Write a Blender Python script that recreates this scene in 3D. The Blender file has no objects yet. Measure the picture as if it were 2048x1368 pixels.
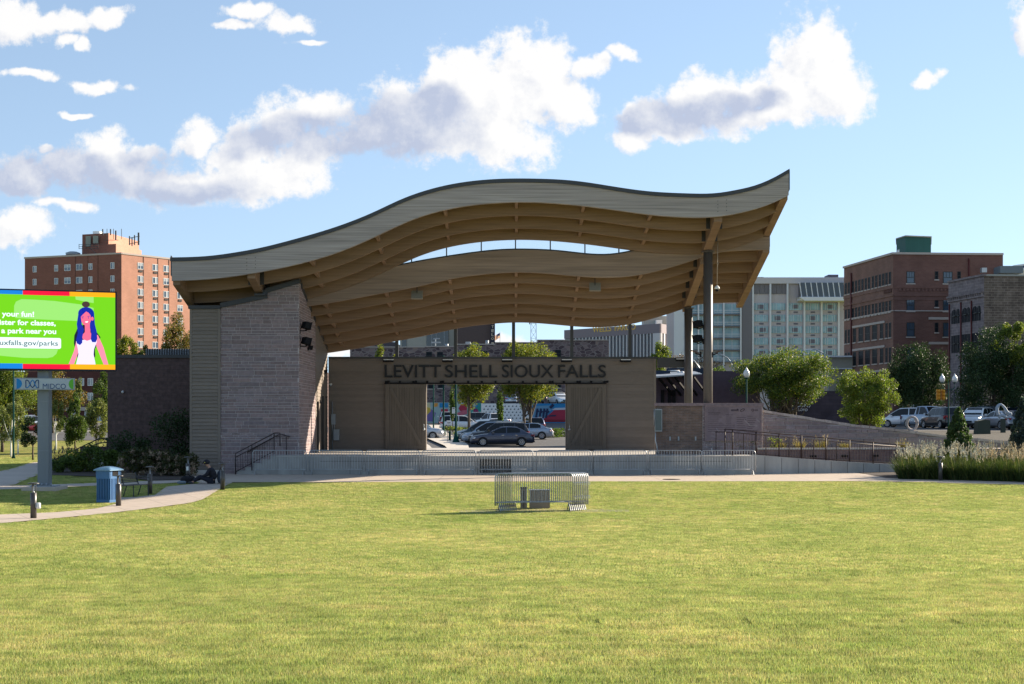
import bpy, bmesh, math, random
import numpy as np
from mathutils import Vector, Matrix
R = math.radians
random.seed(7)
rng = np.random.default_rng(7)
sc = bpy.context.scene
COL = sc.collection

# ------------------------------------------------------------------ camera
F = 2854.0          # focal length in pixels of a 2048 px wide frame
EYE = 2.49          # eye height above the plaza
HY = 838.0          # row of the horizon
cam_d = bpy.data.cameras.new("camera")
cam = bpy.data.objects.new("camera", cam_d)
COL.objects.link(cam)
cam.location = (0, 0, EYE)
cam.rotation_euler = (R(90), 0, 0)
cam_d.sensor_width = 36.0
cam_d.lens = 36.0 * F / 2048.0
cam_d.shift_y = (HY - 684.0) / 2048.0
cam_d.clip_start = 0.1
cam_d.clip_end = 3000
sc.camera = cam

# ------------------------------------------------------------------ sun and sky
SUN_AZ, SUN_EL = 58.0, 22.5        # azimuth clockwise from +Y
SKY_STRENGTH = 0.122
SKY_GAMMA = 0.74
SUN_STRENGTH = 5.0
EXPOSURE = 1.38
sunvec = Vector((math.sin(R(SUN_AZ)) * math.cos(R(SUN_EL)), math.cos(R(SUN_AZ)) * math.cos(R(SUN_EL)), math.sin(R(SUN_EL))))
sd = bpy.data.lights.new("sun", 'SUN')
sd.energy = SUN_STRENGTH
sd.angle = R(0.6)
sd.color = (1.0, 0.86, 0.68)
so = bpy.data.objects.new("sun", sd)
COL.objects.link(so)
so.rotation_euler = sunvec.to_track_quat('Z', 'Y').to_euler()
so.location = (60, 20, 60)
sc.view_settings.view_transform = 'Standard'
sc.view_settings.look = 'None'
sc.view_settings.exposure = EXPOSURE
sc.view_settings.gamma = 1.0

CLOUDS = [  # cx, cy, rx, ry as seen towards +Y, in pixels of the picture's scale: turned into sky directions below
 (950,190,150,95),(1050,180,110,90),(1095,130,60,55),(885,155,75,58),(820,235,120,70),(735,262,90,45),(900,285,120,60),(1010,275,95,68),(1135,200,62,48),(1190,125,40,22),(1235,108,38,12),
 (1632,100,72,78),(1600,120,55,70),(1660,175,88,74),(1560,200,85,52),(1480,195,65,42),(1400,195,75,50),(1320,228,85,34),(1268,258,40,22),(1530,235,110,28),
 (615,225,60,40),(540,262,85,48),(475,285,50,45),(400,270,38,30),(600,315,75,45),(530,360,120,42),(400,350,110,50),(228,300,55,42),(270,345,95,48),(150,350,100,45),(60,368,100,34),(85,305,22,15),(320,300,50,22),
 (15,40,75,38),(120,45,95,22),(215,42,55,18),(50,152,60,13),(205,163,55,12),(500,18,50,18),(560,42,55,22),(595,82,35,8),(470,50,30,9),(155,230,34,8),(168,90,20,18),(130,75,32,12),
 (30,470,75,38),(140,420,65,14),(1860,160,17,20),(2048,50,36,45),(1100,690,150,26),(690,705,60,14),
]

CLOUD_GREY = [(790,268,165,74),(705,252,80,48),(590,268,100,38),(505,272,70,34),(640,292,75,30),(120,365,200,46),(330,322,80,40),(95,330,85,42),(380,368,120,34),(1400,218,125,30),(1310,228,85,22),(1490,208,60,22),(870,215,80,45)]  # self-shadowed parts of the clouds, painted in as grey ellipses

def make_world():
    w = bpy.data.worlds.new("World")
    sc.world = w
    w.use_nodes = True
    nt = w.node_tree
    N, L = nt.nodes, nt.links
    N.clear()
    out = N.new("ShaderNodeOutputWorld")
    bg = N.new("ShaderNodeBackground")
    bg.inputs[1].default_value = SKY_STRENGTH
    sky = N.new("ShaderNodeTexSky")
    sky.sky_type = 'NISHITA'
    sky.sun_disc = False
    sky.sun_elevation = R(SUN_EL)
    sky.sun_rotation = R(SUN_AZ)
    sky.altitude = 450
    sky.air_density = 1.0
    sky.dust_density = 0.0
    sky.ozone_density = 1.6
    # cloud density as a node group over sky directions
    g = bpy.data.node_groups.new("cloud_density", 'ShaderNodeTree')
    g.interface.new_socket("P", in_out='INPUT', socket_type='NodeSocketVector')
    g.interface.new_socket("D", in_out='OUTPUT', socket_type='NodeSocketFloat')
    g.interface.new_socket("S", in_out='OUTPUT', socket_type='NodeSocketFloat')
    gn, gl = g.nodes, g.links
    gi, go = gn.new("NodeGroupInput"), gn.new("NodeGroupOutput")
    def vm(op, a, b=None):
        n = gn.new("ShaderNodeVectorMath"); n.operation = op
        for i, s in enumerate((a, b)):
            if s is None: continue
            if hasattr(s, 'is_output'): gl.new(s, n.inputs[i])
            else: n.inputs[i].default_value = s
        return n
    def m(op, a, b=None, c=None, clamp=False):
        n = gn.new("ShaderNodeMath"); n.operation = op; n.use_clamp = clamp
        for i, s in enumerate((a, b, c)):
            if s is None: continue
            if hasattr(s, 'is_output'): gl.new(s, n.inputs[i])
            else: n.inputs[i].default_value = s
        return n.outputs[0]
    def noise(scale, detail, rough, off):
        a = vm('ADD', gi.outputs[0], off)
        n = gn.new("ShaderNodeTexNoise"); n.noise_dimensions = '2D'
        n.inputs['Scale'].default_value = scale
        n.inputs['Detail'].default_value = detail
        n.inputs['Roughness'].default_value = rough
        gl.new(a.outputs[0], n.inputs['Vector'])
        return n
    nw = noise(9.0, 3, .5, (3.1, 1.7, 0))
    warp = vm('SUBTRACT', nw.outputs['Color'], (.5, .5, .5))
    warp = vm('MULTIPLY', warp.outputs[0], (.050, .034, 0))
    nw2 = noise(38.0, 3, .5, (1.1, 4.7, 0))
    w2 = vm('MULTIPLY', vm('SUBTRACT', nw2.outputs['Color'], (.5, .5, .5)).outputs[0], (.016, .013, 0))
    warp = vm('ADD', warp.outputs[0], w2.outputs[0])
    P = vm('ADD', gi.outputs[0], warp.outputs[0]).outputs[0]
    cur = None
    for cx, cy, rx, ry in CLOUDS:
        a = vm('SUBTRACT', P, ((cx - 1024) / F, (HY - cy) / F, 0))
        b = vm('MULTIPLY', a.outputs[0], (F / (rx * 1.24), F / (ry * 1.24), 0))
        l = vm('LENGTH', b.outputs[0])
        v = m('SUBTRACT', 1.0, l.outputs['Value'])
        cur = v if cur is None else m('SMOOTH_MAX', cur, v, .12)
    gcur = None
    for cx, cy, rx, ry in CLOUD_GREY:
        a = vm('SUBTRACT', P, ((cx - 1024) / F, (HY - cy) / F, 0))
        b = vm('MULTIPLY', a.outputs[0], (F / rx, F / ry, 0))
        v = m('SUBTRACT', 1.0, vm('LENGTH', b.outputs[0]).outputs['Value'])
        gcur = v if gcur is None else m('SMOOTH_MAX', gcur, v, .3)
    n1 = noise(24, 10, .63, (0, 0, 0))
    n2 = noise(95, 6, .65, (5, 2, 0))
    d = m('MULTIPLY_ADD', m('SUBTRACT', n1.outputs[0], .5), 1.55, cur)
    d = m('MULTIPLY_ADD', m('SUBTRACT', n2.outputs[0], .5), .8, d)
    gl.new(d, go.inputs[0]); gl.new(m('MULTIPLY_ADD', m('SUBTRACT', n1.outputs[0], .5), 1.1, gcur), go.inputs[1])
    # world tree
    tc = N.new("ShaderNodeTexCoord")
    sep = N.new("ShaderNodeSeparateXYZ"); L.new(tc.outputs['Generated'], sep.inputs[0])
    def wm(op, a, b=None, c=None, clamp=False):
        n = N.new("ShaderNodeMath"); n.operation = op; n.use_clamp = clamp
        for i, s in enumerate((a, b, c)):
            if s is None: continue
            if hasattr(s, 'is_output'): L.new(s, n.inputs[i])
            else: n.inputs[i].default_value = s
        return n.outputs[0]
    ys = wm('MAXIMUM', sep.outputs[1], .02)
    u = wm('DIVIDE', sep.outputs[0], ys)
    v = wm('DIVIDE', sep.outputs[2], ys)
    cb = N.new("ShaderNodeCombineXYZ"); L.new(u, cb.inputs[0]); L.new(v, cb.inputs[1])
    def dens(off):
        a = N.new("ShaderNodeVectorMath"); a.operation = 'ADD'
        L.new(cb.outputs[0], a.inputs[0]); a.inputs[1].default_value = off
        q = N.new("ShaderNodeGroup"); q.node_tree = g
        L.new(a.outputs[0], q.inputs[0])
        return q.outputs
    q0 = dens((0, 0, 0)); q1 = dens((.010, .008, 0))
    d0, d1 = q0[0], q1[0]
    mr = N.new("ShaderNodeMapRange"); mr.interpolation_type = 'SMOOTHSTEP'
    L.new(d0, mr.inputs[0]); mr.inputs[1].default_value = -.04; mr.inputs[2].default_value = .44
    front = wm('GREATER_THAN', sep.outputs[1], .03)
    alpha = wm('MULTIPLY', wm('MULTIPLY', mr.outputs[0], front), .97)
    gm = N.new("ShaderNodeMapRange"); gm.interpolation_type = 'SMOOTHSTEP'; L.new(q0[1], gm.inputs[0])
    gm.inputs[1].default_value = -.35; gm.inputs[2].default_value = .40; gm.inputs[3].default_value = .98; gm.inputs[4].default_value = .12
    lit = wm('MULTIPLY_ADD', wm('SUBTRACT', d0, d1), .55, gm.outputs[0], True)
    mixc = N.new("ShaderNodeMix"); mixc.data_type = 'RGBA'
    L.new(lit, mixc.inputs[0])
    k = 1.0 / SKY_STRENGTH / (2 ** EXPOSURE)
    mixc.inputs[6].default_value = (.53 * k, .59 * k, .75 * k, 1)
    mixc.inputs[7].default_value = (1.02 * k, 1.01 * k, 1.0 * k, 1)
    # sky texture sampled a little above the view direction, flattened by gamma
    hs = N.new("ShaderNodeHueSaturation")
    hs.inputs['Saturation'].default_value = 1.0
    sv = N.new('ShaderNodeVectorMath'); sv.operation = 'ADD'; L.new(tc.outputs['Generated'], sv.inputs[0]); sv.inputs[1].default_value = (0, 0, .12)
    nv = N.new('ShaderNodeVectorMath'); nv.operation = 'NORMALIZE'; L.new(sv.outputs[0], nv.inputs[0]); L.new(nv.outputs[0], sky.inputs['Vector'])
    hs.inputs['Value'].default_value = 1.0
    gmn = N.new("ShaderNodeGamma"); gmn.inputs[1].default_value = SKY_GAMMA; L.new(sky.outputs[0], gmn.inputs[0])
    L.new(gmn.outputs[0], hs.inputs['Color'])
    mx = N.new("ShaderNodeMix"); mx.data_type = 'RGBA'
    L.new(alpha, mx.inputs[0]); L.new(hs.outputs[0], mx.inputs[6]); L.new(mixc.outputs[2], mx.inputs[7])
    L.new(mx.outputs[2], bg.inputs[0])
    L.new(bg.outputs[0], out.inputs[0])
make_world()

# ------------------------------------------------------------------ object helpers
def tag(o, label=None, cat=None, group=None, kind=None):
    if label: o['label'] = label
    if cat: o['category'] = cat
    if group: o['group'] = group
    if kind: o['kind'] = kind
    return o
def empty(name, loc, label=None, cat=None, group=None, rz=0.0):
    o = bpy.data.objects.new(name, None)
    o.empty_display_size = .3
    COL.objects.link(o)
    o.location = loc
    o.rotation_euler = (0, 0, rz)
    return tag(o, label, cat, group)
def children(o):
    return [c for c in COL.objects if c.parent == o]
def copy_tree(o, parent=None):
    c = o.copy(); COL.objects.link(c); c.parent = parent
    for ch in children(o):
        copy_tree(ch, c)
    return c
def at(px, py, Y):
    return Vector(((px - 1024) / F * Y, Y, EYE + (HY - py) / F * Y))
def X(px, Y): return (px - 1024) / F * Y
def Z(py, Y): return EYE + (HY - py) / F * Y

class MB:
    def __init__(s):
        s.v = []; s.f = []; s.m = []; s.c = []; s.mi = 0; s.col = (1, 1, 1); s.smooth = []; s.sm = False
        s.M = None
    def face(s, pts, col=None):
        b = len(s.v)
        if s.M is not None: pts = [s.M @ Vector(p) for p in pts]
        s.v.extend([tuple(p) for p in pts]); s.f.append(tuple(range(b, b + len(pts))))
        s.m.append(s.mi); s.c.append(col or s.col); s.smooth.append(s.sm)
    def mesh(s, vs, fs, col=None):
        b = len(s.v)
        if s.M is not None: vs = [s.M @ Vector(p) for p in vs]
        s.v.extend([tuple(p) for p in vs])
        for f in fs:
            s.f.append(tuple(b + i for i in f)); s.m.append(s.mi); s.c.append(col or s.col); s.smooth.append(s.sm)
    def box(s, x0, x1, y0, y1, z0, z1, col=None):
        vs = [(x0,y0,z0),(x1,y0,z0),(x1,y1,z0),(x0,y1,z0),(x0,y0,z1),(x1,y0,z1),(x1,y1,z1),(x0,y1,z1)]
        s.mesh(vs, [(0,3,2,1),(4,5,6,7),(0,1,5,4),(1,2,6,5),(2,3,7,6),(3,0,4,7)], col)
    def bar(s, p0, p1, w, h, col=None, up=(0,0,1)):
        p0, p1 = Vector(p0), Vector(p1)
        d = (p1 - p0); L = d.length
        if L < 1e-6: return
        d /= L
        up = Vector(up)
        if abs(d.dot(up)) > .98: up = Vector((0,1,0))
        sx = d.cross(up).normalized(); sy = sx.cross(d).normalized()
        vs = []
        for p in (p0, p1):
            for a, b in ((-1,-1),(1,-1),(1,1),(-1,1)):
                vs.append(p + sx * a * w / 2 + sy * b * h / 2)
        s.mesh(vs, [(0,1,2,3),(7,6,5,4),(0,4,5,1),(1,5,6,2),(2,6,7,3),(3,7,4,0)], col)
    def tube(s, pts, r, n=6, col=None, cap=True):
        pts = [Vector(p) for p in pts]
        rs = r if isinstance(r, (list, tuple)) else [r] * len(pts)
        vs = []; fs = []
        prev = None
        for i, p in enumerate(pts):
            if i == 0: d = pts[1] - pts[0]
            elif i == len(pts) - 1: d = pts[-1] - pts[-2]
            else: d = (pts[i + 1] - pts[i]).normalized() + (pts[i] - pts[i - 1]).normalized()
            if d.length < 1e-9: d = Vector((0,0,1))
            d.normalize()
            if prev is None:
                a = Vector((0,0,1)) if abs(d.z) < .9 else Vector((1,0,0))
                u = d.cross(a).normalized()
            else:
                u = (prev - d * prev.dot(d)).normalized()
            prev = u; w = d.cross(u)
            for k in range(n):
                t = 2 * math.pi * k / n
                vs.append(p + (u * math.cos(t) + w * math.sin(t)) * rs[i])
        for i in range(len(pts) - 1):
            for k in range(n):
                a = i * n + k; b = i * n + (k + 1) % n
                fs.append((a, b, b + n, a + n))
        if cap:
            fs.append(tuple(reversed(range(n)))); fs.append(tuple(range(len(vs) - n, len(vs))))
        o = s.sm; s.sm = n > 5; s.mesh(vs, fs, col); s.sm = o
    def lathe(s, c, prof, n=16, col=None, smooth=True):
        c = Vector(c); vs = []; fs = []
        for r, z in prof:
            for k in range(n):
                t = 2 * math.pi * k / n
                vs.append((c.x + r * math.cos(t), c.y + r * math.sin(t), c.z + z))
        for i in range(len(prof) - 1):
            for k in range(n):
                a = i * n + k; b = i * n + (k + 1) % n
                fs.append((a, b, b + n, a + n))
        fs.append(tuple(reversed(range(n)))); fs.append(tuple(range(len(vs) - n, len(vs))))
        o = s.sm; s.sm = smooth; s.mesh(vs, fs, col); s.sm = o
    def sphere(s, c, r, n=10, m=7, sc3=(1,1,1), col=None):
        prof = []
        c = Vector(c); vs = []; fs = []
        for i in range(m + 1):
            a = math.pi * i / m - math.pi / 2
            for k in range(n):
                t = 2 * math.pi * k / n
                vs.append((c.x + r*sc3[0]*math.cos(a)*math.cos(t), c.y + r*sc3[1]*math.cos(a)*math.sin(t), c.z + r*sc3[2]*math.sin(a)))
        for i in range(m):
            for k in range(n):
                a = i * n + k; b = i * n + (k + 1) % n
                fs.append((a, b, b + n, a + n))
        o = s.sm; s.sm = True; s.mesh(vs, fs, col); s.sm = o
    def prism(s, poly, axis, a0, a1, col=None):
        """poly: list of 2-D points; axis 'y' -> (x,z) extruded in y; 'x' -> (y,z) in x; 'z' -> (x,y) in z"""
        def P(p, a):
            return {'y': (p[0], a, p[1]), 'x': (a, p[0], p[1]), 'z': (p[0], p[1], a)}[axis]
        n = len(poly)
        vs = [P(p, a0) for p in poly] + [P(p, a1) for p in poly]
        fs = [tuple(range(n)), tuple(reversed(range(n, 2 * n)))]
        for i in range(n):
            j = (i + 1) % n
            fs.append((i, i + n, j + n, j))
        s.mesh(vs, fs, col)
    def build(s, name, mats, parent=None, loc=None):
        me = bpy.data.meshes.new(name)
        me.from_pydata(s.v, [], s.f)
        if not isinstance(mats, (list, tuple)): mats = [mats]
        for m in mats: me.materials.append(m)
        me.polygons.foreach_set('material_index', s.m)
        me.polygons.foreach_set('use_smooth', s.smooth)
        ca = me.color_attributes.new('Col', 'FLOAT_COLOR', 'CORNER')
        tot = np.array([len(f) for f in s.f])
        cc = np.ones((len(s.f), 4), dtype=np.float32); cc[:, :3] = np.array(s.c, dtype=np.float32)
        ca.data.foreach_set('color', np.repeat(cc, tot, axis=0).ravel())
        me.update()
        bm = bmesh.new(); bm.from_mesh(me); bmesh.ops.recalc_face_normals(bm, faces=bm.faces); bm.to_mesh(me); bm.free()
        o = bpy.data.objects.new(name, me)
        COL.objects.link(o)
        if parent is not None:
            o.parent = parent
            if loc is None:   # vertices given in world space: undo the parent's placement
                o.matrix_parent_inverse = Matrix.Identity(4)
        if loc is not None: o.location = loc
        return o

def localize(mb, root_loc, rz=0.0):
    """turn world-space vertices of a builder into the frame of a root"""
    Mi = (Matrix.Translation(Vector(root_loc)) @ Matrix.Rotation(rz, 4, 'Z')).inverted()
    mb.v = [tuple(Mi @ Vector(p)) for p in mb.v]
    return mb
def part(mb, name, mats, root):
    localize(mb, root.location, root.rotation_euler.z)
    return mb.build(name, mats, root)
def sub(mb, name, mats, root, parent):
    localize(mb, root.location, root.rotation_euler.z)
    return mb.build(name, mats, parent)

def text_geo(s, size, depth=.02, offset=0.0, align='LEFT', spacing=1.0):
    cu = bpy.data.curves.new('t', 'FONT')
    cu.body = s; cu.size = size; cu.extrude = depth / 2; cu.offset = offset
    cu.align_x = align; cu.space_character = spacing; cu.resolution_u = 4
    o = bpy.data.objects.new('t', cu); COL.objects.link(o)
    dg = bpy.context.evaluated_depsgraph_get()
    me = bpy.data.meshes.new_from_object(o.evaluated_get(dg))
    vs = [v.co.copy() for v in me.vertices]; fs = [tuple(p.vertices) for p in me.polygons]
    bpy.data.objects.remove(o); bpy.data.curves.remove(cu); bpy.data.meshes.remove(me)
    return vs, fs
def add_text(mb, s, M, width=None, height=None, depth=.02, offset=0.0, align='LEFT', spacing=1.0, col=None):
    """letters in the plane spanned by M's x (right) and z (up); M's -y faces the reader. Scaled to the given width / cap height"""
    vs, fs = text_geo(s, 1.0, depth, offset, align, spacing)
    xs = [v.x for v in vs]; y1 = max(v.y for v in vs); 
    H = height / .72 if height else 1.0
    W = (width / (max(xs) - min(xs))) if width else H
    x0 = min(xs) if align == 'LEFT' else (max(xs) if align == 'RIGHT' else (min(xs) + max(xs)) / 2)
    out = [M @ Vector(((v.x - x0) * W, -v.z, v.y * H)) for v in vs]
    mb.mesh(out, fs, col)

# ------------------------------------------------------------------ materials
MATS = {}
def lin(c):
    return tuple(((x / 255.0) / 12.92 if x / 255.0 <= .04045 else ((x / 255.0 + .055) / 1.055) ** 2.4) for x in c)
def mat(name, col, rough=.7, metal=0.0, spec=.3, var=0.0, vscale=3.0, bump=0.0, bscale=20.0, attr=True, trans=0.0,
        emit=None, estr=1.0, var2=0.0, v2scale=.3, stretch=(1, 1, 1), alpha=None, coat=0.0, detail=5.0, col2=None):
    if name in MATS: return MATS[name]
    m = bpy.data.materials.new(name); MATS[name] = m
    m.use_nodes = True
    nt = m.node_tree; N, L = nt.nodes, nt.links
    p = N['Principled BSDF']; out = N['Material Output']
    p.inputs['Roughness'].default_value = rough
    p.inputs['Metallic'].default_value = metal
    p.inputs['Specular IOR Level'].default_value = spec
    if coat: p.inputs['Coat Weight'].default_value = coat
    c = N.new('ShaderNodeRGB'); c.outputs[0].default_value = (*col, 1)
    cur = c.outputs[0]
    geo = N.new('ShaderNodeNewGeometry')
    mp = N.new('ShaderNodeMapping'); mp.inputs['Scale'].default_value = stretch
    L.new(geo.outputs['Position'], mp.inputs['Vector'])
    pos = mp.outputs[0]
    if col2 is not None:
        n = N.new('ShaderNodeTexNoise'); n.inputs['Scale'].default_value = v2scale; n.inputs['Detail'].default_value = 6
        L.new(pos, n.inputs['Vector'])
        r = N.new('ShaderNodeMapRange'); r.inputs[1].default_value = .38; r.inputs[2].default_value = .62
        L.new(n.outputs[0], r.inputs[0])
        mx = N.new('ShaderNodeMix'); mx.data_type = 'RGBA'
        L.new(r.outputs[0], mx.inputs[0]); L.new(cur, mx.inputs[6]); mx.inputs[7].default_value = (*col2, 1)
        cur = mx.outputs[2]
    for amt, scl in ((var, vscale), (var2, v2scale)):
        if amt:
            n = N.new('ShaderNodeTexNoise'); n.inputs['Scale'].default_value = scl; n.inputs['Detail'].default_value = detail
            L.new(pos, n.inputs['Vector'])
            r = N.new('ShaderNodeMapRange'); r.inputs[1].default_value = .3; r.inputs[2].default_value = .7
            r.inputs[3].default_value = 1 - amt; r.inputs[4].default_value = 1 + amt
            L.new(n.outputs[0], r.inputs[0])
            mx = N.new('ShaderNodeVectorMath'); mx.operation = 'SCALE'
            L.new(cur, mx.inputs[0]); L.new(r.outputs[0], mx.inputs['Scale'])
            cur = mx.outputs[0]
    if attr:
        a = N.new('ShaderNodeVertexColor'); a.layer_name = 'Col'
        mx = N.new('ShaderNodeVectorMath'); mx.operation = 'MULTIPLY'
        L.new(cur, mx.inputs[0]); L.new(a.outputs[0], mx.inputs[1]); cur = mx.outputs[0]
    L.new(cur, p.inputs['Base Color'])
    if bump:
        n = N.new('ShaderNodeTexNoise'); n.inputs['Scale'].default_value = bscale; n.inputs['Detail'].default_value = 4
        L.new(pos, n.inputs['Vector'])
        b = N.new('ShaderNodeBump'); b.inputs['Strength'].default_value = bump; b.inputs['Distance'].default_value = .02
        L.new(n.outputs[0], b.inputs['Height']); L.new(b.outputs[0], p.inputs['Normal'])
    if emit is not None:
        p.inputs['Emission Color'].default_value = (*emit, 1); p.inputs['Emission Strength'].default_value = estr
    if trans:
        t = N.new('ShaderNodeBsdfTranslucent'); mx = N.new('ShaderNodeMixShader')
        mx.inputs[0].default_value = trans
        sc_ = N.new('ShaderNodeVectorMath'); sc_.operation = 'MULTIPLY'; L.new(cur, sc_.inputs[0]); sc_.inputs[1].default_value = (1.5, 1.5, .8)
        L.new(sc_.outputs[0], t.inputs['Color'])
        L.new(p.outputs[0], mx.inputs[1]); L.new(t.outputs[0], mx.inputs[2]); L.new(mx.outputs[0], out.inputs[0])
    if alpha is not None:
        t = N.new('ShaderNodeBsdfTransparent'); mx = N.new('ShaderNodeMixShader')
        mx.inputs[0].default_value = alpha
        L.new(t.outputs[0], mx.inputs[1]); L.new(p.outputs[0], mx.inputs[2]); L.new(mx.outputs[0], out.inputs[0])
    return m

def brick_mat(name, c1, c2, mortar, dirx, dirz=(0, 0, 1), bw=.3, bh=.1, ms=.01, var=.12, vscale=1.5, rough=.85, offset=.5, freq=2, bias=0.0):
    """brick or block courses laid on a wall that runs along dirx (world direction)"""
    m = bpy.data.materials.new(name); MATS[name] = m
    m.use_nodes = True
    nt = m.node_tree; N, L = nt.nodes, nt.links
    p = N['Principled BSDF']; p.inputs['Roughness'].default_value = rough; p.inputs['Specular IOR Level'].default_value = .25
    geo = N.new('ShaderNodeNewGeometry')
    def dot(v):
        d = N.new('ShaderNodeVectorMath'); d.operation = 'DOT_PRODUCT'; L.new(geo.outputs['Position'], d.inputs[0]); d.inputs[1].default_value = v
        return d.outputs['Value']
    cb = N.new('ShaderNodeCombineXYZ'); L.new(dot(dirx), cb.inputs[0]); L.new(dot(dirz), cb.inputs[1])
    b = N.new('ShaderNodeTexBrick'); L.new(cb.outputs[0], b.inputs['Vector'])
    b.inputs['Color1'].default_value = (*c1, 1); b.inputs['Color2'].default_value = (*c2, 1); b.inputs['Mortar'].default_value = (*mortar, 1)
    b.inputs['Scale'].default_value = 1.0; b.inputs['Mortar Size'].default_value = ms
    b.inputs['Brick Width'].default_value = bw; b.inputs['Row Height'].default_value = bh; b.inputs['Bias'].default_value = bias
    b.offset = offset; b.offset_frequency = freq
    n = N.new('ShaderNodeTexNoise'); n.inputs['Scale'].default_value = vscale; n.inputs['Detail'].default_value = 6
    L.new(geo.outputs['Position'], n.inputs['Vector'])
    r = N.new('ShaderNodeMapRange'); r.inputs[1].default_value = .3; r.inputs[2].default_value = .7
    r.inputs[3].default_value = 1 - var; r.inputs[4].default_value = 1 + var; L.new(n.outputs[0], r.inputs[0])
    mx = N.new('ShaderNodeVectorMath'); mx.operation = 'SCALE'; L.new(b.outputs[0], mx.inputs[0]); L.new(r.outputs[0], mx.inputs['Scale'])
    L.new(mx.outputs[0], p.inputs['Base Color'])
    bp = N.new('ShaderNodeBump'); bp.inputs['Strength'].default_value = .4; bp.inputs['Distance'].default_value = .01; bp.invert = True
    L.new(b.outputs['Fac'], bp.inputs['Height']); L.new(bp.outputs[0], p.inputs['Normal'])
    return m

M_conc = mat('concrete', (.42, .40, .37), .85, var=.10, vscale=2.0, bump=.15, bscale=30, var2=.12, v2scale=.35)
M_conc_stage = mat('stage_concrete', (.33, .33, .315), .85, var=.12, vscale=1.2, bump=.2, bscale=25, stretch=(1, 1, .35), var2=.1, v2scale=3)
M_path = mat('path_concrete', (.46, .39, .325), .9, var=.06, vscale=5.0, bump=.1, bscale=40, var2=.08, v2scale=.3)
M_asph = mat('asphalt', (.09, .088, .088), .9, var=.12, vscale=4, bump=.1, bscale=60, var2=.2, v2scale=.1)
M_siding = mat('siding_taupe', (.200, .166, .138), .65, var=.06, vscale=3, stretch=(1, 1, 4))
M_sidetrim = mat('siding_trim', (.205, .172, .144), .6)
M_door = mat('door_wood_taupe', (.140, .118, .096), .7, var=.12, vscale=2, stretch=(6, 6, .5))
M_black = mat('black_metal', (.012, .012, .014), .7, spec=.12)
M_dark = mat('dark_bronze_metal', (.035, .032, .032), .45, spec=.5)
M_flash = mat('roof_flashing', (.045, .047, .052), .5, spec=.4)
M_column = mat('column_bronze', (.10, .084, .074), .42, spec=.5, var=.05, vscale=4)
M_glulam = mat('glulam_wood', (.26, .17, .11), .75, var=.14, vscale=1.3, stretch=(.35, 1, 9), detail=6, var2=.10, v2scale=.25)
M_glulam_w = mat('weathered_glulam', (.335, .29, .262), .85, var=.27, vscale=1.6, stretch=(.22, 1, 12), detail=7, var2=.10, v2scale=.3)
M_glulam_l = mat('faded_glulam', (.29, .215, .165), .8, var=.18, vscale=1.4, stretch=(.3, 1, 9), detail=6, var2=.14, v2scale=.3)
M_deck = mat('roof_deck_wood', (.11, .075, .05), .8, var=.12, vscale=2, stretch=(.5, 4, 1))
M_ash = mat('quartzite_blocks', (.24, .186, .19), .9, var=.16, vscale=7, bump=.5, bscale=14)
M_mortar = mat('pale_mortar', (.44, .40, .39), .95)
M_rail = mat('rail_dark', (.028, .016, .016), .5, spec=.5)
M_railr = mat('rail_rust_brown', (.038, .020, .018), .6)
M_galv = mat('galvanised_steel', (.38, .40, .42), .42, metal=.55, spec=.5, var=.12, vscale=8)
M_galv2 = mat('dull_galvanised_steel', (.28, .31, .34), .5, metal=.4, spec=.5, var=.1, vscale=3)
M_glass = mat('dark_glass', (.02, .026, .032), .08, spec=.8)
M_white = mat('white_paint', (.72, .72, .70), .5, var=.04, vscale=4)
M_brown = brick_mat('brown_block', (.115, .075, .072), (.092, .062, .06), (.075, .055, .056), (1, 0, 0), bw=.4, bh=.2, ms=.008, var=.25, vscale=5)
M_brickw = brick_mat('brown_brick_wall', (.20, .125, .095), (.13, .09, .075), (.19, .165, .15), (1, 0, 0), bw=.28, bh=.075, ms=.008, var=.2, vscale=3)
M_bark = mat('bark', (.11, .085, .065), .9, var=.25, vscale=9, bump=.4, bscale=20)
M_leaf = mat('leaves', (1, 1, 1), .55, spec=.35, trans=.42)
M_leafd = mat('dark_leaves', (1, 1, 1), .6, spec=.25, trans=.2)
M_green = mat('green_enamel', (.006, .05, .042), .8, spec=.12)
M_globe = mat('frosted_globe', (.62, .62, .62), .3, spec=.5)
# ------------------------------------------------------------------ the ground
_ky = np.array([-60, 0, 8, 10, 14, 20, 30, 38, 43, 48, 52, 56, 62, 72, 78, 107, 171, 200, 215, 1500.])
_kz = np.array([2.0, 1.0, .70, .62, .47, .20, -.08, -.22, -.25, -.18, -.08, 0, 0, .0, .1, .43, 1.1, 2.0, 2.1, 2.1])
_fy = np.arange(-60, 260, .5); _fz = np.interp(_fy, _ky, _kz)
_kern = np.ones(9) / 9
_fz = np.concatenate([_fz[:4], np.convolve(_fz, _kern, 'valid'), _fz[-4:]])
def sstep(a, b, t):
    t = min(1, max(0, (t - a) / (b - a))); return t * t * (3 - 2 * t)
def G(x, y):
    z = float(np.interp(y, _fy, _fz)) if y < 255 else 2.1
    if y > 66 and x > 11:      # the bank on the right
        z += 1.15 * sstep(70, 82, y) * sstep(11, 22, x) * (1 - sstep(115, 190, y))
    if y > 66 and x < -16: z += 0.10 * sstep(70, 90, y)
    if y < 56: z += .05 * math.sin(x * .21 + 1) * math.sin(y * .16) * (1 if y > 14 else .3)
    return z
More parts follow.
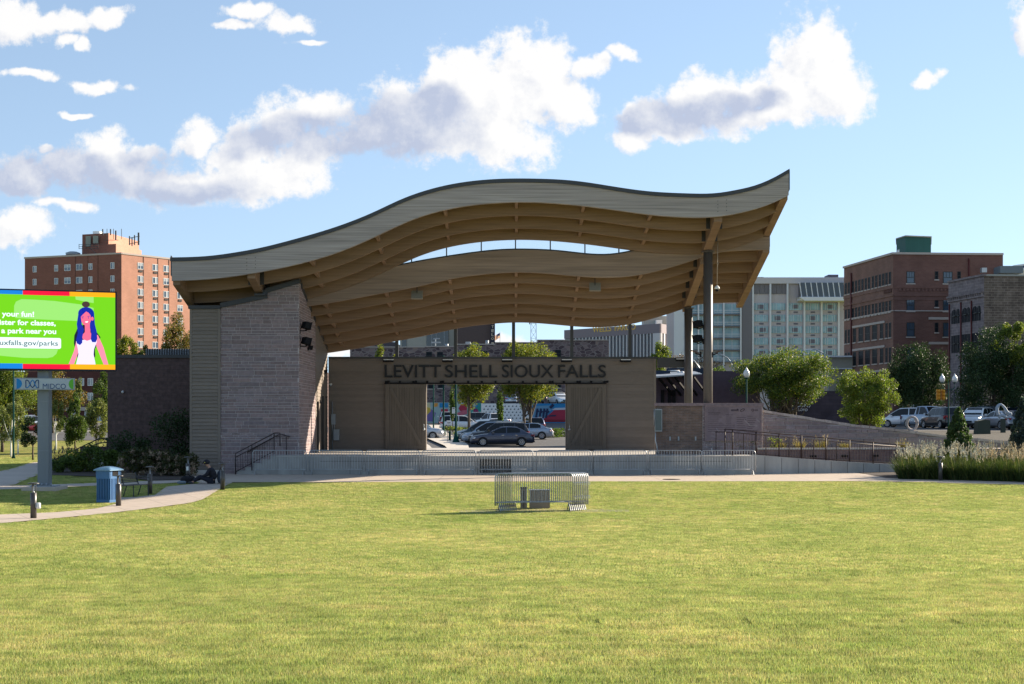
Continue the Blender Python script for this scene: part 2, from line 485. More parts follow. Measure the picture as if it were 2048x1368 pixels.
def gpt(px, py, dz=0.0):
    """the ground point seen at a pixel"""
    Y = (EYE) * F / max(1, (py - HY))
    for _ in range(60):
        x = X(px, Y); zz = EYE + (HY - py) / F * Y
        g = G(x, Y) + dz
        Yn = (EYE - g) * F / (py - HY)
        Y = .5 * Y + .5 * Yn
    return Vector((X(px, Y), Y, G(X(px, Y), Y) + dz))
def gdist(px, Y): return Vector((X(px, Y), Y, G(X(px, Y), Y)))

def inside(poly, x, y):
    c = False; n = len(poly); j = n - 1
    for i in range(n):
        xi, yi = poly[i][0], poly[i][1]; xj, yj = poly[j][0], poly[j][1]
        if (yi > y) != (yj > y) and x < (xj - xi) * (y - yi) / (yj - yi) + xi: c = not c
        j = i
    return c

# lawn
def lawn_mat():
    m = bpy.data.materials.new('lawn_soil'); m.use_nodes = True
    nt = m.node_tree; N, L = nt.nodes, nt.links
    p = N['Principled BSDF']; p.inputs['Roughness'].default_value = 1; p.inputs['Specular IOR Level'].default_value = .1
    geo = N.new('ShaderNodeNewGeometry')
    def nz(s, d=6):
        n = N.new('ShaderNodeTexNoise'); n.inputs['Scale'].default_value = s; n.inputs['Detail'].default_value = d; n.inputs['Roughness'].default_value = .6
        L.new(geo.outputs['Position'], n.inputs['Vector']); return n.outputs[0]
    r = N.new('ShaderNodeValToRGB'); L.new(nz(.45), r.inputs[0])
    r.color_ramp.elements[0].position = .36; r.color_ramp.elements[0].color = (.16, .19, .035, 1)
    r.color_ramp.elements[1].position = .66; r.color_ramp.elements[1].color = (.33, .29, .085, 1)
    r2 = N.new('ShaderNodeMapRange'); r2.inputs[1].default_value = .3; r2.inputs[2].default_value = .7; r2.inputs[3].default_value = .55; r2.inputs[4].default_value = 1.25
    L.new(nz(9), r2.inputs[0])
    s = N.new('ShaderNodeVectorMath'); s.operation = 'SCALE'; L.new(r.outputs[0], s.inputs[0]); L.new(r2.outputs[0], s.inputs['Scale'])
    L.new(s.outputs[0], p.inputs['Base Color'])
    b = N.new('ShaderNodeBump'); b.inputs['Distance'].default_value = .05; b.inputs['Strength'].default_value = .7; L.new(nz(14), b.inputs['Height']); L.new(b.outputs[0], p.inputs['Normal'])
    return m
M_lawn = lawn_mat()
def grass_mat():
    m = bpy.data.materials.new('grass_blades'); m.use_nodes = True
    nt = m.node_tree; N, L = nt.nodes, nt.links
    p = N['Principled BSDF']; p.inputs['Roughness'].default_value = .6; p.inputs['Specular IOR Level'].default_value = .25
    geo = N.new('ShaderNodeNewGeometry'); out = N['Material Output']
    def nz(s, d=6, off=0):
        mp = N.new('ShaderNodeMapping'); mp.inputs['Location'].default_value = (off, off, 0); L.new(geo.outputs['Position'], mp.inputs[0])
        n = N.new('ShaderNodeTexNoise'); n.inputs['Scale'].default_value = s; n.inputs['Detail'].default_value = d; n.inputs['Roughness'].default_value = .62
        L.new(mp.outputs[0], n.inputs['Vector']); return n.outputs[0]
    r = N.new('ShaderNodeValToRGB'); 
    add = N.new('ShaderNodeMath'); add.operation = 'MULTIPLY_ADD'; L.new(nz(1.7, 5, 7), add.inputs[0]); add.inputs[1].default_value = .55
    sb = N.new('ShaderNodeMath'); sb.operation = 'MULTIPLY_ADD'; L.new(nz(.22, 5), sb.inputs[0]); sb.inputs[1].default_value = .45; sb.inputs[2].default_value = .0
    L.new(sb.outputs[0], add.inputs[2]); L.new(add.outputs[0], r.inputs[0])
    e = r.color_ramp.elements
    e[0].position = .30; e[0].color = (.18, .28, .055, 1)
    e[1].position = .70; e[1].color = (.54, .51, .20, 1)
    e2 = e.new(.50); e2.color = (.335, .40, .115, 1)
    fr = N.new('ShaderNodeMapRange'); fr.inputs[1].default_value = .3; fr.inputs[2].default_value = .7; fr.inputs[3].default_value = .68; fr.inputs[4].default_value = 1.26; L.new(nz(3.2, 8, 3), fr.inputs[0])
    ms = N.new('ShaderNodeVectorMath'); ms.operation = 'SCALE'; L.new(r.outputs[0], ms.inputs[0]); L.new(fr.outputs[0], ms.inputs['Scale'])
    a = N.new('ShaderNodeVertexColor'); a.layer_name = 'Col'
    mu = N.new('ShaderNodeVectorMath'); mu.operation = 'MULTIPLY'; L.new(ms.outputs[0], mu.inputs[0]); L.new(a.outputs[0], mu.inputs[1])
    L.new(mu.outputs[0], p.inputs['Base Color'])
    t = N.new('ShaderNodeBsdfTranslucent'); L.new(mu.outputs[0], t.inputs[0])
    mx = N.new('ShaderNodeMixShader'); mx.inputs[0].default_value = .4
    L.new(p.outputs[0], mx.inputs[1]); L.new(t.outputs[0], mx.inputs[2]); L.new(mx.outputs[0], out.inputs[0])
    return m
M_grass = grass_mat()

def grid_mesh(name, xs, ys, zf, m, keep=None):
    xs = list(xs); ys = list(ys)
    vs = [(x, y, zf(x, y)) for y in ys for x in xs]
    fs = []
    nx = len(xs)
    for j in range(len(ys) - 1):
        for i in range(nx - 1):
            if keep and not keep((xs[i] + xs[i + 1]) / 2, (ys[j] + ys[j + 1]) / 2): continue
            a = j * nx + i
            fs.append((a, a + 1, a + 1 + nx, a + nx))
    me = bpy.data.meshes.new(name); me.from_pydata(vs, [], fs); me.materials.append(m)
    me.polygons.foreach_set('use_smooth', [True] * len(fs))
    ca = me.color_attributes.new('Col', 'FLOAT_COLOR', 'CORNER'); ca.data.foreach_set('color', np.ones(len(me.loops) * 4, dtype=np.float32))
    o = bpy.data.objects.new(name, me); COL.objects.link(o); return o
xs = [-1200, -600, -300, -200, -140, -100, -80] + list(np.arange(-64, 65, 2.0)) + [80, 100, 140, 200, 300, 600, 1200]
ys = [-60, -30, -10, 0] + list(np.arange(2, 84, 1.0)) + list(np.arange(84, 130, 3.0)) + list(np.arange(132, 260, 8.0)) + [300, 400, 600, 900, 1500]
tag(grid_mesh('ground', xs, ys, G, M_lawn), kind='structure')

def ground_sheet(name, pts, m, lift, step=.6, kind='structure'):
    """a sheet of paving following the ground: polygon given in world x,y, cut by rows along y so that it stays on the ground"""
    bm = bmesh.new()
    vs = [bm.verts.new((p[0], p[1], 0)) for p in pts]
    bm.faces.new(vs)
    y0 = min(p[1] for p in pts); y1 = max(p[1] for p in pts); x0 = min(p[0] for p in pts); x1 = max(p[0] for p in pts)
    y = math.ceil(y0 / step) * step
    while y < y1:
        bmesh.ops.bisect_plane(bm, geom=bm.verts[:] + bm.edges[:] + bm.faces[:], plane_co=(0, y, 0), plane_no=(0, 1, 0)); y += step
    xstep = step * 3; x = math.ceil(x0 / xstep) * xstep
    while x < x1:
        bmesh.ops.bisect_plane(bm, geom=bm.verts[:] + bm.edges[:] + bm.faces[:], plane_co=(x, 0, 0), plane_no=(1, 0, 0)); x += xstep
    for v in bm.verts: v.co.z = G(v.co.x, v.co.y) + lift
    bmesh.ops.recalc_face_normals(bm, faces=bm.faces)
    me = bpy.data.meshes.new(name); bm.to_mesh(me); bm.free(); me.materials.append(m)
    if len(me.polygons) and me.polygons[0].normal.z < 0: me.flip_normals()
    ca = me.color_attributes.new('Col', 'FLOAT_COLOR', 'CORNER'); ca.data.foreach_set('color', np.ones(len(me.loops) * 4, dtype=np.float32))
    o = bpy.data.objects.new(name, me); COL.objects.link(o); tag(o, kind=kind); return o

def pave_mat(name, col, dirx, bw, bh, ms, var=.06):
    return brick_mat(name, col, tuple(c * .96 for c in col), tuple(c * .55 for c in col), dirx, dirz=(-dirx[1], dirx[0], 0), bw=bw, bh=bh, ms=ms, var=var, vscale=3, offset=0)
M_plaza = pave_mat('plaza_paving', (.46, .385, .315), (1, 0, 0), 3.0, 2.2, .012, .09)
M_pathl = pave_mat('path_paving', (.45, .375, .31), (.9, .43, 0), 1.6, 3.4, .012, .09)

lawn_edge = [gpt(465, 966), gpt(560, 966), gpt(700, 965), gpt(1024, 964), gpt(1500, 963.5), gpt(1700, 963), gpt(1850, 965), gpt(2048, 970), gpt(2300, 980)]
plaza = [(p.x, p.y) for p in lawn_edge] + [(32, 54.5), (20.5, 58.2), (16.4, 59.6), (15.6, 66.5), (-12, 66.5), (-15.5, 65.5), gpt(385, 958)[:2], gpt(400, 972)[:2], gpt(445, 975)[:2]]
ground_sheet('plaza', plaza, M_plaza, .02, .6)
near = [gpt(*p) for p in ((455, 970), (445, 976), (425, 988), (405, 1000), (380, 1007), (340, 1012.5), (305, 1017), (222, 1027), (111, 1038), (0, 1048), (-200, 1062))]
far_ = [gpt(*p) for p in ((-200, 1043), (0, 1030.5), (111, 1026), (194, 1018), (232, 1009), (243, 996), (272, 995), (310, 991), (333, 974.5), (385, 969), (400, 968))]
path_poly = [(p.x, p.y) for p in near + far_]
ground_sheet('curved_path', path_poly, M_pathl, .024, .5)
walk_poly = [gpt(*p)[:2] for p in ((-250, 992), (0, 980), (200, 972), (385, 965.5), (385, 960.5), (200, 966.5), (100, 970), (0, 973), (-250, 981))]
ground_sheet('garden_walk', walk_poly, M_path, .022, .5)
walk2 = [gpt(*p)[:2] for p in ((-260, 985), (0, 975.5), (30, 970), (75, 951), (112, 934), (112, 922), (60, 926), (0, 943), (-260, 965))]
ground_sheet('side_walk', walk2, M_path, .018, .5)
bed_poly = [gpt(*p)[:2] for p in ((100, 951), (160, 953), (240, 955), (300, 962), (380, 960), (380, 945))] + [(-16.2, 70), (-20.6, 71.5), (-22, 76), (-25, 76)]
M_mulch = mat('mulch_soil', (.055, .042, .034), .95, var=.3, vscale=8, bump=.5, bscale=30)
ground_sheet('garden_bed', bed_poly, M_mulch, .03, .6)
bedr = [(15.7, 59.9), (17, 59.4), (20.6, 57.6), (27, 55.6), (36, 53), (40, 60), (30, 70), (16, 66.4)]
ground_sheet('planting_bed', bedr, M_mulch, .03, .6)

# car park behind, street on the left, bank and street on the right
def rect(x0, x1, y0, y1): return [(x0, y0), (x1, y0), (x1, y1), (x0, y1)]
ground_sheet('parking_lot', rect(-13, 12, 84, 198), M_asph, .02, 3)
ground_sheet('street', [(-120, 100), (-46, 118), (-14, 126), (-13.2, 128), (-13.2, 196), (-160, 196)], M_asph, .02, 4)
M_walk2 = mat('pale_sidewalk', (.50, .46, .40), .9, var=.08, vscale=3)
ground_sheet('island_walk', [(-3.4, 84), (-2.4, 84), (-3.3, 107), (-6.0, 140), (-9.5, 186), (-12.0, 186), (-9.2, 140), (-7.0, 122), (-4.9, 104)], M_walk2, .16, 3)
ground_sheet('kerb_strip', [(-4.7, 84), (-4.3, 84), (-6.0, 104), (-8.0, 122), (-8.35, 122), (-6.4, 104)], M_walk2, .16, 3)
ground_sheet('street_walk', [(-60, 160), (-60, 163.5), (-14, 158), (-14, 155)], M_walk2, .05, 3)
ground_sheet('side_parking', [(24, 109), (60, 106), (90, 150), (90, 200), (24, 200), (22, 120)], M_asph, .02, 4)
M_bank = mat('dry_gravel_bank', (.05, .043, .032), .95, var=.35, vscale=3, bump=.5, bscale=20)
ground_sheet('gravel_bank', [(13, 77), (20, 77.5), (40, 80), (60, 84), (60, 105.5), (23, 108.5), (13, 110)], M_bank, .03, 1.5)

# ------------------------------------------------------------------ grass blades on the lawn
def blade_patch(name, n, w, h0, h1, seed):
    r = np.random.default_rng(seed)
    x = r.uniform(-.27, .27, n); y = r.uniform(-.27, .27, n)
    a = r.uniform(0, 2 * np.pi, n); h = r.uniform(h0, h1, n); lean = r.uniform(.0, .9, n) * h; la = r.uniform(0, 2 * np.pi, n)
    ww = w * r.uniform(.6, 1.3, n)
    dx = np.cos(a) * ww / 2; dy = np.sin(a) * ww / 2
    V = np.zeros((n, 3, 3))
    V[:, 0] = np.stack([x - dx, y - dy, np.full(n, -.01)], 1); V[:, 1] = np.stack([x + dx, y + dy, np.full(n, -.01)], 1)
    V[:, 2] = np.stack([x + np.cos(la) * lean, y + np.sin(la) * lean, h], 1)
    me = bpy.data.meshes.new(name); me.from_pydata(V.reshape(-1, 3).tolist(), [], [(3 * i, 3 * i + 1, 3 * i + 2) for i in range(n)])
    me.materials.append(M_grass)
    c = np.ones((n, 4), dtype=np.float32)
    b = r.uniform(.5, 1.5, n); c[:, 0] = b * r.uniform(.85, 1.25, n); c[:, 1] = b; c[:, 2] = b * r.uniform(.7, 1.3, n)
    dry = r.random(n) < .14
    c[dry, :3] = np.array([1.9, 1.45, 2.0])
    ca = me.color_attributes.new('Col', 'FLOAT_COLOR', 'CORNER'); ca.data.foreach_set('color', np.repeat(c, 3, axis=0).ravel())
    return bpy.data.objects.new(name, me)
def lawn_ok(x, y):
    if inside(path_poly, x, y) or inside(plaza, x, y) or inside(walk_poly, x, y) or inside(walk2, x, y) or inside(bed_poly, x, y) or inside(bedr, x, y): return False
    return True
def instancer(name, pts, srcobj):
    me = bpy.data.meshes.new(name)
    me.from_pydata([tuple(p[:3]) for p in pts], [], [])
    at_ = me.attributes.new('rot', 'FLOAT', 'POINT'); at_.data.foreach_set('value', [p[3] for p in pts])
    o = bpy.data.objects.new(name, me); COL.objects.link(o)
    g = bpy.data.node_groups.new(name + '_nodes', 'GeometryNodeTree')
    g.interface.new_socket("Geometry", in_out='INPUT', socket_type='NodeSocketGeometry')
    g.interface.new_socket("Geometry", in_out='OUTPUT', socket_type='NodeSocketGeometry')
    gi, go = g.nodes.new("NodeGroupInput"), g.nodes.new("NodeGroupOutput")
    ip = g.nodes.new('GeometryNodeInstanceOnPoints'); oi = g.nodes.new('GeometryNodeObjectInfo'); oi.inputs[0].default_value = srcobj
    na = g.nodes.new('GeometryNodeInputNamedAttribute'); na.data_type = 'FLOAT'; na.inputs['Name'].default_value = 'rot'
    cb = g.nodes.new('ShaderNodeCombineXYZ')
    g.links.new(na.outputs['Attribute'], cb.inputs[2]); g.links.new(cb.outputs[0], ip.inputs['Rotation'])
    g.links.new(gi.outputs[0], ip.inputs['Points']); g.links.new(oi.outputs['Geometry'], ip.inputs['Instance']); g.links.new(ip.outputs[0], go.inputs[0])
    md = o.modifiers.new('scatter', 'NODES'); md.node_group = g
    return o
rg = random.Random(3)
pn, pm, pf = [], [], []
y = 8.5
while y < 84:
    x = -(.385 * y + 1.5)
    while x < .385 * y + 1.5:
        xx = x + rg.uniform(-.04, .04); yy = y + rg.uniform(-.04, .04)
        if y > 57 and xx > -15.5: x += .5; continue
        if lawn_ok(xx, yy) and (y < 60 or xx < -19):
            rot = rg.randrange(4) * math.pi / 2
            (pn if y < 21 else (pm if y < 36 else pf)).append((xx, yy, G(xx, yy), rot))
        x += .5
    y += .5
for nm, pts, args in (('lawn_grass', pn, (2600, .0065, .010, .034, 1)), ('lawn_grass', pm, (1300, .011, .012, .036, 2)), ('lawn_grass', pf, (700, .018, .014, .038, 3))):
    o = instancer(nm, pts, blade_patch('grass_patch', *args))
    tag(o, {1: 'short yellow-green lawn grass nearest the camera', 2: 'short lawn grass across the middle of the lawn', 3: 'short lawn grass along the far edge by the path'}[args[4]], 'grass', kind='stuff')
# ------------------------------------------------------------------ the bandshell
YF, SP, SL = 62.4, 1.5, 0.247      # front beam, beam spacing, slope of the roof to the back
def curve(pts, Y):
    xs_ = [X(p[0], Y) for p in pts]; zs_ = [Z(p[1], Y) for p in pts]
    # natural-ish cubic through the traced points
    xs_ = np.array(xs_); zs_ = np.array(zs_)
    n = len(xs_); h = np.diff(xs_)
    A = np.zeros((n, n)); r = np.zeros(n); A[0, 0] = A[-1, -1] = 1
    for i in range(1, n - 1):
        A[i, i - 1] = h[i - 1]; A[i, i] = 2 * (h[i - 1] + h[i]); A[i, i + 1] = h[i]
        r[i] = 3 * ((zs_[i + 1] - zs_[i]) / h[i] - (zs_[i] - zs_[i - 1]) / h[i - 1])
    c = np.linalg.solve(A, r)
    def f(x):
        i = int(min(n - 2, max(0, np.searchsorted(xs_, x) - 1)))
        t = x - xs_[i]
        if x < xs_[0] or x > xs_[-1]:
            i = 0 if x < xs_[0] else n - 2
            t0 = 0 if i == 0 else h[i]
            b = (zs_[i + 1] - zs_[i]) / h[i] - h[i] * (2 * c[i] + c[i + 1]) / 3; d = (c[i + 1] - c[i]) / (3 * h[i])
            s_ = b + 2 * c[i] * t0 + 3 * d * t0 * t0; z0 = zs_[i] + b * t0 + c[i] * t0 ** 2 + d * t0 ** 3
            return float(z0 + s_ * (x - (xs_[0] if i == 0 else xs_[-1])))
        b = (zs_[i + 1] - zs_[i]) / h[i] - h[i] * (2 * c[i] + c[i + 1]) / 3; d = (c[i + 1] - c[i]) / (3 * h[i])
        return float(zs_[i] + b * t + c[i] * t * t + d * t ** 3)
    return f
U0 = curve([(346, 561.6), (405, 559), (496, 548), (608, 525), (674, 505), (750, 473), (825, 439), (907, 416), (974, 407), (1041, 404), (1123, 407.5), (1225, 419), (1299, 429), (1374, 434.5), (1423, 434), (1473, 427), (1510, 418), (1548, 404.5), (1578, 390)], YF)
UT = curve([(343, 515), (418, 512), (471, 505), (520, 496), (584, 480), (669, 455), (755, 421), (800, 400), (846, 383), (887, 372), (974, 359.5), (1016, 357.5), (1066, 357.5), (1150, 362), (1225, 373), (1299, 383), (1374, 387), (1431, 386.5), (1473, 380), (1510, 371), (1548, 355), (1578, 338)], YF)
Y3 = 66.9
L3 = curve([(300, 640), (450, 628), (617, 611.5), (711, 596), (750, 588.5), (837, 572), (909, 556), (974, 547.5), (1036, 544), (1123, 549), (1197, 554.5), (1249, 553), (1299, 545.5), (1349, 532), (1393, 518), (1430, 506), (1480, 500.5), (1540, 499)], Y3)
LT = curve([(300, 605), (450, 590), (617, 568), (700, 552), (787, 533), (860, 519), (924, 509), (1008, 500), (1060, 499.5), (1123, 503), (1197, 510), (1230, 508.5), (1262, 503), (1310, 494), (1393, 478), (1540, 474)], Y3)
def U(x, y): return U0(x) - SL * (y - YF)
def Lo(x, y): return L3(x) - SL * (y - Y3)
XL, XR = -14.88, 12.1

ROOT = empty('bandshell', (0, 64, 0), 'wave-roofed outdoor bandshell of curved timber beams over a stone tower and open stage', 'bandshell')
NX = 90
XS = [XL + (XR - XL) * i / NX for i in range(NX + 1)]
def ribbon(mb, zb, zt, y0, y1, xs=XS):
    """curved beam: bottom zb(x), top zt(x), from y0 (front) to y1"""
    vs = []; fs = []
    for x in xs:
        b, t = zb(x), zt(x)
        vs += [(x, y0, b), (x, y1, b), (x, y1, t), (x, y0, t)]
    for i in range(len(xs) - 1):
        a = 4 * i
        for k in range(4):
            fs.append((a + k, a + (k + 1) % 4, a + 4 + (k + 1) % 4, a + 4 + k))
    fs.append((0, 1, 2, 3)); e = 4 * (len(xs) - 1); fs.append((e + 3, e + 2, e + 1, e))
    o = mb.sm; mb.sm = False; mb.mesh(vs, fs); mb.sm = o

# front fascia of weathered glulam with its dark cap
mb = MB(); ribbon(mb, U0, lambda x: UT(x) - .17, YF, YF + .22)
for xb in (-11.6, -11.22, 9.0, 9.38):
    for q in range(4):
        mb.mi = 1; mb.tube([(xb, YF - .012, U0(xb) + .22 + q * .15), (xb, YF + .02, U0(xb) + .22 + q * .15)], .018, 6); mb.mi = 0
part(mb, 'fascia_beam', [M_glulam_w, M_dark], ROOT)
mb = MB(); ribbon(mb, lambda x: UT(x) - .17 + .003, lambda x: UT(x), YF - .06, YF + .5, [XL - .06] + XS[1:-1] + [XR + .03])
part(mb, 'roof_cap', M_flash, ROOT)
# upper beams
BD = .78
for k in (1, 2, 3):
    y = YF + SP * k - (.12 if k == 3 else 0)
    mb = MB(); ribbon(mb, lambda x, y=y: U(x, y), lambda x, y=y: U(x, y) + BD, y, y + .17); part(mb, 'roof_beam', M_glulam, ROOT)
# decks
def deck(name, zf, x0, x1, y0, y1, th, m, off, mtop=None):
    n = 60; xs_ = [x0 + (x1 - x0) * i / n for i in range(n + 1)]
    mb = MB(); ys_ = [y0, (y0 + y1) / 2, y1]
    for iy in range(len(ys_) - 1):
        for i in range(n):
            a, b = xs_[i], xs_[i + 1]; ya, yb = ys_[iy], ys_[iy + 1]
            P = lambda x, y, d: (x, y, zf(x, y) + off + d)
            mb.mi = 0; mb.face([P(a, ya, 0), P(b, ya, 0), P(b, yb, 0), P(a, yb, 0)])
            mb.mi = 1; mb.face([P(a, ya, th), P(b, ya, th), P(b, yb, th), P(a, yb, th)])
    mb.mi = 1
    for y in (y0, y1):
        for i in range(n):
            a, b = xs_[i], xs_[i + 1]
            mb.face([(a, y, zf(a, y) + off), (b, y, zf(b, y) + off), (b, y, zf(b, y) + off + th), (a, y, zf(a, y) + off + th)])
    for x in (x0, x1):
        mb.face([(x, y0, zf(x, y0) + off), (x, y1, zf(x, y1) + off), (x, y1, zf(x, y1) + off + th), (x, y0, zf(x, y0) + off + th)])
    return part(mb, name, [m, mtop or M_flash], ROOT)
deck('upper_roof', U, XL + .02, XR - .02, YF + .23, 67.2, .16, M_deck, BD + .003)
deck('lower_roof', lambda x, y: max(Lo(x, y), -99), XL + .25, XR - .1, Y3 + .24, 75.2, .20, M_deck, .86)
# trim lines of the clerestory
mb = MB(); ribbon(mb, lambda x: U(x, 66.78) + .002 , lambda x: U(x, 66.78) + .10, 66.96, 67.03)
part(mb, 'clerestory_trim', M_flash, ROOT)
mb = MB(); ribbon(mb, lambda x: LT(x) - .0, lambda x: LT(x) + .07, Y3 - .02 + .13, Y3 + .30, [x for x in XS if x > -9.2])
part(mb, 'clerestory_sill', M_flash, ROOT)
for px in (823, 893, 962.5, 1031, 1100.7, 1170, 1238):
    x = X(px, 67.0); mb = MB()
    mb.box(x - .028, x + .028, 67.05, 67.12, LT(x) - .05, U(x, 66.9) + .3)
    part(mb, 'clerestory_mullion', M_flash, ROOT)
M_pane = mat('clear_pane', (.8, .85, .85), .03, spec=.4, alpha=.10)
mb = MB()
xs_ = [X(787, 67) + (X(1262, 67) - X(787, 67)) * i / 24 for i in range(25)]
for i in range(24):
    a, b = xs_[i], xs_[i + 1]
    mb.face([(a, 67.085, LT(a)), (b, 67.085, LT(b)), (b, 67.085, U(b, 66.9) + .15), (a, 67.085, U(a, 66.9) + .15)])
part(mb, 'clerestory_glass', M_pane, ROOT)
# lower beams
mb = MB(); ribbon(mb, L3, LT, Y3 + .08, Y3 + .30, [x for x in XS]); part(mb, 'inner_fascia_beam', M_glulam_l, ROOT)
for k in range(1, 6):
    y = Y3 + SP * k
    mb = MB(); ribbon(mb, lambda x, y=y: Lo(x, y), lambda x, y=y: Lo(x, y) + .86, y, y + .17, [x for x in XS]); part(mb, 'roof_beam', M_glulam, ROOT)
# blocking bars running front to back
BX = [-8.85, -5.95, -2.95, .2, 3.15, 6.1]
for x in BX:
    mb = MB()
    for k in range(3):
        y0 = YF + SP * k + (.22 if k == 0 else .17); y1 = YF + SP * (k + 1) - (.12 if k == 2 else 0)
        mb.mesh([(x-.07,y0,U(x,y0)+.06),(x+.07,y0,U(x,y0)+.06),(x+.07,y1,U(x,y1)+.30),(x-.07,y1,U(x,y1)+.30),(x-.07,y0,U(x,y0)+BD),(x+.07,y0,U(x,y0)+BD),(x+.07,y1,U(x,y1)+BD),(x-.07,y1,U(x,y1)+BD)], [(0,3,2,1),(4,5,6,7),(0,1,5,4),(1,2,6,5),(2,3,7,6),(3,0,4,7)])
    part(mb, 'roof_joist', M_glulam, ROOT); mb = MB()
    for k in range(5):
        y0 = Y3 + SP * k + (.30 if k == 0 else .17); y1 = Y3 + SP * (k + 1)
        mb.mesh([(x-.07,y0,Lo(x,y0)+.06),(x+.07,y0,Lo(x,y0)+.06),(x+.07,y1,Lo(x,y1)+.28),(x-.07,y1,Lo(x,y1)+.28),(x-.07,y0,Lo(x,y0)+.85),(x+.07,y0,Lo(x,y0)+.85),(x+.07,y1,Lo(x,y1)+.85),(x-.07,y1,Lo(x,y1)+.85)], [(0,3,2,1),(4,5,6,7),(0,1,5,4),(1,2,6,5),(2,3,7,6),(3,0,4,7)])
    part(mb, 'roof_joist', M_glulam, ROOT)
# rake boards at both ends
for x, s in ((XR, 1), (XL, -1)):
    mb = MB()
    x0, x1 = (x - .32, x - .002) if s > 0 else (x + .002, x + .30)
    for zf, ya, yb, d in ((U, YF + .225, 66.95, .62), (Lo, Y3 + .12, 75.0, .62)):
        vs = []
        for y in (ya, yb):
            for xx in (x0, x1):
                vs += [(xx, y, zf(x, y) - .10), (xx, y, zf(x, y) + d)]
        mb.mesh(vs, [(0,2,3,1),(4,5,7,6),(0,1,5,4),(2,6,7,3),(0,4,6,2),(1,3,7,5)])
    part(mb, 'rake_beam', M_glulam, ROOT)
    mb = MB()
    e0, e1 = (x + .002, x + .05) if s > 0 else (x - .05, x - .002)
    for zf, ya, yb in ((U, YF, 66.95), (Lo, Y3 + .3, 75.2)):
        mb.mesh([(e0,ya,zf(x,ya)+.25),(e1,ya,zf(x,ya)+.25),(e1,yb,zf(x,yb)+.25),(e0,yb,zf(x,yb)+.25),(e0,ya,zf(x,ya)+1.1),(e1,ya,zf(x,ya)+1.1),(e1,yb,zf(x,yb)+1.08),(e0,yb,zf(x,yb)+1.08)], [(0,3,2,1),(4,5,6,7),(0,1,5,4),(1,2,6,5),(2,3,7,6),(3,0,4,7)])
    part(mb, 'edge_flashing', M_flash, ROOT)
# girders and columns
def girder(x, segs, w=.36):
    mb = MB()
    for zf, ya, yb, dn in segs:
        vs = []
        for y in (ya, yb):
            for xx in (x - w / 2, x + w / 2):
                vs += [(xx, y, zf(x, y) - dn), (xx, y, zf(x, y) + .5)]
        mb.mesh(vs, [(0,2,3,1),(4,5,7,6),(0,1,5,4),(2,6,7,3),(0,4,6,2),(1,3,7,5)])
    part(mb, 'girder', M_glulam, ROOT)
    for zf, ks in ((U, (1, 2)), (Lo, (1, 2, 3, 4))):
        if x < 0 and zf is Lo: continue
        for k in ks:
            y = (YF if zf is U else Y3) + SP * k
            for s_ in (-1, 1):
                xa = x + s_ * (w / 2 + .09); mb = MB()
                mb.box(xa - .09, xa + .09, y - .02, y - .004, zf(x, y) + .02, zf(x, y) + .62)
                part(mb, 'beam_hanger', M_dark, ROOT)
girder(9.05, ((U, 62.65, 66.7, .14), (Lo, 67.25, 74.3, .24)))
girder(-11.45, ((U, 62.65, 65.6, .12),), .34)
for Yc, zt in ((66.25, U(9.05, 66.25) - .12), (73.6, Lo(9.05, 73.6) - .25)):
    mb = MB(); mb.lathe((9.1, Yc, 0), [(.215, .3), (.215, zt - .01)], 24)
    mb.lathe((9.1, Yc, 0), [(.30, zt - .04), (.30, zt)], 12)
    part(mb, 'column', M_column, ROOT)

# ---- back wall with its opening
YB = 74.5
xl, xr = X(657, YB), X(1312, YB)
zt = Z(713.5, YB); z0 = .86
ox0, ox1 = X(851, YB), X(1133, YB); oz = Z(768.5, YB)
_lr = random.Random(12)
def lap_wall(mb, x0, x1, y, z0, z1, pitch=.172, cap=.042):
    z = z0
    while z < z1 - 1e-4:
        t = min(z + pitch, z1); q_ = _lr.uniform(.93, 1.07); mb.col = (q_, q_, q_)
        mb.face([(x0, y - cap, z), (x1, y - cap, z), (x1, y - .004, t), (x0, y - .004, t)])
        mb.face([(x0, y, z), (x1, y, z), (x1, y - cap, z), (x0, y - cap, z)])
        z = t
    mb.col = (1, 1, 1)
def lap_wall_side(mb, x, y0, y1, z0, z1f, pitch=.172, cap=.028, s=1):
    z = z0
    while z < z1f(y0) - 1e-4:
        t = z + pitch
        ye = y1
        if z > z1f(y1):      # clipped by the sloping top
            ye = y0 + (y1 - y0) * (z1f(y0) - z) / (z1f(y0) - z1f(y1))
        t = min(t, z1f(y0))
        mb.face([(x + s * cap, y0, z), (x + s * cap, ye, z), (x + s * .004, ye, t), (x + s * .004, y0, t)])
        mb.face([(x, y0, z), (x, ye, z), (x + s * cap, ye, z), (x + s * cap, y0, z)])
        z = t
mb = MB()
lap_wall(mb, xl, ox0, YB, z0, oz); lap_wall(mb, ox1, xr - .12, YB, z0, oz)
lap_wall(mb, xl, xr - .12, YB, oz + .0, zt - .12)
mb.box(xl, ox0, YB + .001, YB + .3, z0, zt - .1); mb.box(ox1, xr, YB + .001, YB + .3, z0, zt - .1); mb.box(ox0, ox1, YB + .001, YB + .3, oz, zt - .1)
mb.mi = 1
mb.box(xr - .12, xr, YB - .04, YB - .002, z0, zt - .12)
mb.box(ox0 - .0, ox0 + .05, YB - .01, YB + .32, z0, oz); mb.box(ox1 - .05, ox1, YB - .01, YB + .32, z0, oz)
part(mb, 'back_wall', [M_siding, M_sidetrim], ROOT)
mb = MB(); mb.box(xl, xr + .05, YB - .07, YB + .36, zt - .10, zt); mb.box(xr + .05, 9.1, YB - .45 , YB - .15, zt - .58, zt - .06); part(mb, 'wall_coping', M_dark, ROOT)
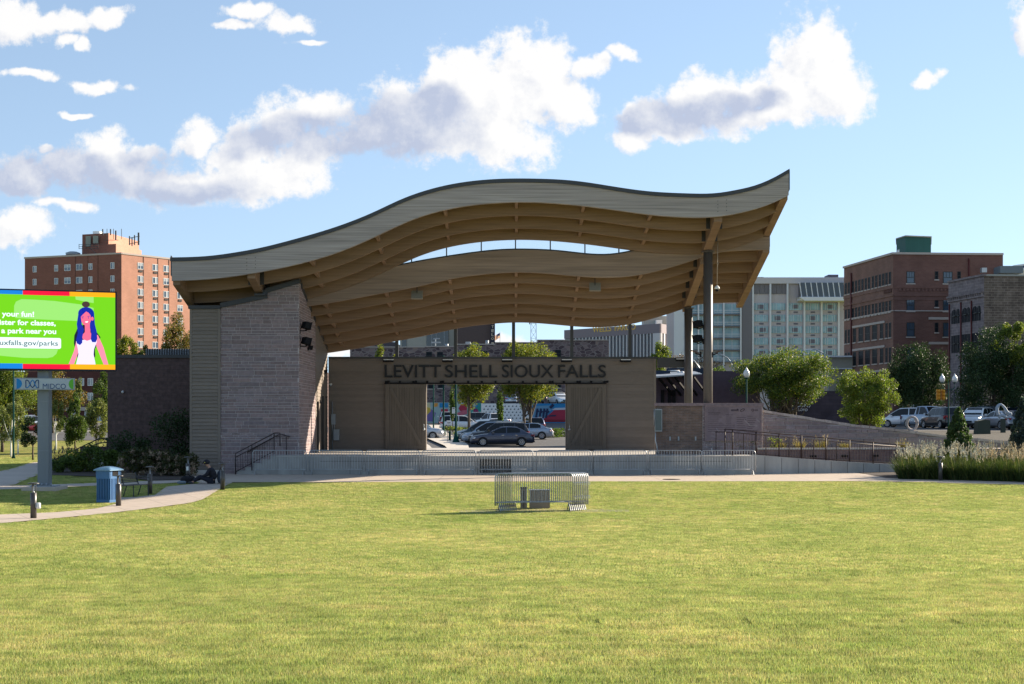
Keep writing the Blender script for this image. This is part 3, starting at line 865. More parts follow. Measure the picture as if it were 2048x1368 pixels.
for x in (-6.02, -2.95, .08, 3.12, 6.16):
    mb = MB(); mb.box(x - .085, x + .085, YB + .02, YB + .19, zt + .003, Lo(x, 74.4) + .1); part(mb, 'wall_post', M_dark, ROOT)
# sliding barn doors
for x0, x1, flip in ((X(771, 74.3), X(851, 74.3) + .02, 1), (X(1134, 74.3), X(1212, 74.3), -1)):
    mb = MB(); za, zb = .90, oz + .02
    mb.box(x0, x1, 74.30, 74.34, za, zb, (.7, .7, .7))
    n = 13
    for i in range(n):
        a = x0 + .2 + (x1 - x0 - .4) * i / n; b = x0 + .2 + (x1 - x0 - .4) * (i + 1) / n
        q_ = _lr.uniform(.90, 1.0); mb.box(a + .008, b - .008, 74.285, 74.299, za + .2, zb - .2, (q_, q_, q_))
    for a, b, c, d in ((x0, x0 + .2, za, zb), (x1 - .2, x1, za, zb), (x0 + .203, x1 - .203, za, za + .2), (x0 + .203, x1 - .203, zb - .2, zb)):
        mb.box(a, b, 74.252, 74.297, c, d, (1.02, 1.02, 1.02))
    p0 = (x0 + .26, 74.27, zb - .24) if flip > 0 else (x1 - .26, 74.27, zb - .24)
    p1 = (x1 - .26, 74.27, za + .24) if flip > 0 else (x0 + .26, 74.27, za + .24)
    mb.bar(p0, p1, .17, .045, (1.0, 1.0, 1.0), up=(0, 1, 0))
    d = part(mb, 'sliding_door', M_door, ROOT)
    mb = MB(); hx = x1 - .1 if flip > 0 else x0 + .12
    mb.tube([(hx, 74.24, 2.0), (hx, 74.19, 2.02), (hx, 74.19, 2.2), (hx, 74.24, 2.22)], .02, 6); mb.sphere((hx, 74.2, 1.95), .07, 8, 6)
    sub(mb, 'door_handle', M_galv, ROOT, d)
mb = MB(); tx0, tx1 = X(769, 74.2), X(1213, 74.2)
mb.box(tx0, tx1, 74.18, 74.24, oz + .0, oz + .08)
for i in range(17):
    x = tx0 + .08 + (tx1 - tx0 - .16) * i / 16
    mb.box(x - .05, x + .05, 74.2, 74.47, oz + .08, oz + .17); 
    if i in (0, 2, 4, 12, 14, 16): mb.lathe((x + .12, 74.21, oz + .08), [(.06, 0), (.06, .1)], 8)
part(mb, 'door_track', M_black, ROOT)
# sign letters, one mesh for each word
lz = Z(754.5, 74.35); lx0, lx1 = X(769, 74.35), X(1212, 74.35)
wpx = [("LEVITT", 769, 882), ("SHELL", 890, 995), ("SIOUX", 1004, 1107), ("FALLS", 1116, 1212)]
M_letter = mat('black_letters', (.018, .019, .021), .6)
for w_, a, b in wpx:
    mb = MB(); add_text(mb, w_, Matrix.Translation((X(a, 74.35), 74.40, lz)), width=X(b, 74.35) - X(a, 74.35), height=Z(729, 74.35) - lz, depth=.06, offset=.007)
    part(mb, 'sign_lettering', M_letter, ROOT)
# wall wash lights along the coping
for px in (777, 895, 1014, 1133, 1251, 1362):
    x = X(px, 74.1); mb = MB(); zz = zt - .16 if px < 1300 else zt - .12
    mb.box(x - .28, x + .28, 74.0, 74.28, zz - .13, zz + .02)
    mb.mi = 1; mb.box(x - .25, x + .27, 73.985, 73.998, zz - .035, zz + .012); mb.mi = 0
    mb.box(x - .05, x + .05, 74.28, 74.45, zz - .06, zz)
    part(mb, 'wall_light', [M_black, M_globe], ROOT)

# ---- stone tower on the left, with siding pier
def ashlar(mb, P0, P1, z0, ztop, depth, seed=1, zbot=None, hmin=.10, hmax=.19, lmin=.25, lmax=.85, mort=.018, tint=(1, 1, 1), contrast=.17, split=None):
    """coursed stone from P0 to P1; front faces stand 'depth' proud of the plane"""
    r = random.Random(seed)
    P0 = Vector(P0); P1 = Vector(P1); d = P1 - P0; Lw = d.length; d /= Lw
    nrm = Vector((d.y, -d.x, 0))
    zf = ztop if callable(ztop) else (lambda u: ztop)
    z = z0; zmax = max(zf(Lw * i / 20) for i in range(21))
    while z < zmax - .03:
        h = r.choice((hmin, (hmin + hmax) / 2, hmax)) * r.uniform(.9, 1.1)
        u = -r.uniform(0, lmax * .5)
        while u < Lw:
            l = r.uniform(lmin, lmax) * (1.2 if h > .17 else .9)
            if split and u < split < u + l and z + h > zf(split - .02): l = split - u + .001
            a, b = max(u, 0), min(u + l, Lw)
            u += l
            if b - a < .06: continue
            def quadcol():
                q = 1 + r.uniform(-contrast, contrast); t = r.uniform(-.05, .05)
                return (q * (1 + t) * tint[0], q * tint[1], q * (1 - t * .7) * tint[2])
            top_a = min(z + h, zf(a + mort)) - mort / 2; top_b = min(z + h, zf(b - mort)) - mort / 2
            if max(top_a, top_b) < z + .03: continue
            top_a, top_b = max(top_a, z + .025), max(top_b, z + .025)
            dp = depth * r.uniform(.6, 1.3)
            A = P0 + d * (a + mort / 2); B = P0 + d * (b - mort / 2); o = nrm * dp
            zz = z + mort / 2
            e = .012
            f = [A + o + d * e, B + o - d * e]
            vs = [(A.x, A.y, zz), (B.x, B.y, zz), (B.x, B.y, top_b), (A.x, A.y, top_a),
                  (f[0].x, f[0].y, zz + e), (f[1].x, f[1].y, zz + e), (f[1].x, f[1].y, top_b - e), (f[0].x, f[0].y, top_a - e)]
            mb.mesh(vs, [(4,5,6,7),(0,1,5,4),(1,2,6,5),(2,3,7,6),(3,0,4,7)], quadcol())
        z += h
YT = 64.6
tx_l, tx_s, tx_r = X(380, YT), X(441, YT), X(598, YT)
def ttop(x):       # top of the tower's front
    px = x / YT * F + 1024
    if px < 532: py = 612.5 + (px - 441) * (597 - 612.5) / (532 - 441)
    else: py = 585 + (px - 532) * (567 - 585) / (598 - 532)
    return Z(py, YT)
def side_top(y): return Z(567, YT) - .262 * (y - YT)
mb = MB()
ashlar(mb, (tx_s, YT, 0), (tx_r, YT, 0), 0.0, lambda u: ttop(tx_s + u), .016, 5, split=X(532.2, YT) - tx_s)
ashlar(mb, (tx_r, YT, 0), (tx_r, 70.0, 0), .87, lambda u: side_top(YT + u), .016, 8)
mb.mi = 1
poly = [(tx_s, 0), (tx_r, 0), (tx_r, side_top(YT)), (X(533, YT), ttop(X(533, YT))), (X(531, YT), ttop(X(531, YT))), (tx_s, ttop(tx_s))]
mb.prism(poly, 'y', YT + .0, YT + .6)
mb.prism([(YT + .6, 0), (70.0, 0), (70.0, side_top(70.0)), (YT + .6, side_top(YT + .6))], 'x', tx_r - .5, tx_r - .001)
part(mb, 'stone_tower_wall', [M_ash, M_mortar], ROOT)
mb = MB(); lap_wall(mb, tx_l + .1, tx_s - .1, YT - .03, .22, Z(619, YT), .165)
mb.box(tx_l, tx_s, YT - .02, YT + 6, 0.0, Z(618, YT))
mb.mi = 1; mb.box(tx_l, tx_l + .1, YT - .07, YT - .021, .2, Z(618, YT)); mb.box(tx_s - .1, tx_s, YT - .07, YT - .021, .2, Z(618, YT))
mb.mi = 2; mb.box(tx_l - .03, tx_s + .01, YT - .10, YT - .022, 0, .19)
part(mb, 'siding_pier', [M_siding, M_sidetrim, M_conc], ROOT)
mb = MB()   # dark cap that follows the top of pier and tower
caps = [(tx_l - .05, Z(617, YT)), (tx_s, Z(616, YT)), (X(531, YT), ttop(X(531, YT)) + .0), (X(531.5, YT), Z(587, YT)), (tx_r + .02, side_top(YT))]
mb.box(tx_l - .06, tx_s + .02, YT - .12, YT + .5, Z(618, YT) + .002, Z(611, YT))
for (x0, za), (x1, zb) in ((caps[1], caps[2]), (caps[3], caps[4])):
    mb.prism([(x0, za + .003), (x1, zb + .003), (x1, zb + .22), (x0, za + .22)], 'y', YT - .1, YT + .55)
x5 = X(531, YT); mb.box(x5 - .12, x5 + .10, YT - .11, YT + .54, ttop(x5 - .01) + .0, Z(580, YT))
mb.box(x5 - .45, x5 + .05, YT - .3, YT + .4, Z(592, YT), Z(588, YT))
mb.prism([(YT + .55, side_top(YT + .55)), (YB, side_top(YB)), (YB, side_top(YB) + .16), (YT + .55, side_top(YT + .55) + .2)], 'x', tx_r - .35, tx_r + .05)
part(mb, 'tower_cap', M_flash, ROOT)
# siding side wall with door
mb = MB(); lap_wall_side(mb, tx_r, 70.0, YB, z0, lambda y: side_top(y))
mb.prism([(70.0, z0), (YB, z0), (YB, side_top(YB)), (70.0, side_top(70.0))], 'x', tx_r - .3, tx_r - .002)
part(mb, 'side_wall', M_siding, ROOT)
mb = MB()
for ya, yb, m_ in ((70.5, 71.5, 0), (72.35, 73.6, 1)):
    mb.mi = m_; mb.box(tx_r + .03, tx_r + .07, ya, yb, z0, z0 + 2.4 + .3 * m_)
    mb.mi = 2; mb.box(tx_r + .03, tx_r + .11, ya - .07, ya - .005, z0, z0 + 2.5 + .3 * m_); mb.box(tx_r + .03, tx_r + .11, yb + .005, yb + .07, z0, z0 + 2.5 + .3 * m_)
dr = part(mb, 'side_door', [M_siding, M_door, M_dark], ROOT)
mb = MB(); mb.tube([(tx_r + .12, 73.4, 1.8), (tx_r + .16, 73.4, 1.82), (tx_r + .16, 73.4, 2.05), (tx_r + .12, 73.4, 2.07)], .02, 6); sub(mb, 'door_handle', M_galv, ROOT, dr)
# conduit and boxes in the corner
mb = MB(); cx = X(664, 74.3)
mb.tube([(cx, 74.4, .9), (cx, 74.4, 3.4)], .03, 6); mb.box(cx - .05, cx + .18, 74.3, 74.45, 2.2, 2.75)
mb.tube([(cx + .1, 74.42, 1.9), (cx + .1, 74.42, 2.3)], .025, 6)
mb.box(cx + .08, cx + .38, 74.25, 74.45, 1.38, 1.95); part(mb, 'electrical_boxes', M_galv2, ROOT)
# hidden back of the tower
mb = MB(); mb.box(-20.4 + .02, tx_r - .31, 72.9, 80, 0, 5.0); mb.box(tx_l + .02, tx_r - .52, YT + .62, 72.88, 0, 6.0); part(mb, 'rear_block', M_brown, ROOT)
# dark block wing on the left
WY = 72.0
wx0, wx1 = X(215, WY), tx_l + .01
wz = Z(716, WY)
mb = MB(); mb.box(wx0, tx_l + .3, WY, WY + 8, -.2, wz)
mb.mi = 1; mb.box(wx0 - .06, tx_l + .3, WY - .08, WY + 8.1, wz + .002, wz + .16); mb.box(X(300, 76), tx_l + .2, 75.2, 78, wz + .17, wz + .62)
mb.mi = 2
for i in range(26):
    x = X(300, 76) + i * .13
    if x < tx_l: mb.box(x, x + .02, 75.15, 75.195, wz + .2, wz + .62)
part(mb, 'block_wing', [M_brown, M_flash, M_galv2], ROOT)
mb = MB(); lx = X(246, WY); mb.sphere((lx, WY - .06, Z(784, WY)), .07, 10, 7); part(mb, 'wall_camera', M_globe, ROOT)
# ------------------------------------------------------------------ stage, ramp, walls
SY = 63.6
sx0, sx1 = X(556, SY), X(1508, SY)
st = empty('stage', (0, SY, 0), 'long low concrete stage platform under the curved roof, with a small barred vent', 'stage')
mb = MB()
vx0, vx1, vz0, vz1 = X(960, SY), X(1023, SY), Z(946, SY), Z(918, SY)
mb.box(sx0, vx0, SY, YB - .1, 0, .80); mb.box(vx1, sx1, SY, 66.2, 0, .80); mb.box(vx1, 8.5, 66.2, YB - .1, 0, .80)
mb.box(vx0, vx1, SY, YB - .1, vz1, .80); mb.box(vx0, vx1, SY, YB - .1, 0, vz0); mb.box(vx0, vx1, SY + .35, YB - .1, vz0, vz1)
mb.box(-9.5, 8.4, YB - .1, 80.6, 0, .80)
part(mb, 'platform', M_conc_stage, st)
mb = MB(); mb.box(sx0 - .02, sx1, SY - .02, 66.2, .803, .855); mb.box(sx0 - .02, 8.5, 66.2, 80.7, .803, .855); part(mb, 'stage_floor', M_conc, st)
mb = MB()
for i in range(12): 
    x = vx0 + (vx1 - vx0) * (i + .5) / 12; mb.box(x - .012, x + .012, SY + .01, SY + .03, vz0, vz1)
for i in range(4):
    z = vz0 + (vz1 - vz0) * (i + .5) / 4; mb.box(vx0, vx1, SY + .032, SY + .05, z - .01, z + .01)
part(mb, 'vent_grille', M_dark, st)
mb = MB()
for px in (700, 838, 955, 1108, 1187, 1300, 1402):
    x = X(px, SY); mb.box(x - .008, x + .008, SY - .004, SY + .004, 0.02, .79)
mb.box(X(640, SY), X(1464, SY), SY - .012, SY + .002, .60, .615)
part(mb, 'joint_lines', M_dark, st)

# stairs with handrail beside the tower
stp = empty('stage_stairs', (X(500, 63.9), 63.9, 0), 'concrete steps climbing right to the stage in front of the stone tower', 'stairs')
mb = MB(); s0 = X(475, 63.9); n = 5; s1 = sx0
for i in range(n):
    a = s0 + (s1 - s0) * i / n
    mb.box(a, s1 - .002, 63.75, YT - .06, .17 * i + .002, .17 * (i + 1))
part(mb, 'steps', M_conc_stage, stp)
mb = MB(); ra, rb = (X(471, SY), .02), (X(549, SY), .86)
za, zb = Z(907, SY), Z(866, SY); xe = X(560, SY)
mb.tube([(ra[0], SY, 0), (ra[0], SY, za), (rb[0], SY, zb), (xe, SY, zb), (xe, SY, Z(892, SY))], .028, 6)
for dz in (.17,): mb.tube([(ra[0], SY, za - dz), (rb[0], SY, zb - dz), (xe, SY, zb - dz)], .018, 6)
mb.tube([(ra[0], SY, .13), (rb[0], SY, .13 + zb - za + .02)], .02, 6)
for t in (.42, .99):
    x = ra[0] + (rb[0] - ra[0]) * t; mb.tube([(x, SY, .02 + .9 * t - (.0 if t > .9 else .2)), (x, SY, za + (zb - za) * t)], .026, 6)
for i in range(1, 16):
    t = i / 16; x = ra[0] + (rb[0] - ra[0]) * t; mb.tube([(x, SY, .13 + (zb - za) * t), (x, SY, za - .17 + (zb - za) * t)], .009, 4)
part(mb, 'railing', M_rail, stp)
mb = MB(); mb.tube([(ra[0] + .35, SY + .9, .98), (rb[0] + .1, SY + .9, zb - .05), (X(574, SY), SY + .9, zb - .18)], .024, 6); mb.tube([(X(566, SY), SY + .9, zb - .18), (X(567, SY), SY + .9, .87)], .02, 6)
part(mb, 'wall_handrail', M_rail, stp)

# brick and stone screen wall to the right of the stage
WYF = 65.9
w = empty('memorial_wall', (8.8, WYF, .85), 'low wall right of the stage, brown brick on its left and an engraved purple stone panel on its right', 'wall')
wzt = Z(806, WYF); bx0, bx1, bx2 = X(1312, WYF), X(1405, WYF), X(1525, WYF)
mb = MB(); mb.box(bx0, bx1 - .002, WYF, WYF + .35, .3, wzt - .14); part(mb, 'brick_section', M_brickw, w)
mb = MB(); mb.box(bx0 - .04, bx2 + .05, WYF - .06, WYF + .42, wzt - .137, wzt); part(mb, 'coping', mat('purple_stone', (.215, .160, .165), .85, var=.18, vscale=8, bump=.3, bscale=20), w)
M_purp = MATS['purple_stone']
mb = MB(); mb.mi = 1; mb.box(bx1, bx2, WYF - .012, WYF + .35, .3, wzt - .14); mb.mi = 0
ashlar(mb, (bx1, WYF - .012, 0), (bx1 + .45, WYF - .012, 0), .86, wzt - .14, .03, 31, lmin=.2, lmax=.4)
ashlar(mb, (bx2 - .35, WYF - .012, 0), (bx2, WYF - .012, 0), .86, wzt - .14, .03, 32, lmin=.2, lmax=.4)
ashlar(mb, (bx1 + .45, WYF - .012, 0), (bx2 - .35, WYF - .012, 0), .86, 1.45, .03, 33)
part(mb, 'stone_surround', [M_ash, M_mortar], w)
rx0, rx1, rz0, rz1 = X(1412, WYF), X(1520, WYF), Z(879, WYF), Z(813, WYF)
mb = MB(); mb.box(rx0, rx1, WYF - .075, WYF - .045, rz0, rz1)
mb.mi = 1
for a, b, c, d in ((rx0 - .07, rx1 + .07, rz1, rz1 + .07), (rx0 - .07, rx1 + .07, rz0 - .07, rz0), (rx0 - .07, rx0 - .002, rz0, rz1), (rx1 + .002, rx1 + .07, rz0, rz1)):
    mb.box(a, b, WYF - .10, WYF - .04, c, d)
part(mb, 'engraved_panel', [mat('engraved_stone', (.20, .155, .17), .8, var=.1, vscale=8), M_purp], w)
mb = MB(); r = random.Random(4)
W_, H_ = rx1 - rx0, rz1 - rz0
for cxn, zt0, nl, wn in ((.03, .80, 10, .40), (.36, .74, 7, .18), (.56, .66, 8, .2), (.76, .70, 9, .2)):
    for i in range(nl):
        l = wn * r.uniform(.45, 1) * W_; x = rx0 + cxn * W_; z = rz0 + (zt0 - i * .062) * H_
        mb.box(x, x + l, WYF - .081, WYF - .074, z, z + .016)
for i in range(9):
    z = rz0 + (.96 - i * .028) * H_; mb.box(rx0 + .03 * W_, rx0 + .42 * W_, WYF - .080, WYF - .074, z, z + .008)
mb.mi = 1
for (a, b), (c, d) in (((.70, .58), (.80, .42)), ((.80, .42), (.95, .40)), ((.92, .60), (.99, .52)), ((.18, .32), (.28, .18)), ((.10, .2), (.22, .2)), ((.62, .20), (.74, .22)), ((.08, .10), (.2, .06))):
    for o in (0, .03): mb.bar((rx0 + a * W_, WYF - .08, rz0 + (b + o) * H_), (rx0 + c * W_, WYF - .08, rz0 + (d + o) * H_), .014, .012, up=(0, 1, 0))
part(mb, 'engraved_lines', [mat('engraving_dark', (.05, .035, .045), .8), mat('engraving_pale', (.33, .29, .31), .8)], w)
mb = MB()
lz_ = rz0 + .89 * H_
mb.box(rx0 + .46 * W_, rx0 + .56 * W_, WYF - .083, WYF - .074, lz_, lz_ + .03); mb.box(rx0 + .46 * W_, rx0 + .6 * W_, WYF - .083, WYF - .074, lz_ - .045, lz_ - .015); mb.prism([(rx0 + .555 * W_, lz_), (rx0 + .6 * W_, lz_), (rx0 + .595 * W_, lz_ + .06), (rx0 + .57 * W_, lz_ + .07)], 'y', WYF - .083, WYF - .074)
c0 = (rx0 + .67 * W_, WYF - .08, lz_ - .0)
mb.tube([(c0[0] + .09 * math.cos(t) * 1.1, c0[1], c0[2] + .05 * math.sin(t) + .04 * math.cos(t)) for t in [i * math.pi / 6 for i in range(13)]], .012, 4)
c0 = (rx0 + .86 * W_, WYF - .08, lz_)
mb.tube([(c0[0] + .05 * math.cos(t), c0[1], c0[2] + .05 * math.sin(t)) for t in [i * math.pi / 6 for i in range(13)]], .012, 4)
mb.box(c0[0] + .08, c0[0] + .24, WYF - .083, WYF - .074, lz_ + .01, lz_ + .03); mb.box(c0[0] + .08, c0[0] + .24, WYF - .083, WYF - .074, lz_ - .03, lz_ - .01)
part(mb, 'sponsor_marks', [MATS['engraving_dark']], w)
for px in (1340, 1357, 1391):
    mb = MB(); x = X(px, WYF); mb.box(x - .035, x + .035, WYF - .05, WYF - .004, Z(881, WYF), Z(873, WYF)); part(mb, 'outlet_box', M_galv2, w)
# electrical cabinet and conduit at the end of that wall
w2 = empty('electrical_cabinet', (X(1317, 65.7), 65.7, 1.7), 'grey-green electrical cabinet with conduit on the left end of the brick wall', 'cabinet')
mb = MB(); mb.box(X(1310, 65.7), X(1324, 65.7), 65.62, 65.88, Z(863, 65.7), Z(818, 65.7)); part(mb, 'cabinet_body', M_galv2, w2)
mb = MB(); mb.box(X(1311, 65.6), X(1323, 65.6), 65.60, 65.618, Z(861, 65.6), Z(820, 65.6)); mb.box(X(1314, 65.6), X(1315.5, 65.6), 65.585, 65.6, Z(845, 65.6), Z(841, 65.6)); part(mb, 'cabinet_door', mat('grey_green_enamel', (.10, .125, .125), .5), w2)
mb = MB(); mb.tube([(X(1311, 65.7), 65.7, Z(863, 65.7)), (X(1311, 65.7), 65.7, 1.5), (X(1314, 65.7), 65.7, 1.2), (X(1316, 65.7), 65.7, .87)], .03, 6); mb.tube([(X(1308.5, 65.7), 65.7, 2.2), (X(1308.5, 65.7), 65.7, 2.95)], .03, 6); part(mb, 'conduit', M_galv, w2)

# sloping stone wall with pale coping
sw = empty('sloping_stone_wall', (12, 68, 0), 'long stone wall whose pale coping slopes down to the right of the memorial panel', 'wall')
A = Vector((X(1526, 67), 67, 0)); B = Vector((X(2120, 76), 76, 0)); Ls = (B - A).length; dd = (B - A) / Ls
prof = [(1526, 820), (1600, 832), (1700, 848), (1800, 859), (1900, 872), (2000, 881), (2120, 890)]
def wtop(u):
    p = A + dd * u; px = p.x / p.y * F + 1024
    return float(np.interp(px, [q[0] for q in prof], [Z(q[1], A.y + dd.y * u) for q in prof]))
mb = MB(); mb.mi = 1
nseg = 24
for i in range(nseg):
    u0, u1 = Ls * i / nseg, Ls * (i + 1) / nseg; p, q = A + dd * u0, A + dd * u1; nb = Vector((-dd.y, dd.x, 0)) * .45
    zt0, zt1 = wtop(u0) - .12, wtop(u1) - .12
    mb.mesh([(p.x, p.y, 0), (q.x, q.y, 0), (q.x + nb.x, q.y + nb.y, 0), (p.x + nb.x, p.y + nb.y, 0), (p.x, p.y, zt0), (q.x, q.y, zt1), (q.x + nb.x, q.y + nb.y, zt1), (p.x + nb.x, p.y + nb.y, zt0)], [(4,5,6,7),(0,1,5,4),(2,3,7,6)])
mb.mi = 0
ashlar(mb, (A.x, A.y, 0), (B.x, B.y, 0), .2, lambda u: wtop(u) - .12, .03, 41, hmin=.12, hmax=.24, lmin=.35, lmax=1.1, mort=.022)
part(mb, 'stone_courses', [M_ash, M_mortar], sw)
mb = MB(); r = random.Random(6); u = 0
while u < Ls:
    l = r.uniform(.25, .6); u1 = min(Ls, u + l); p, q = A + dd * (u + .005), A + dd * (u1 - .005); nf = Vector((dd.y, -dd.x, 0)) * r.uniform(.03, .06); nb = Vector((-dd.y, dd.x, 0)) * .5
    j = r.uniform(-.012, .02)
    zt0, zt1 = wtop(u) + j, wtop(u1) + j; z0_, z1_ = wtop(u) - .115, wtop(u1) - .115
    P = [(p + nf), (q + nf), (q + nb), (p + nb)]
    mb.mesh([(P[0].x,P[0].y,z0_),(P[1].x,P[1].y,z1_),(P[2].x,P[2].y,z1_),(P[3].x,P[3].y,z0_),(P[0].x,P[0].y,zt0),(P[1].x,P[1].y,zt1),(P[2].x,P[2].y,zt1),(P[3].x,P[3].y,zt0)], [(0,3,2,1),(4,5,6,7),(0,1,5,4),(1,2,6,5),(2,3,7,6),(3,0,4,7)], (1, .97, .95) if r.random() < .7 else (.8, .75, .75))
    u = u1
part(mb, 'wall_coping', mat('pale_coping', (.42, .36, .34), .85, var=.15, vscale=8, bump=.3), sw)

# concrete ramp with its retaining wall and the planter behind
rp = empty('ramp', (14, 64.5, 0), 'concrete ramp falling to the right in front of the stone wall, stained below its rail', 'ramp')
RA = Vector((sx1, SY + .25, 0)); RB = Vector((X(1800, 66.3), 66.3, 0))
def rtop(t): return Z(909.5, RA.y) * (1 - t) + Z(929, RB.y) * t + .10 * math.sin(math.pi * min(1, t * 1.0)) * -.35
mb = MB(); n = 20
for i in range(n):
    t0, t1 = i / n, (i + 1) / n; p, q = RA.lerp(RB, t0), RA.lerp(RB, t1)
    for mi, off, wd in ((0, 0, .25),):
        mb.mesh([(p.x,p.y,-.05),(q.x,q.y,-.05),(q.x,q.y+wd,-.05),(p.x,p.y+wd,-.05),(p.x,p.y,rtop(t0)),(q.x,q.y,rtop(t1)),(q.x,q.y+wd,rtop(t1)),(p.x,p.y+wd,rtop(t0))], [(4,5,6,7),(0,1,5,4),(2,3,7,6)] + ([(3,0,4,7)] if i == 0 else []) + ([(1,2,6,5)] if i == n - 1 else []))
    mb.mesh([(p.x,p.y+.252,rtop(t0)-.08),(q.x,q.y+.252,rtop(t1)-.08),(q.x,q.y+1.6,rtop(t1)-.08),(p.x,p.y+1.6,rtop(t0)-.08)], [(0,1,2,3)])
for i in range(9):
    t = (i + .7) / 9; p = RA.lerp(RB, t); mb.mi = 1; mb.box(p.x - .008, p.x + .008, p.y - .006, p.y + .01, 0.02, rtop(t) - .03); mb.mi = 0
part(mb, 'ramp_wall', [M_conc_stage, M_dark], rp)
mb = MB(); pa = Vector((bx2 - .3, 65.6, 0)); pb = Vector((X(1860, 67.8), 67.8, 0))
n = 16
def ptop(p): return Z(896, p.y) + .0
for i in range(n):
    p, q = pa.lerp(pb, i / n), pa.lerp(pb, (i + 1) / n)
    mb.mi = 0; mb.mesh([(p.x,p.y,0),(q.x,q.y,0),(q.x,q.y,ptop(q)-.07),(p.x,p.y,ptop(p)-.07)], [(0,1,2,3)])
    mb.mi = 1; mb.mesh([(p.x,p.y-.04,ptop(p)-.068),(q.x,q.y-.04,ptop(q)-.068),(q.x,q.y+.3,ptop(q)-.068),(p.x,p.y+.3,ptop(p)-.068),(p.x,p.y-.04,ptop(p)),(q.x,q.y-.04,ptop(q)),(q.x,q.y+.3,ptop(q)),(p.x,p.y+.3,ptop(p))], [(0,3,2,1),(4,5,6,7),(0,1,5,4),(2,3,7,6)])
    mb.mi = 2; mb.mesh([(p.x,p.y+.3,ptop(p)-.03),(q.x,q.y+.3,ptop(q)-.03),(q.x,q.y+2.2,ptop(q)-.03),(p.x,p.y+1.6,ptop(p)-.03)], [(0,1,2,3)])
mb.mi = 3
for i in range(4):
    p = pa.lerp(pb, .3 + i * .18); mb.box(p.x, p.x + .3, p.y - .02, p.y + .01, .72, .80)
part(mb, 'planter_wall', [brick_mat('planter_brick', (.20, .13, .12), (.15, .10, .10), (.17, .14, .14), (1, 0, 0), bw=.4, bh=.12, ms=.01, var=.2), M_conc, M_mulch, M_black], rp)

rr = empty('ramp_railing', (14, 64, .8), 'long rust-brown picket railing along the ramp edge', 'railing')
mb = MB(); mp = MB(); mt = MB()
def rpos(t):
    p = RA.lerp(RB, t); return p.x, p.y + .12
rt = [(1450, 858), (1600, 871), (1740, 884), (1800, 889)]
def rail_top(x, y):
    px = x / y * F + 1024; return Z(float(np.interp(px, [q[0] for q in rt], [q[1] for q in rt])), y)
def tpx(px):
    return (X(px, 64.6) - RA.x) / (RB.x - RA.x)
x_start = X(1450, SY + .3); ys_ = SY + .37
top = [(x_start, ys_, rail_top(x_start, ys_))]; n = 24
for i in range(n + 1):
    t = i / n; x, y = rpos(t); top.append((x, y, rail_top(x, y)))
ext = [(X(1900, 68.4), 68.4, Z(896, 68.4)), (X(2010, 70), 70, Z(897, 70))]
mb.tube(top + ext, .026, 6)
mb.tube([(a, b, c - .13) for a, b, c in top + ext], .016, 5)
def base(x, y): return .86 if x < RA.x else (rtop((x - RA.x) / (RB.x - RA.x)) if x < RB.x else .35)
mb.tube([(a, b, base(a, b) + .06) for a, b, c in top + ext[:1]], .018, 5)
part(mb, 'rails', M_railr, rr)
px = 1450
while px <= 1796:
    yy = SY + .37 if px < 1508 else rpos(tpx(px))[1]
    x = X(px, yy); zb_ = base(x, yy); ztp = rail_top(x, yy)
    mp.tube([(x, yy, zb_ + .05), (x, yy, ztp - .13)], .008, 4, cap=False); px += 5.4
part(mp, 'pickets', M_railr, rr)
for px in (1450, 1465, 1512, 1558, 1603, 1652, 1699, 1746, 1793):
    yy = SY + .37 if px < 1508 else rpos(tpx(px))[1]; x = X(px, yy); mt = MB(); mt.tube([(x, yy, base(x, yy) - .02), (x, yy, rail_top(x, yy))], .03, 6); part(mt, 'rail_post', M_railr, rr)
r2 = empty('wall_side_handrail', (13, 65.2, .8), 'plain rust-brown handrail on thin posts behind the picket railing', 'railing')
mb = MB(); y2 = 64.95
pts = [(X(1431, y2), y2, Z(864, y2)), (X(1450, y2), y2, Z(864, y2)), (X(1540, y2), y2, Z(871, y2)), (X(1700, 66), 66, Z(886, 66)), (X(1800, 67), 67, Z(893, 67))]
mb.tube(pts, .022, 6)
for px, py in ((1432, 864), (1487, 867), (1532, 871), (1578, 875), (1627, 879), (1673, 883), (1720, 887)):
    mb.tube([(X(px, y2 + (px - 1431) * .006), y2 + (px - 1431) * .006, Z(py, y2 + (px - 1431) * .004)), (X(px, y2 + (px - 1431) * .006), y2 + (px - 1431) * .006, .5)], .02, 5)
part(mb, 'handrail', M_railr, r2)

# stair rail in the garden on the far left
lr = empty('garden_stair_railing', (-24, 74, 0), 'dark sloping handrail of the steps beside the block wing', 'railing')
mb = MB()
q0, q1, q2 = (X(104, 70), 70, Z(922, 70)), (X(196, 72.5), 72.5, Z(878, 72.5)), (X(214, 72.5), 72.5, Z(876, 72.5))
for d in (0, -.22): mb.tube([(a, b, c + d) for a, b, c in (q0, q1, q2)], .03, 6)
for t in (0, .2, .55, 1.0):
    x, y, z = [q0[i] + (q1[i] - q0[i]) * t for i in range(3)]; mb.tube([(x, y, z), (x, y, z - 1.0)], .026, 6)
mb.tube([q2, (q2[0], q2[1], q2[2] - 1)], .026, 6)
part(mb, 'rails', M_rail, lr)
lc = empty('garden_steps', (-21.5, 73, .3), 'pale concrete cheek wall of the garden steps beside the block wing', 'steps')
mb = MB(); mb.prism([(X(184, 71.5), 0), (X(240, 71.5), 0), (X(240, 71.5), Z(909, 71.5)), (X(205, 71.5), Z(909, 71.5)), (X(188, 71.5), Z(916, 71.5))], 'y', 71.2, 71.9); part(mb, 'cheek_wall', M_conc_stage, lc)
mb = MB(); mb.box(X(160, 75), X(214, 75), 75, 75.2, 0, Z(893, 75)); part(mb, 'dark_backing_block', M_brown, lc)  # added dark block standing in for dark grass and shadow

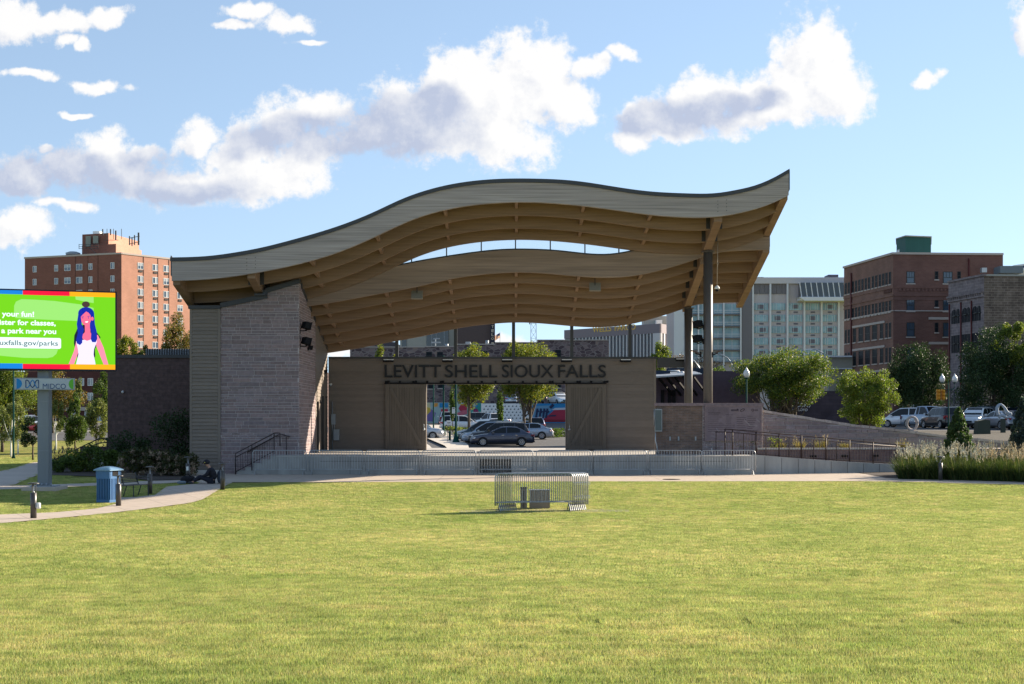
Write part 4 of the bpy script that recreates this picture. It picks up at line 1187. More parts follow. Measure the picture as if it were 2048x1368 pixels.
# ------------------------------------------------------------------ crowd barriers
def barrier(name='crowd_barrier', w=2.37, h=1.08, mat_=None):
    mat_ = mat_ or M_galv
    root = empty(name, (0, 0, 0))
    mb = MB(); rr_ = .13; pts = [(-w/2, 0, .14), (-w/2, 0, h - rr_)]
    for i in range(1, 5):
        a = i / 5 * math.pi / 2; pts.append((-w/2 + rr_ * (1 - math.cos(a)), 0, h - rr_ + rr_ * math.sin(a)))
    pts.append((-w/2 + rr_, 0, h)); pts += [(-p[0], p[1], p[2]) for p in reversed(pts)]
    mb.tube(pts, .021, 6); mb.tube([(-w/2, 0, .24), (w/2, 0, .24)], .018, 6)
    mb.build('frame', mat_, root)
    mb = MB(); n = 19
    for i in range(1, n + 1):
        x = -w/2 + w * i / (n + 1); mb.tube([(x, 0, .24), (x, 0, h)], .0095, 4, cap=False)
    mb.build('bars', mat_, root)
    for s in (-1, 1):
        mb = MB(); x = s * (w/2 - .12)
        mb.tube([(x, -.30, 0), (x, -.24, .05), (x, 0, .20), (x, .24, .05), (x, .30, 0)], .018, 5); mb.tube([(x, 0, .2), (x, 0, .26)], .018, 5)
        mb.build('foot', mat_, root)
    for hz_ in (.8, .4):
        mb = MB(); mb.tube([(w/2, 0, hz_), (w/2 + .06, 0, hz_), (w/2 + .06, 0, hz_ - .08)], .012, 5); mb.build('hook', mat_, root)
    return root
b0 = barrier()
starts = [(506, 612), (618, 726), (731, 839), (844, 952), (958, 1066), (1072, 1181), (1186, 1292), (1298, 1402), (1407, 1507)]
ordn = ['first', 'second', 'third', 'fourth', 'fifth', 'sixth', 'seventh', 'eighth', 'ninth']
extra = ['by the stairs', '', '', '', 'before the vent', '', '', '', 'by the ramp']
for i, (a, b) in enumerate(starts):
    o = b0 if i == 0 else copy_tree(b0)
    o.location = (X((a + b) / 2, 63.05), 63.05, .025); o.rotation_euler.z = R(random.uniform(-1.2, 1.2))
    tag(o, ('steel crowd barrier along the stage front, %s from the left %s' % (ordn[i], extra[i])).strip(), 'barrier', 'crowd barriers along the stage front')
# the stack of barriers out on the lawn
sb = barrier('crowd_barrier', 2.3, 1.08)
PS = Vector((X(1072, 42.2), 42.2, 0))
for i in range(9):
    o = sb if i == 0 else copy_tree(sb)
    f = i - 4
    o.location = (X(1084, 41.9) + f * .0575, 41.75 + f * .055 + .3, G(PS.x, 41.9) + .035)
    o.rotation_euler.z = R(7 + random.uniform(-.12, .12))
    tag(o, 'steel crowd barrier stacked on the lawn, %s of nine counted from the front' % ordn[i], 'barrier', 'crowd barriers stacked on the lawn')
ppt = [gpt(*p)[:2] for p in ((918, 1025), (990, 1027.5), (1120, 1024.5), (1258, 1024), (1258, 1020), (1120, 1018), (1000, 1019), (918, 1022))]
ground_sheet('barrier_pad', ppt, mat('old_concrete', (.25, .22, .18), .9, var=.2, vscale=5), .012, .3)
eb = empty('utility_pedestals', (X(1075, 42.6), 42.9, G(0, 42.9)), 'small grey utility cabinet behind the stacked barriers on the lawn', 'cabinet')
mb = MB(); Yb = 42.9; zb_ = G(0, Yb)
mb.box(X(1059, Yb), X(1100, Yb), Yb, Yb + .35, zb_, Z(981, Yb)); mb.mi = 1; mb.box(X(1058, Yb), X(1101, Yb), Yb - .02, Yb + .37, Z(981, Yb) + .002, Z(979.5, Yb))
part(mb, 'cabinet', [mat('tan_cabinet', (.22, .20, .17), .7, var=.1), M_galv2], eb)
eb2 = empty('utility_box', (X(1048, 42.9), 42.9, G(0, 42.9)), 'narrow tan utility box left of the cabinet behind the stacked barriers', 'box')
mb = MB(); mb.box(X(1041, Yb), X(1054, Yb), Yb, Yb + .25, zb_, zb_ + .62); mb.mi = 1; mb.box(X(1047, Yb), X(1048, Yb), Yb - .01, Yb, zb_ + .05, zb_ + .55); mb.box(X(1040, Yb), X(1055, Yb), Yb - .02, Yb + .27, zb_ + .622, zb_ + .65)
part(mb, 'box_body', [MATS['tan_cabinet'], M_black], eb2)
# drain cover
dc = gpt(1343, 958.5, .03); mb = MB(); mb.lathe((0, 0, 0), [(.36, 0), (.36, .012)], 20); o = mb.build('drain_cover', M_black); o.location = (dc.x, dc.y, G(dc.x, dc.y) + .022); tag(o, 'round dark drain cover in the paving before the stage', 'drain cover')
# ------------------------------------------------------------------ LED screen sign
bs = empty('screen_sign', (X(86, 51.9), 51.9, 0), 'big colour LED screen on a grey post with a small white sponsor board beneath', 'sign')
PX, PY = X(86, 51.9), 51.9
ANG = R(18)
def bd(t, z, off=0.0):     # point on the board: t metres along, z up, off towards the viewer
    return Vector((PX + math.cos(ANG) * t + math.sin(ANG) * off, PY - .28 + math.sin(ANG) * t - math.cos(ANG) * off, z))
def tz(xz, yz): return (-1.47 + xz * .003064 - .01, 7.12 - (yz - 160) * .003241)
ZG = gpt(86, 975).z
mb = MB()
pw = X(97, 51.9) - X(75, 51.9)
mb.box(PX - pw * .5, PX + pw * .5, PY, PY + pw, ZG - .2, 6.6)
mb.mi = 1
for i in range(3): mb.box(PX - pw * .5 + .0, PX + pw * .5, PY - .012, PY - .002, ZG + 1.4 + i * .9, ZG + 1.41 + i * .9)
part(mb, 'post', [mat('grey_post', (.20, .225, .25), .45, metal=.2, var=.1, vscale=2, stretch=(1, 1, .3)), M_galv2], bs)
mb = MB(); mb.box(PX - .62, PX + .62, PY - .5, PY + .9, ZG - .2, ZG + .10); part(mb, 'footing', M_path, bs)
mb = MB(); mb.box(PX - .42, PX + .42, PY - .2, PY + .62, ZG + .103, ZG + .14)
for i in range(5): mb.lathe((PX - .34 + i * .17, PY - .14, ZG + .14), [(.03, 0), (.03, .09)], 6)
part(mb, 'base_plate', M_galv2, bs)
T0, T1 = -3.3, 2.63; ZT, ZB_ = 7.13, 4.28
def bquad(mb, t0, t1, z0, z1, off): mb.face([bd(t0, z0, off), bd(t1, z0, off), bd(t1, z1, off), bd(t0, z1, off)])
def bbox(mb, t0, t1, z0, z1, o0, o1):
    vs = [bd(t, z, o) for z in (z0, z1) for (t, o) in ((t0, o0), (t1, o0), (t1, o1), (t0, o1))]
    mb.mesh(vs, [(0,3,2,1),(4,5,6,7),(0,1,5,4),(1,2,6,5),(2,3,7,6),(3,0,4,7)])
mb = MB(); bbox(mb, T0, T1 + .035, ZB_ - .04, ZT + .04, -.35, 0.0); part(mb, 'screen_housing', mat('navy_housing', (.012, .014, .03), .5), bs)
ES = .47
def em(name, c, k=1.0):
    l = lin(c)
    return mat(name, (.01, .01, .01), .6, attr=False, emit=l, estr=ES * k)
E_green = em('screen_green', (112, 205, 10)); E_lg = em('screen_light_green', (150, 222, 110)); E_blue = em('screen_blue', (10, 125, 215)); E_red = em('screen_red', (238, 0, 55)); E_or = em('screen_orange', (255, 172, 5))
E_wh = em('screen_white', (238, 250, 250)); E_skin = em('screen_pink', (250, 140, 165)); E_skin2 = em('screen_rose', (238, 105, 140)); E_hair = em('screen_navy', (10, 35, 160)); E_dk = em('screen_black', (15, 25, 45)); E_top = em('screen_lilac', (232, 225, 250)); E_br = em('screen_brown', (70, 50, 45)); E_teal = em('screen_teal', (0, 85, 95))
scr = None
def layer(name, polys, m, off, parent=None):
    mb = MB()
    for pl in polys: mb.face([bd(*tz(x, y), off) for x, y in pl])
    return sub(mb, name, m, bs, parent) if parent else part(mb, name, m, bs)
scr = layer('display', [[(-600, 162), (1334, 162), (1334, 1029), (-600, 1029)]], E_green, .006)
def L_(name, polys, m, off): return layer(name, polys, m, off, scr)
L_('display_bar', [[(-600, 160), (285, 160), (285, 203), (-600, 203)], [(-600, 972), (285, 972), (285, 1029), (-600, 1029)]], E_blue, .010)
L_('display_bar', [[(286, 160), (812, 160), (812, 208), (286, 208)], [(286, 974), (817, 974), (817, 1029), (286, 1029)]], E_red, .010)
L_('display_bar', [[(813, 160), (1334, 160), (1334, 210), (813, 210)], [(818, 974), (1334, 974), (1334, 1029), (818, 1029)]], E_or, .010)
def rnd(x0, y0, x1, y1, r, n=5):
    out = []
    for cx, cy, a0 in ((x1 - r, y0 + r, -90), (x1 - r, y1 - r, 0), (x0 + r, y1 - r, 90), (x0 + r, y0 + r, 180)):
        for i in range(n + 1):
            a = R(a0 + 90 * i / n); out.append((cx + r * math.cos(a), cy + r * math.sin(a)))
    return out
L_('display_shape', [[(190, 330), (210, 285), (270, 256), (420, 258), (640, 268), (800, 285), (940, 300), (1085, 335), (1085, 420), (1050, 480), (940, 487), (600, 480), (300, 470), (205, 468), (188, 400)], [(878, 212), (1086, 212), (1086, 280), (980, 265), (880, 245)], [(-600, 808), (680, 808), (662, 860), (620, 895), (560, 908), (300, 908), (0, 885), (-600, 800)]], E_lg, .010)
L_('display_button', [rnd(-700, 682, 715, 803, 22)], E_wh, .014)
def ell(cx, cy, rx, ry, n=18, a0=0, a1=360): return [(cx + rx * math.cos(R(a0 + (a1 - a0) * i / n)), cy + ry * math.sin(R(a0 + (a1 - a0) * i / n))) for i in range(n)]
L_('display_back_hair', [[(905, 560), (985, 520), (1090, 560), (1130, 620), (1165, 665), (1100, 800), (1105, 880), (1080, 920), (900, 900), (860, 740), (865, 650)]], E_dk, .014)
L_('display_arms', [[(905, 640), (960, 640), (925, 800), (862, 973), (800, 973), (860, 830)], [(1075, 640), (1135, 640), (1200, 780), (1255, 973), (1200, 973), (1130, 800)]], E_skin, .018)
L_('display_top', [[(885, 720), (905, 650), (940, 700), (1060, 690), (1118, 640), (1122, 720), (1090, 800), (1085, 860), (1108, 973), (885, 973), (912, 860), (905, 800)]], E_top, .022)
L_('display_neck', [[(985, 520), (1045, 520), (1048, 610), (1075, 660), (1060, 690), (1010, 708), (962, 690), (950, 650), (985, 610)]], E_skin2, .026)
L_('display_hair', [ell(1000, 400, 92, 72), [(912, 400), (950, 345), (1050, 345), (1090, 400), (1100, 520), (1120, 600), (1128, 680), (1110, 722), (1070, 722), (1053, 690), (1058, 620), (1042, 560), (1045, 420), (1000, 380), (950, 430), (948, 520), (975, 580), (958, 660), (955, 730), (930, 757), (895, 740), (885, 700), (905, 620), (893, 520)]], E_hair, .030)
L_('display_bun', [ell(997, 298, 46, 34)], E_br, .030)
L_('display_face', [[(1000, 378), (960, 415), (940, 440), (945, 490), (965, 525), (1000, 540), (1035, 525), (1055, 480), (1050, 420), (1025, 390)], ell(1070, 458, 16, 22)], E_skin2, .034)
L_('display_features', [[(948, 440), (972, 432), (972, 438), (950, 446)], [(1015, 430), (1042, 425), (1042, 431), (1016, 437)], ell(1026, 450, 7, 6, 8), ell(962, 452, 6, 6, 8)], E_hair, .038)
L_('display_mouth', [[(985, 492), (1025, 485), (1015, 503), (995, 504)]], E_wh, .038)
MT = Matrix(((math.cos(ANG), -math.sin(ANG), 0, 0), (math.sin(ANG), math.cos(ANG), 0, 0), (0, 0, 1, 0), (0, 0, 0, 1)))
def natw(s):
    vs, _ = text_geo(s, 1.0); return max(v.x for v in vs) - min(v.x for v in vs)
def btext(name, s, xr_, yb, size_cap, m, off, parent, align='RIGHT', offset=.0, width=None, seen=None):
    if seen: width = seen[1] * .003064 * natw(s) / natw(seen[0]) * .955
    t, z = tz(xr_, yb); p = bd(t, z, off)
    mb = MB(); M = Matrix.Translation(p) @ MT
    add_text(mb, s, M, width=width, height=size_cap * .003241, depth=.001, offset=offset, align=align)
    return sub(mb, name, m, bs, parent) if parent else part(mb, name, m, bs)
btext('display_text', 'Find your fun!', 412, 450, 58, E_wh, .018, scr, offset=.028, seen=('your fun!', 372))
btext('display_text', 'Register for classes,', 655, 543, 58, E_wh, .018, scr, offset=.028, seen=('ister for classes,', 655))
btext('display_text', 'Find a park near you', 660, 636, 58, E_wh, .018, scr, offset=.028, seen=('a park near you', 640))
btext('display_text', 'siouxfalls.gov/parks', 680, 768, 56, E_teal, .020, scr, offset=.006, seen=('uxfalls.gov/parks', 680))
# sponsor board
M_sb = mat('pale_board', (.42, .48, .52), .6)
M_lb = mat('logo_blue', lin((35, 130, 195)), .6); M_lg = mat('logo_green', lin((95, 175, 60)), .6); M_ln = mat('logo_navy', lin((35, 70, 120)), .6)
def tz2(xz, yz): return (-1.47 + xz * .003064 + .02, Z(740 + yz / 6.218, 51.8))   # coordinates on a 6.218x enlargement starting at row 740
def tzs(x, y): t = -1.47 + (x * 5.7 / 6.218) * .003064 + .02; return t, Z(740 + y / 6.218, 51.8)
def sq(mb, pl, off): mb.face([bd(*tzs(x, y), off) for x, y in pl])
a, b = tzs(198, 100), tzs(942, 248)
mb = MB(); bbox(mb, a[0], b[0], b[1], a[1], -.16, 0.0); sbd = part(mb, 'sponsor_board', M_galv2, bs)
mb = MB(); sq(mb, [(212, 112), (930, 112), (930, 236), (212, 236)], .006); sub(mb, 'board_face', M_sb, bs, sbd)
mb = MB(); sq(mb, [(224, 112)] + [(232 + 60 * math.cos(R(q)), 174 + 62 * math.sin(R(q))) for q in range(-90, 91, 15)] + [(224, 236)], .010); sub(mb, 'board_mark', M_lb, bs, sbd)
mb = MB(); sq(mb, [(922, 236)] + [(914 - 50 * math.cos(R(q)), 174 - 62 * math.sin(R(q))) for q in range(-90, 91, 15)] + [(922, 112)], .010); sub(mb, 'board_mark', M_lg, bs, sbd)
mb = MB()
def stroke(pts, m):
    mb_ = MB(); mb_.tube([bd(*tzs(x, y), .014) for x, y in pts], .016, 4); return sub(mb_, 'logo_wave', m, bs, sbd)
stroke([(338, 222), (338, 135), (350, 126), (372, 140), (400, 200), (420, 222), (440, 200), (455, 150), (470, 130), (488, 126), (494, 140), (494, 224), (470, 222)], M_ln)
stroke([(338, 222), (365, 220), (385, 190), (405, 140), (420, 126), (435, 140), (452, 190), (470, 220)], M_lb)
mb = MB(); t, z = tzs(545, 234); add_text(mb, 'MIDCO', Matrix.Translation(bd(t, z, .012)) @ MT, width=tzs(828, 0)[0] - t, height=tzs(0, 168)[1] - z, depth=.002, offset=.0); sub(mb, 'board_text', M_ln, bs, sbd)

# ------------------------------------------------------------------ bollard lights
def bollard():
    root = empty('bollard_light', (0, 0, 0))
    mb = MB(); mb.lathe((0, 0, 0), [(.083, 0), (.083, .70), (.07, .705)], 18); mb.build('post', M_dark2, root)
    mb = MB()
    for a in range(3):
        t = a * 2 * math.pi / 3 + .4; mb.tube([(.062 * math.cos(t), .062 * math.sin(t), .70), (.062 * math.cos(t), .062 * math.sin(t), .95)], .010, 5)
    mb.build('cage_rods', M_dark2, root)
    mb = MB(); mb.lathe((0, 0, 0), [(.035, .706), (.035, .72), (.02, .74), (.02, .93)], 10); mb.build('lamp', M_galv, root)
    mb = MB(); mb.lathe((0, 0, 0), [(.02, .93), (.155, .945), (.16, .955), (.12, .972), (.0, .985)], 20); mb.build('cap', M_dark2, root)
    return root
M_dark2 = mat('bollard_bronze', (.05, .045, .043), .38, spec=.6)
bb = bollard()
for i, (px, Y, lab) in enumerate(((67, 38.6, 'dark bollard light nearest the camera, with a small white box on it'), (237, 44.9, 'dark bollard light just right of the blue trash bin'), (300, 50.4, 'dark bollard light on the path between the bench and the hydrangeas'), (445, 52.3, 'dark bollard light at the corner of the lawn before the stone tower'), (376, 57.0, 'dark bollard light close left of the seated person'), (1881, 57.6, 'dark bollard light in front of the tall grasses at the right'))):
    o = bb if i == 0 else copy_tree(bb)
    p = gdist(px, Y); o.location = (p.x, p.y, p.z + .01)
    tag(o, lab, 'bollard', 'bollard lights along the paths')
p = gdist(67, 38.6)
b = empty('outlet_box', (p.x + .13, p.y, p.z + .36), 'small white outlet box hung on the nearest bollard light', 'box')
mb = MB(); mb.lathe((0, 0, 0), [(.05, -.08), (.065, -.06), (.065, .06), (.045, .08)], 12); mb.build('housing', M_white, b)
mb = MB(); mb.box(-.055, -.03, -.07, -.064, -.05, .05); mb.build('cover', M_galv2, b)
p = gdist(376, 57.0)
b = empty('outlet_cover', (p.x, p.y - .1, p.z + .52), 'pale outlet cover on the bollard beside the seated person', 'box')
mb = MB(); mb.box(-.04, .04, -.02, .01, -.08, .08); mb.build('housing', M_white, b)

# ------------------------------------------------------------------ trash bin
M_bin = mat('bin_blue', (.028, .125, .30), .45, spec=.5, var=.08, vscale=6); M_bin2 = mat('bin_blue_lid', (.15, .27, .40), .45, spec=.5)
p = gpt(217, 1005)
tb = empty('trash_bin', (p.x, p.y, p.z + .01), 'blue slatted square trash bin with a domed lid beside the path', 'trash bin', rz=R(-24))
S = .27
mb = MB(); mb.box(-S + .03, S - .03, -S + .03, S - .03, .06, 1.0); mb.box(-S, S, -S, S, .0, .10); 
for x0, x1 in ((-S, S),):
    mb.box(-S - .01, S + .01, -S - .01, -S + .05, .78, 1.0); mb.box(-S - .01, S + .01, S - .05, S + .01, .78, 1.06)
    mb.box(-S - .01, -S + .05, -S, S, .78, 1.06)
    mb.box(S - .05, S + .01, -S, S, .78, .86); mb.box(S - .05, S + .01, -S, -S + .12, .86, 1.06); mb.box(S - .05, S + .01, S - .12, S, .86, 1.06)
mb.box(-S - .01, S + .01, -S - .01, -S + .05, 1.0, 1.06)
mb.build('bin_body', M_bin, tb)
mb = MB()
for i in range(8):
    c = -S + .04 + (2 * S - .08) * i / 7
    for (x0, x1, y0, y1) in ((c - .017, c + .017, -S - .012, -S + .02), (c - .017, c + .017, S - .02, S + .012), (-S - .012, -S + .02, c - .017, c + .017), (S - .02, S + .012, c - .017, c + .017)):
        mb.box(x0, x1, y0, y1, .1, .78)
mb.build('slats', M_bin, tb)
mb = MB(); mb.box(S - .03, S + .013, -.13, .13, .87, 1.03); mb.build('opening', M_black, tb)
mb = MB(); n = 10
for i in range(n):
    for j in range(n):
        f = lambda u, v: (u, v, 1.07 + .11 * max(0, 1 - (max(abs(u), abs(v)) / .34) ** 2))
        a = -.34 + .068 * i; c = -.34 + .068 * j; mb.face([f(a, c), f(a + .068, c), f(a + .068, c + .068), f(a, c + .068)])
mb.box(-.34, .34, -.34, .34, 1.04, 1.069); mb.build('lid', M_bin2, tb)

# ------------------------------------------------------------------ bench
p = gpt(256, 997)
be = empty('park_bench', (p.x - .1, p.y + .5, p.z), 'black metal park bench with curled arms behind the blue trash bin', 'bench', rz=R(66))
M_benchm = mat('bench_black', (.02, .022, .026), .4, spec=.6)
mb = MB()
for i in range(9): mb.box(-.8, .8, -.22 + i * .052, -.18 + i * .052, .42 + .0, .44)
mb.build('seat', M_benchm, be)
mb = MB()
for i in range(6): mb.box(-.8, .8, .27 + i * .014, .285 + i * .014, .50 + i * .055, .54 + i * .055)
mb.build('backrest', M_benchm, be)
for x in (-.78, 0, .78):
    mb = MB(); mb.tube([(x, -.26, .0), (x, -.2, .04), (x, -.19, .42), (x, .22, .42), (x, .36, .84)], .02, 6); mb.tube([(x, .1, .42), (x, .24, .04), (x, .32, 0)], .02, 6); mb.build('leg', M_benchm, be)
for x in (-.8, .8):
    mb = MB(); mb.tube([(x, .30, .64)] + [(x, .12 - .0 - .34 * i / 8, .66 + .04 * math.sin(i / 8 * 3)) for i in range(9)] + [(x, -.22 + .08 * math.cos(t), .60 + .07 * math.sin(t)) for t in (2.6, 3.6, 4.6, 5.6)], .018, 6); mb.build('armrest', M_benchm, be)

# ------------------------------------------------------------------ stage lights and fittings
def floodlight(loc, aim, wall, label, group):
    root = empty('stage_light', loc, label, 'stage light', group)
    d = Vector(aim).normalized()
    M = d.to_track_quat('Y', 'Z').to_matrix().to_4x4()
    M = M @ Matrix.Scale(.74, 4)
    mb = MB(); mb.M = M; mb.box(-.26, .26, -.2, .16, -.2, .2); mb.box(-.30, .30, .16, .19, -.24, .24); mb.M = None
    for i in range(4):
        pass
    mb.build('lamp_head', M_black, root)
    mb = MB(); mb.M = M; mb.box(-.24, .24, .191, .20, -.18, .18); mb.M = None; mb.build('lens', mat('lamp_lens', (.03, .035, .045), .2, spec=.6), root)
    mb = MB(); wv = Vector(wall); mb.tube([(0, 0, -.24), (0, 0, -.05), ], .02, 5); mb.tube([(0, 0, -.24), tuple(wv + Vector((0, 0, -.24)))], .025, 5); mb.box(wv.x - .05, wv.x + .05, wv.y - .06, wv.y + .06, -.36 + wv.z, -.12 + wv.z); mb.build('bracket', M_black, root)
    return root
G1 = 'stage lights on the stone tower'
floodlight((X(613, 64.9), 64.9, Z(651, 64.9)), (1, .8, -.35), (-.32, 0, 0), 'upper black stage light on the corner of the stone tower', G1)
floodlight((X(613, 64.9), 64.9, Z(682, 64.9)), (1, .8, -.35), (-.32, 0, 0), 'lower black stage light on the corner of the stone tower', G1)
o = floodlight((X(621, 67.2), 67.2, Z(695, 67.2)), (1, .5, -.2), (-.2, 0, .1), 'third small black stage light further back on the tower side', G1); o.scale = (.55, .55, .55)
o = floodlight((X(634, 71), 71, Z(723, 71)), (1, .3, -.2), (-.25, 0, .1), 'small black fitting on the taupe side wall below the roof', G1); o.scale = (.35, .35, .35)
o = floodlight((X(651, 73.2), 73.2, Z(743, 73.2)), (1, .3, -.2), (-.3, 0, .0), 'small black stage light near the back corner beside the sunlit strip', G1); o.scale = (.5, .5, .5)
G2 = 'stage lights on the steel column'
floodlight((X(1396, 66.2), 66.2, Z(648, 66.2)), (-1, .9, -.3), (.28, 0, .1), 'upper black stage light between the two steel columns', G2)
floodlight((X(1395, 66.2), 66.2, Z(677, 66.2)), (-1, .9, -.2), (.28, 0, .1), 'lower black stage light between the two steel columns', G2)
for px, lab in ((1390, 'small tilted stage lamp left of the front column at wall height'), (1436, 'small tilted stage lamp right of the front column at wall height')):
    s = -1 if px < 1416 else 1; Y = 66.2; sl = empty('spot_lamp', (X(px, Y), Y, Z(706, Y)), lab, 'lamp', G2)
    mb = MB(); mb.mesh([(-.25, -.1, -.04), (.25, -.1, .1), (.25, .1, .1), (-.25, .1, -.04), (-.2, -.08, .02), (.22, -.08, .16), (.22, .08, .16), (-.2, .08, .02)] if s > 0 else [(-.25, -.1, .1), (.25, -.1, -.04), (.25, .1, -.04), (-.25, .1, .1), (-.22, -.08, .16), (.2, -.08, .02), (.2, .08, .02), (-.22, .08, .16)], [(0,3,2,1),(4,5,6,7),(0,1,5,4),(1,2,6,5),(2,3,7,6),(3,0,4,7)]); mb.build('lamp_head', mat('amber_brown_metal', (.10, .05, .03), .4, spec=.6), sl)
    mb = MB(); mb.tube([(0, 0, 0), (-s * .26, 0, -.1)], .03, 5); mb.box(-s * .26 - .03, -s * .26 + .03, -.06, .06, -.2, .05); mb.build('bracket', M_black, sl)
for px, py in ((834, 590), (1190, 574)):
    Y = 67.9; x = X(px, Y); b = empty('ceiling_speaker', (x, Y, Z(py, Y)), 'pale flat box speaker under the roof beams, %s of the two' % ('left' if px < 1000 else 'right'), 'speaker', 'box speakers under the roof')
    mb = MB(); mb.M = Matrix.Rotation(R(62), 4, 'X'); mb.box(-.27, .27, -.22, .22, -.05, .05); mb.M = None; mb.build('housing', mat('warm_grey_box', (.24, .22, .18), .6), b)
    mb = MB(); mb.tube([(0, 0, .05), (0, .05, Lo(x, Y) + .9 - Z(py, Y))], .02, 5); mb.build('stem', M_dark, b)
# hanging camera
Y = 65.8; cx = X(1434, Y); hc = empty('hanging_camera', (cx, Y, Z(577, Y)), 'white dome camera hanging on a thin pole right of the front column', 'camera')
zt_ = U(cx, Y) + .1 - Z(577, Y)
mb = MB(); mb.tube([(0, 0, .1), (.04, 0, zt_)], .018, 6); mb.tube([(0.03, 0, zt_ * .5), (.03, 0, zt_ * .5 + .12)], .03, 6); mb.build('pole', mat('tan_conduit', (.38, .30, .23), .6), hc)
mb = MB(); mb.lathe((0, 0, 0), [(.03, .14), (.06, .12), (.12, .05), (.13, 0), (.10, -.03)], 14); mb.build('camera_body', M_white, hc)
mb = MB(); mb.sphere((0, 0, -.05), .095, 12, 8); mb.build('dome', M_black, hc)
Y = 74.2; wc = empty('wall_camera', (X(661, Y), Y, Z(769, Y)), 'small white camera on the back wall near the left corner', 'camera')
mb = MB(); mb.lathe((0, 0, 0), [(.06, .06), (.09, .04), (.09, 0)], 12); mb.build('mount', M_white, wc)
mb = MB(); mb.sphere((0, 0, -.02), .07, 10, 7); mb.build('dome', M_galv2, wc)
# sidewalk fire box on the lawn: white stones
# ------------------------------------------------------------------ seated person with bags
def skin_body(name, joints, edges, root_i, m, parent, levels=2):
    me = bpy.data.meshes.new(name)
    me.from_pydata([j[0] for j in joints], edges, [])
    o = bpy.data.objects.new(name, me); COL.objects.link(o)
    md = o.modifiers.new('skin', 'SKIN'); md.use_smooth_shade = True
    for i, j in enumerate(joints):
        sv = me.skin_vertices[0].data[i]; rr_ = j[1]
        sv.radius = rr_ if isinstance(rr_, tuple) else (rr_, rr_)
        sv.use_root = (i == root_i)
    s = o.modifiers.new('sub', 'SUBSURF'); s.levels = levels; s.render_levels = levels
    dg = bpy.context.evaluated_depsgraph_get(); ev = bpy.data.meshes.new_from_object(o.evaluated_get(dg))
    o.modifiers.clear(); o.data = ev; ev.name = name; ev.materials.clear(); ev.materials.append(m)
    ev.polygons.foreach_set('use_smooth', [True] * len(ev.polygons))
    ca = ev.color_attributes.get('Col') or ev.color_attributes.new('Col', 'FLOAT_COLOR', 'CORNER'); ca.data.foreach_set('color', np.ones(len(ev.loops) * 4, dtype=np.float32))
    bpy.data.meshes.remove(me)
    o.parent = parent
    return o
p = gpt(418, 969)
pe = empty('person', (p.x, p.y + .15, p.z + .02), 'person in dark clothes and a black cap sitting hunched on the paving, legs stretched left', 'person')
M_skin = mat('skin', (.42, .24, .17), .6); M_cloth = mat('black_clothes', (.018, .018, .026), .9, var=.3, vscale=12); M_jean = mat('dark_trousers', (.016, .018, .03), .9)
# facing -x (left) and a little to the camera
J = [((.12, 0, .16), .08), ((.14, 0, .34), .09), ((.10, -.02, .50), .09), ((.02, -.03, .60), .07), ((-.04, -.04, .67), .055), ((-.09, -.05, .74), .07), ((-.12, -.06, .80), .095), ((-.11, -.06, .86), .08),
     ((.03, -.22, .54), .035), ((-.10, -.27, .34), .035), ((-.30, -.16, .30), .032), ((-.36, -.13, .29), .032),
     ((.03, .17, .54), .035), ((-.10, .22, .34), .035), ((-.30, .10, .30), .032), ((-.36, .06, .29), .032),
     ((.05, -.12, .12), .05), ((-.35, -.18, .30), .045), ((-.62, -.16, .07), .042), ((-.70, -.17, .06), .045),
     ((.05, .12, .12), .05), ((-.36, .18, .24), .045), ((-.74, .16, .07), .042), ((-.82, .16, .06), .045)]
E_ = [(0,1),(1,2),(2,3),(3,4),(4,5),(5,6),(6,7),(2,8),(8,9),(9,10),(10,11),(2,12),(12,13),(13,14),(14,15),(0,16),(16,17),(17,18),(18,19),(0,20),(20,21),(21,22),(22,23)]
body = skin_body('body', J, E_, 0, M_skin, pe)
J2 = [((.12, 0, .15), .165), ((.14, 0, .34), .165), ((.10, -.02, .50), .175), ((.03, -.03, .60), .12), ((.03, -.22, .54), .08), ((-.10, -.27, .34), .062), ((-.26, -.18, .305), .05), ((.03, .17, .54), .08), ((-.10, .22, .34), .062), ((-.26, .12, .305), .05)]
skin_body('jacket', J2, [(0,1),(1,2),(2,3),(2,4),(4,5),(5,6),(2,7),(7,8),(8,9)], 0, M_cloth, pe)
J3 = [((.12, 0, .13), .16), ((.04, -.12, .12), .115), ((-.35, -.18, .30), .09), ((-.60, -.16, .09), .065), ((.04, .12, .12), .115), ((-.36, .18, .24), .09), ((-.72, .16, .09), .065)]
skin_body('trousers', J3, [(0,1),(1,2),(2,3),(0,4),(4,5),(5,6)], 0, M_jean, pe)
mb = MB(); 
mb.sphere((-.115, -.06, .845), .125, 14, 9, (1.05, 1, .85)); mb.mesh([(-.2, -.15, .83), (-.32, -.13, .75), (-.32, .0, .75), (-.2, .03, .83), (-.2, -.15, .845), (-.32, -.13, .765), (-.32, .0, .765), (-.2, .03, .845)], [(0,3,2,1),(4,5,6,7),(0,1,5,4),(1,2,6,5),(2,3,7,6),(3,0,4,7)])
cap_ = mb.build('cap', M_cloth, pe)
mb = MB(); mb.sphere((-.16, -.175, .83), .022, 8, 6); mb.build('cap_badge', mat('badge_yellow', (.55, .5, .12), .6), cap_)
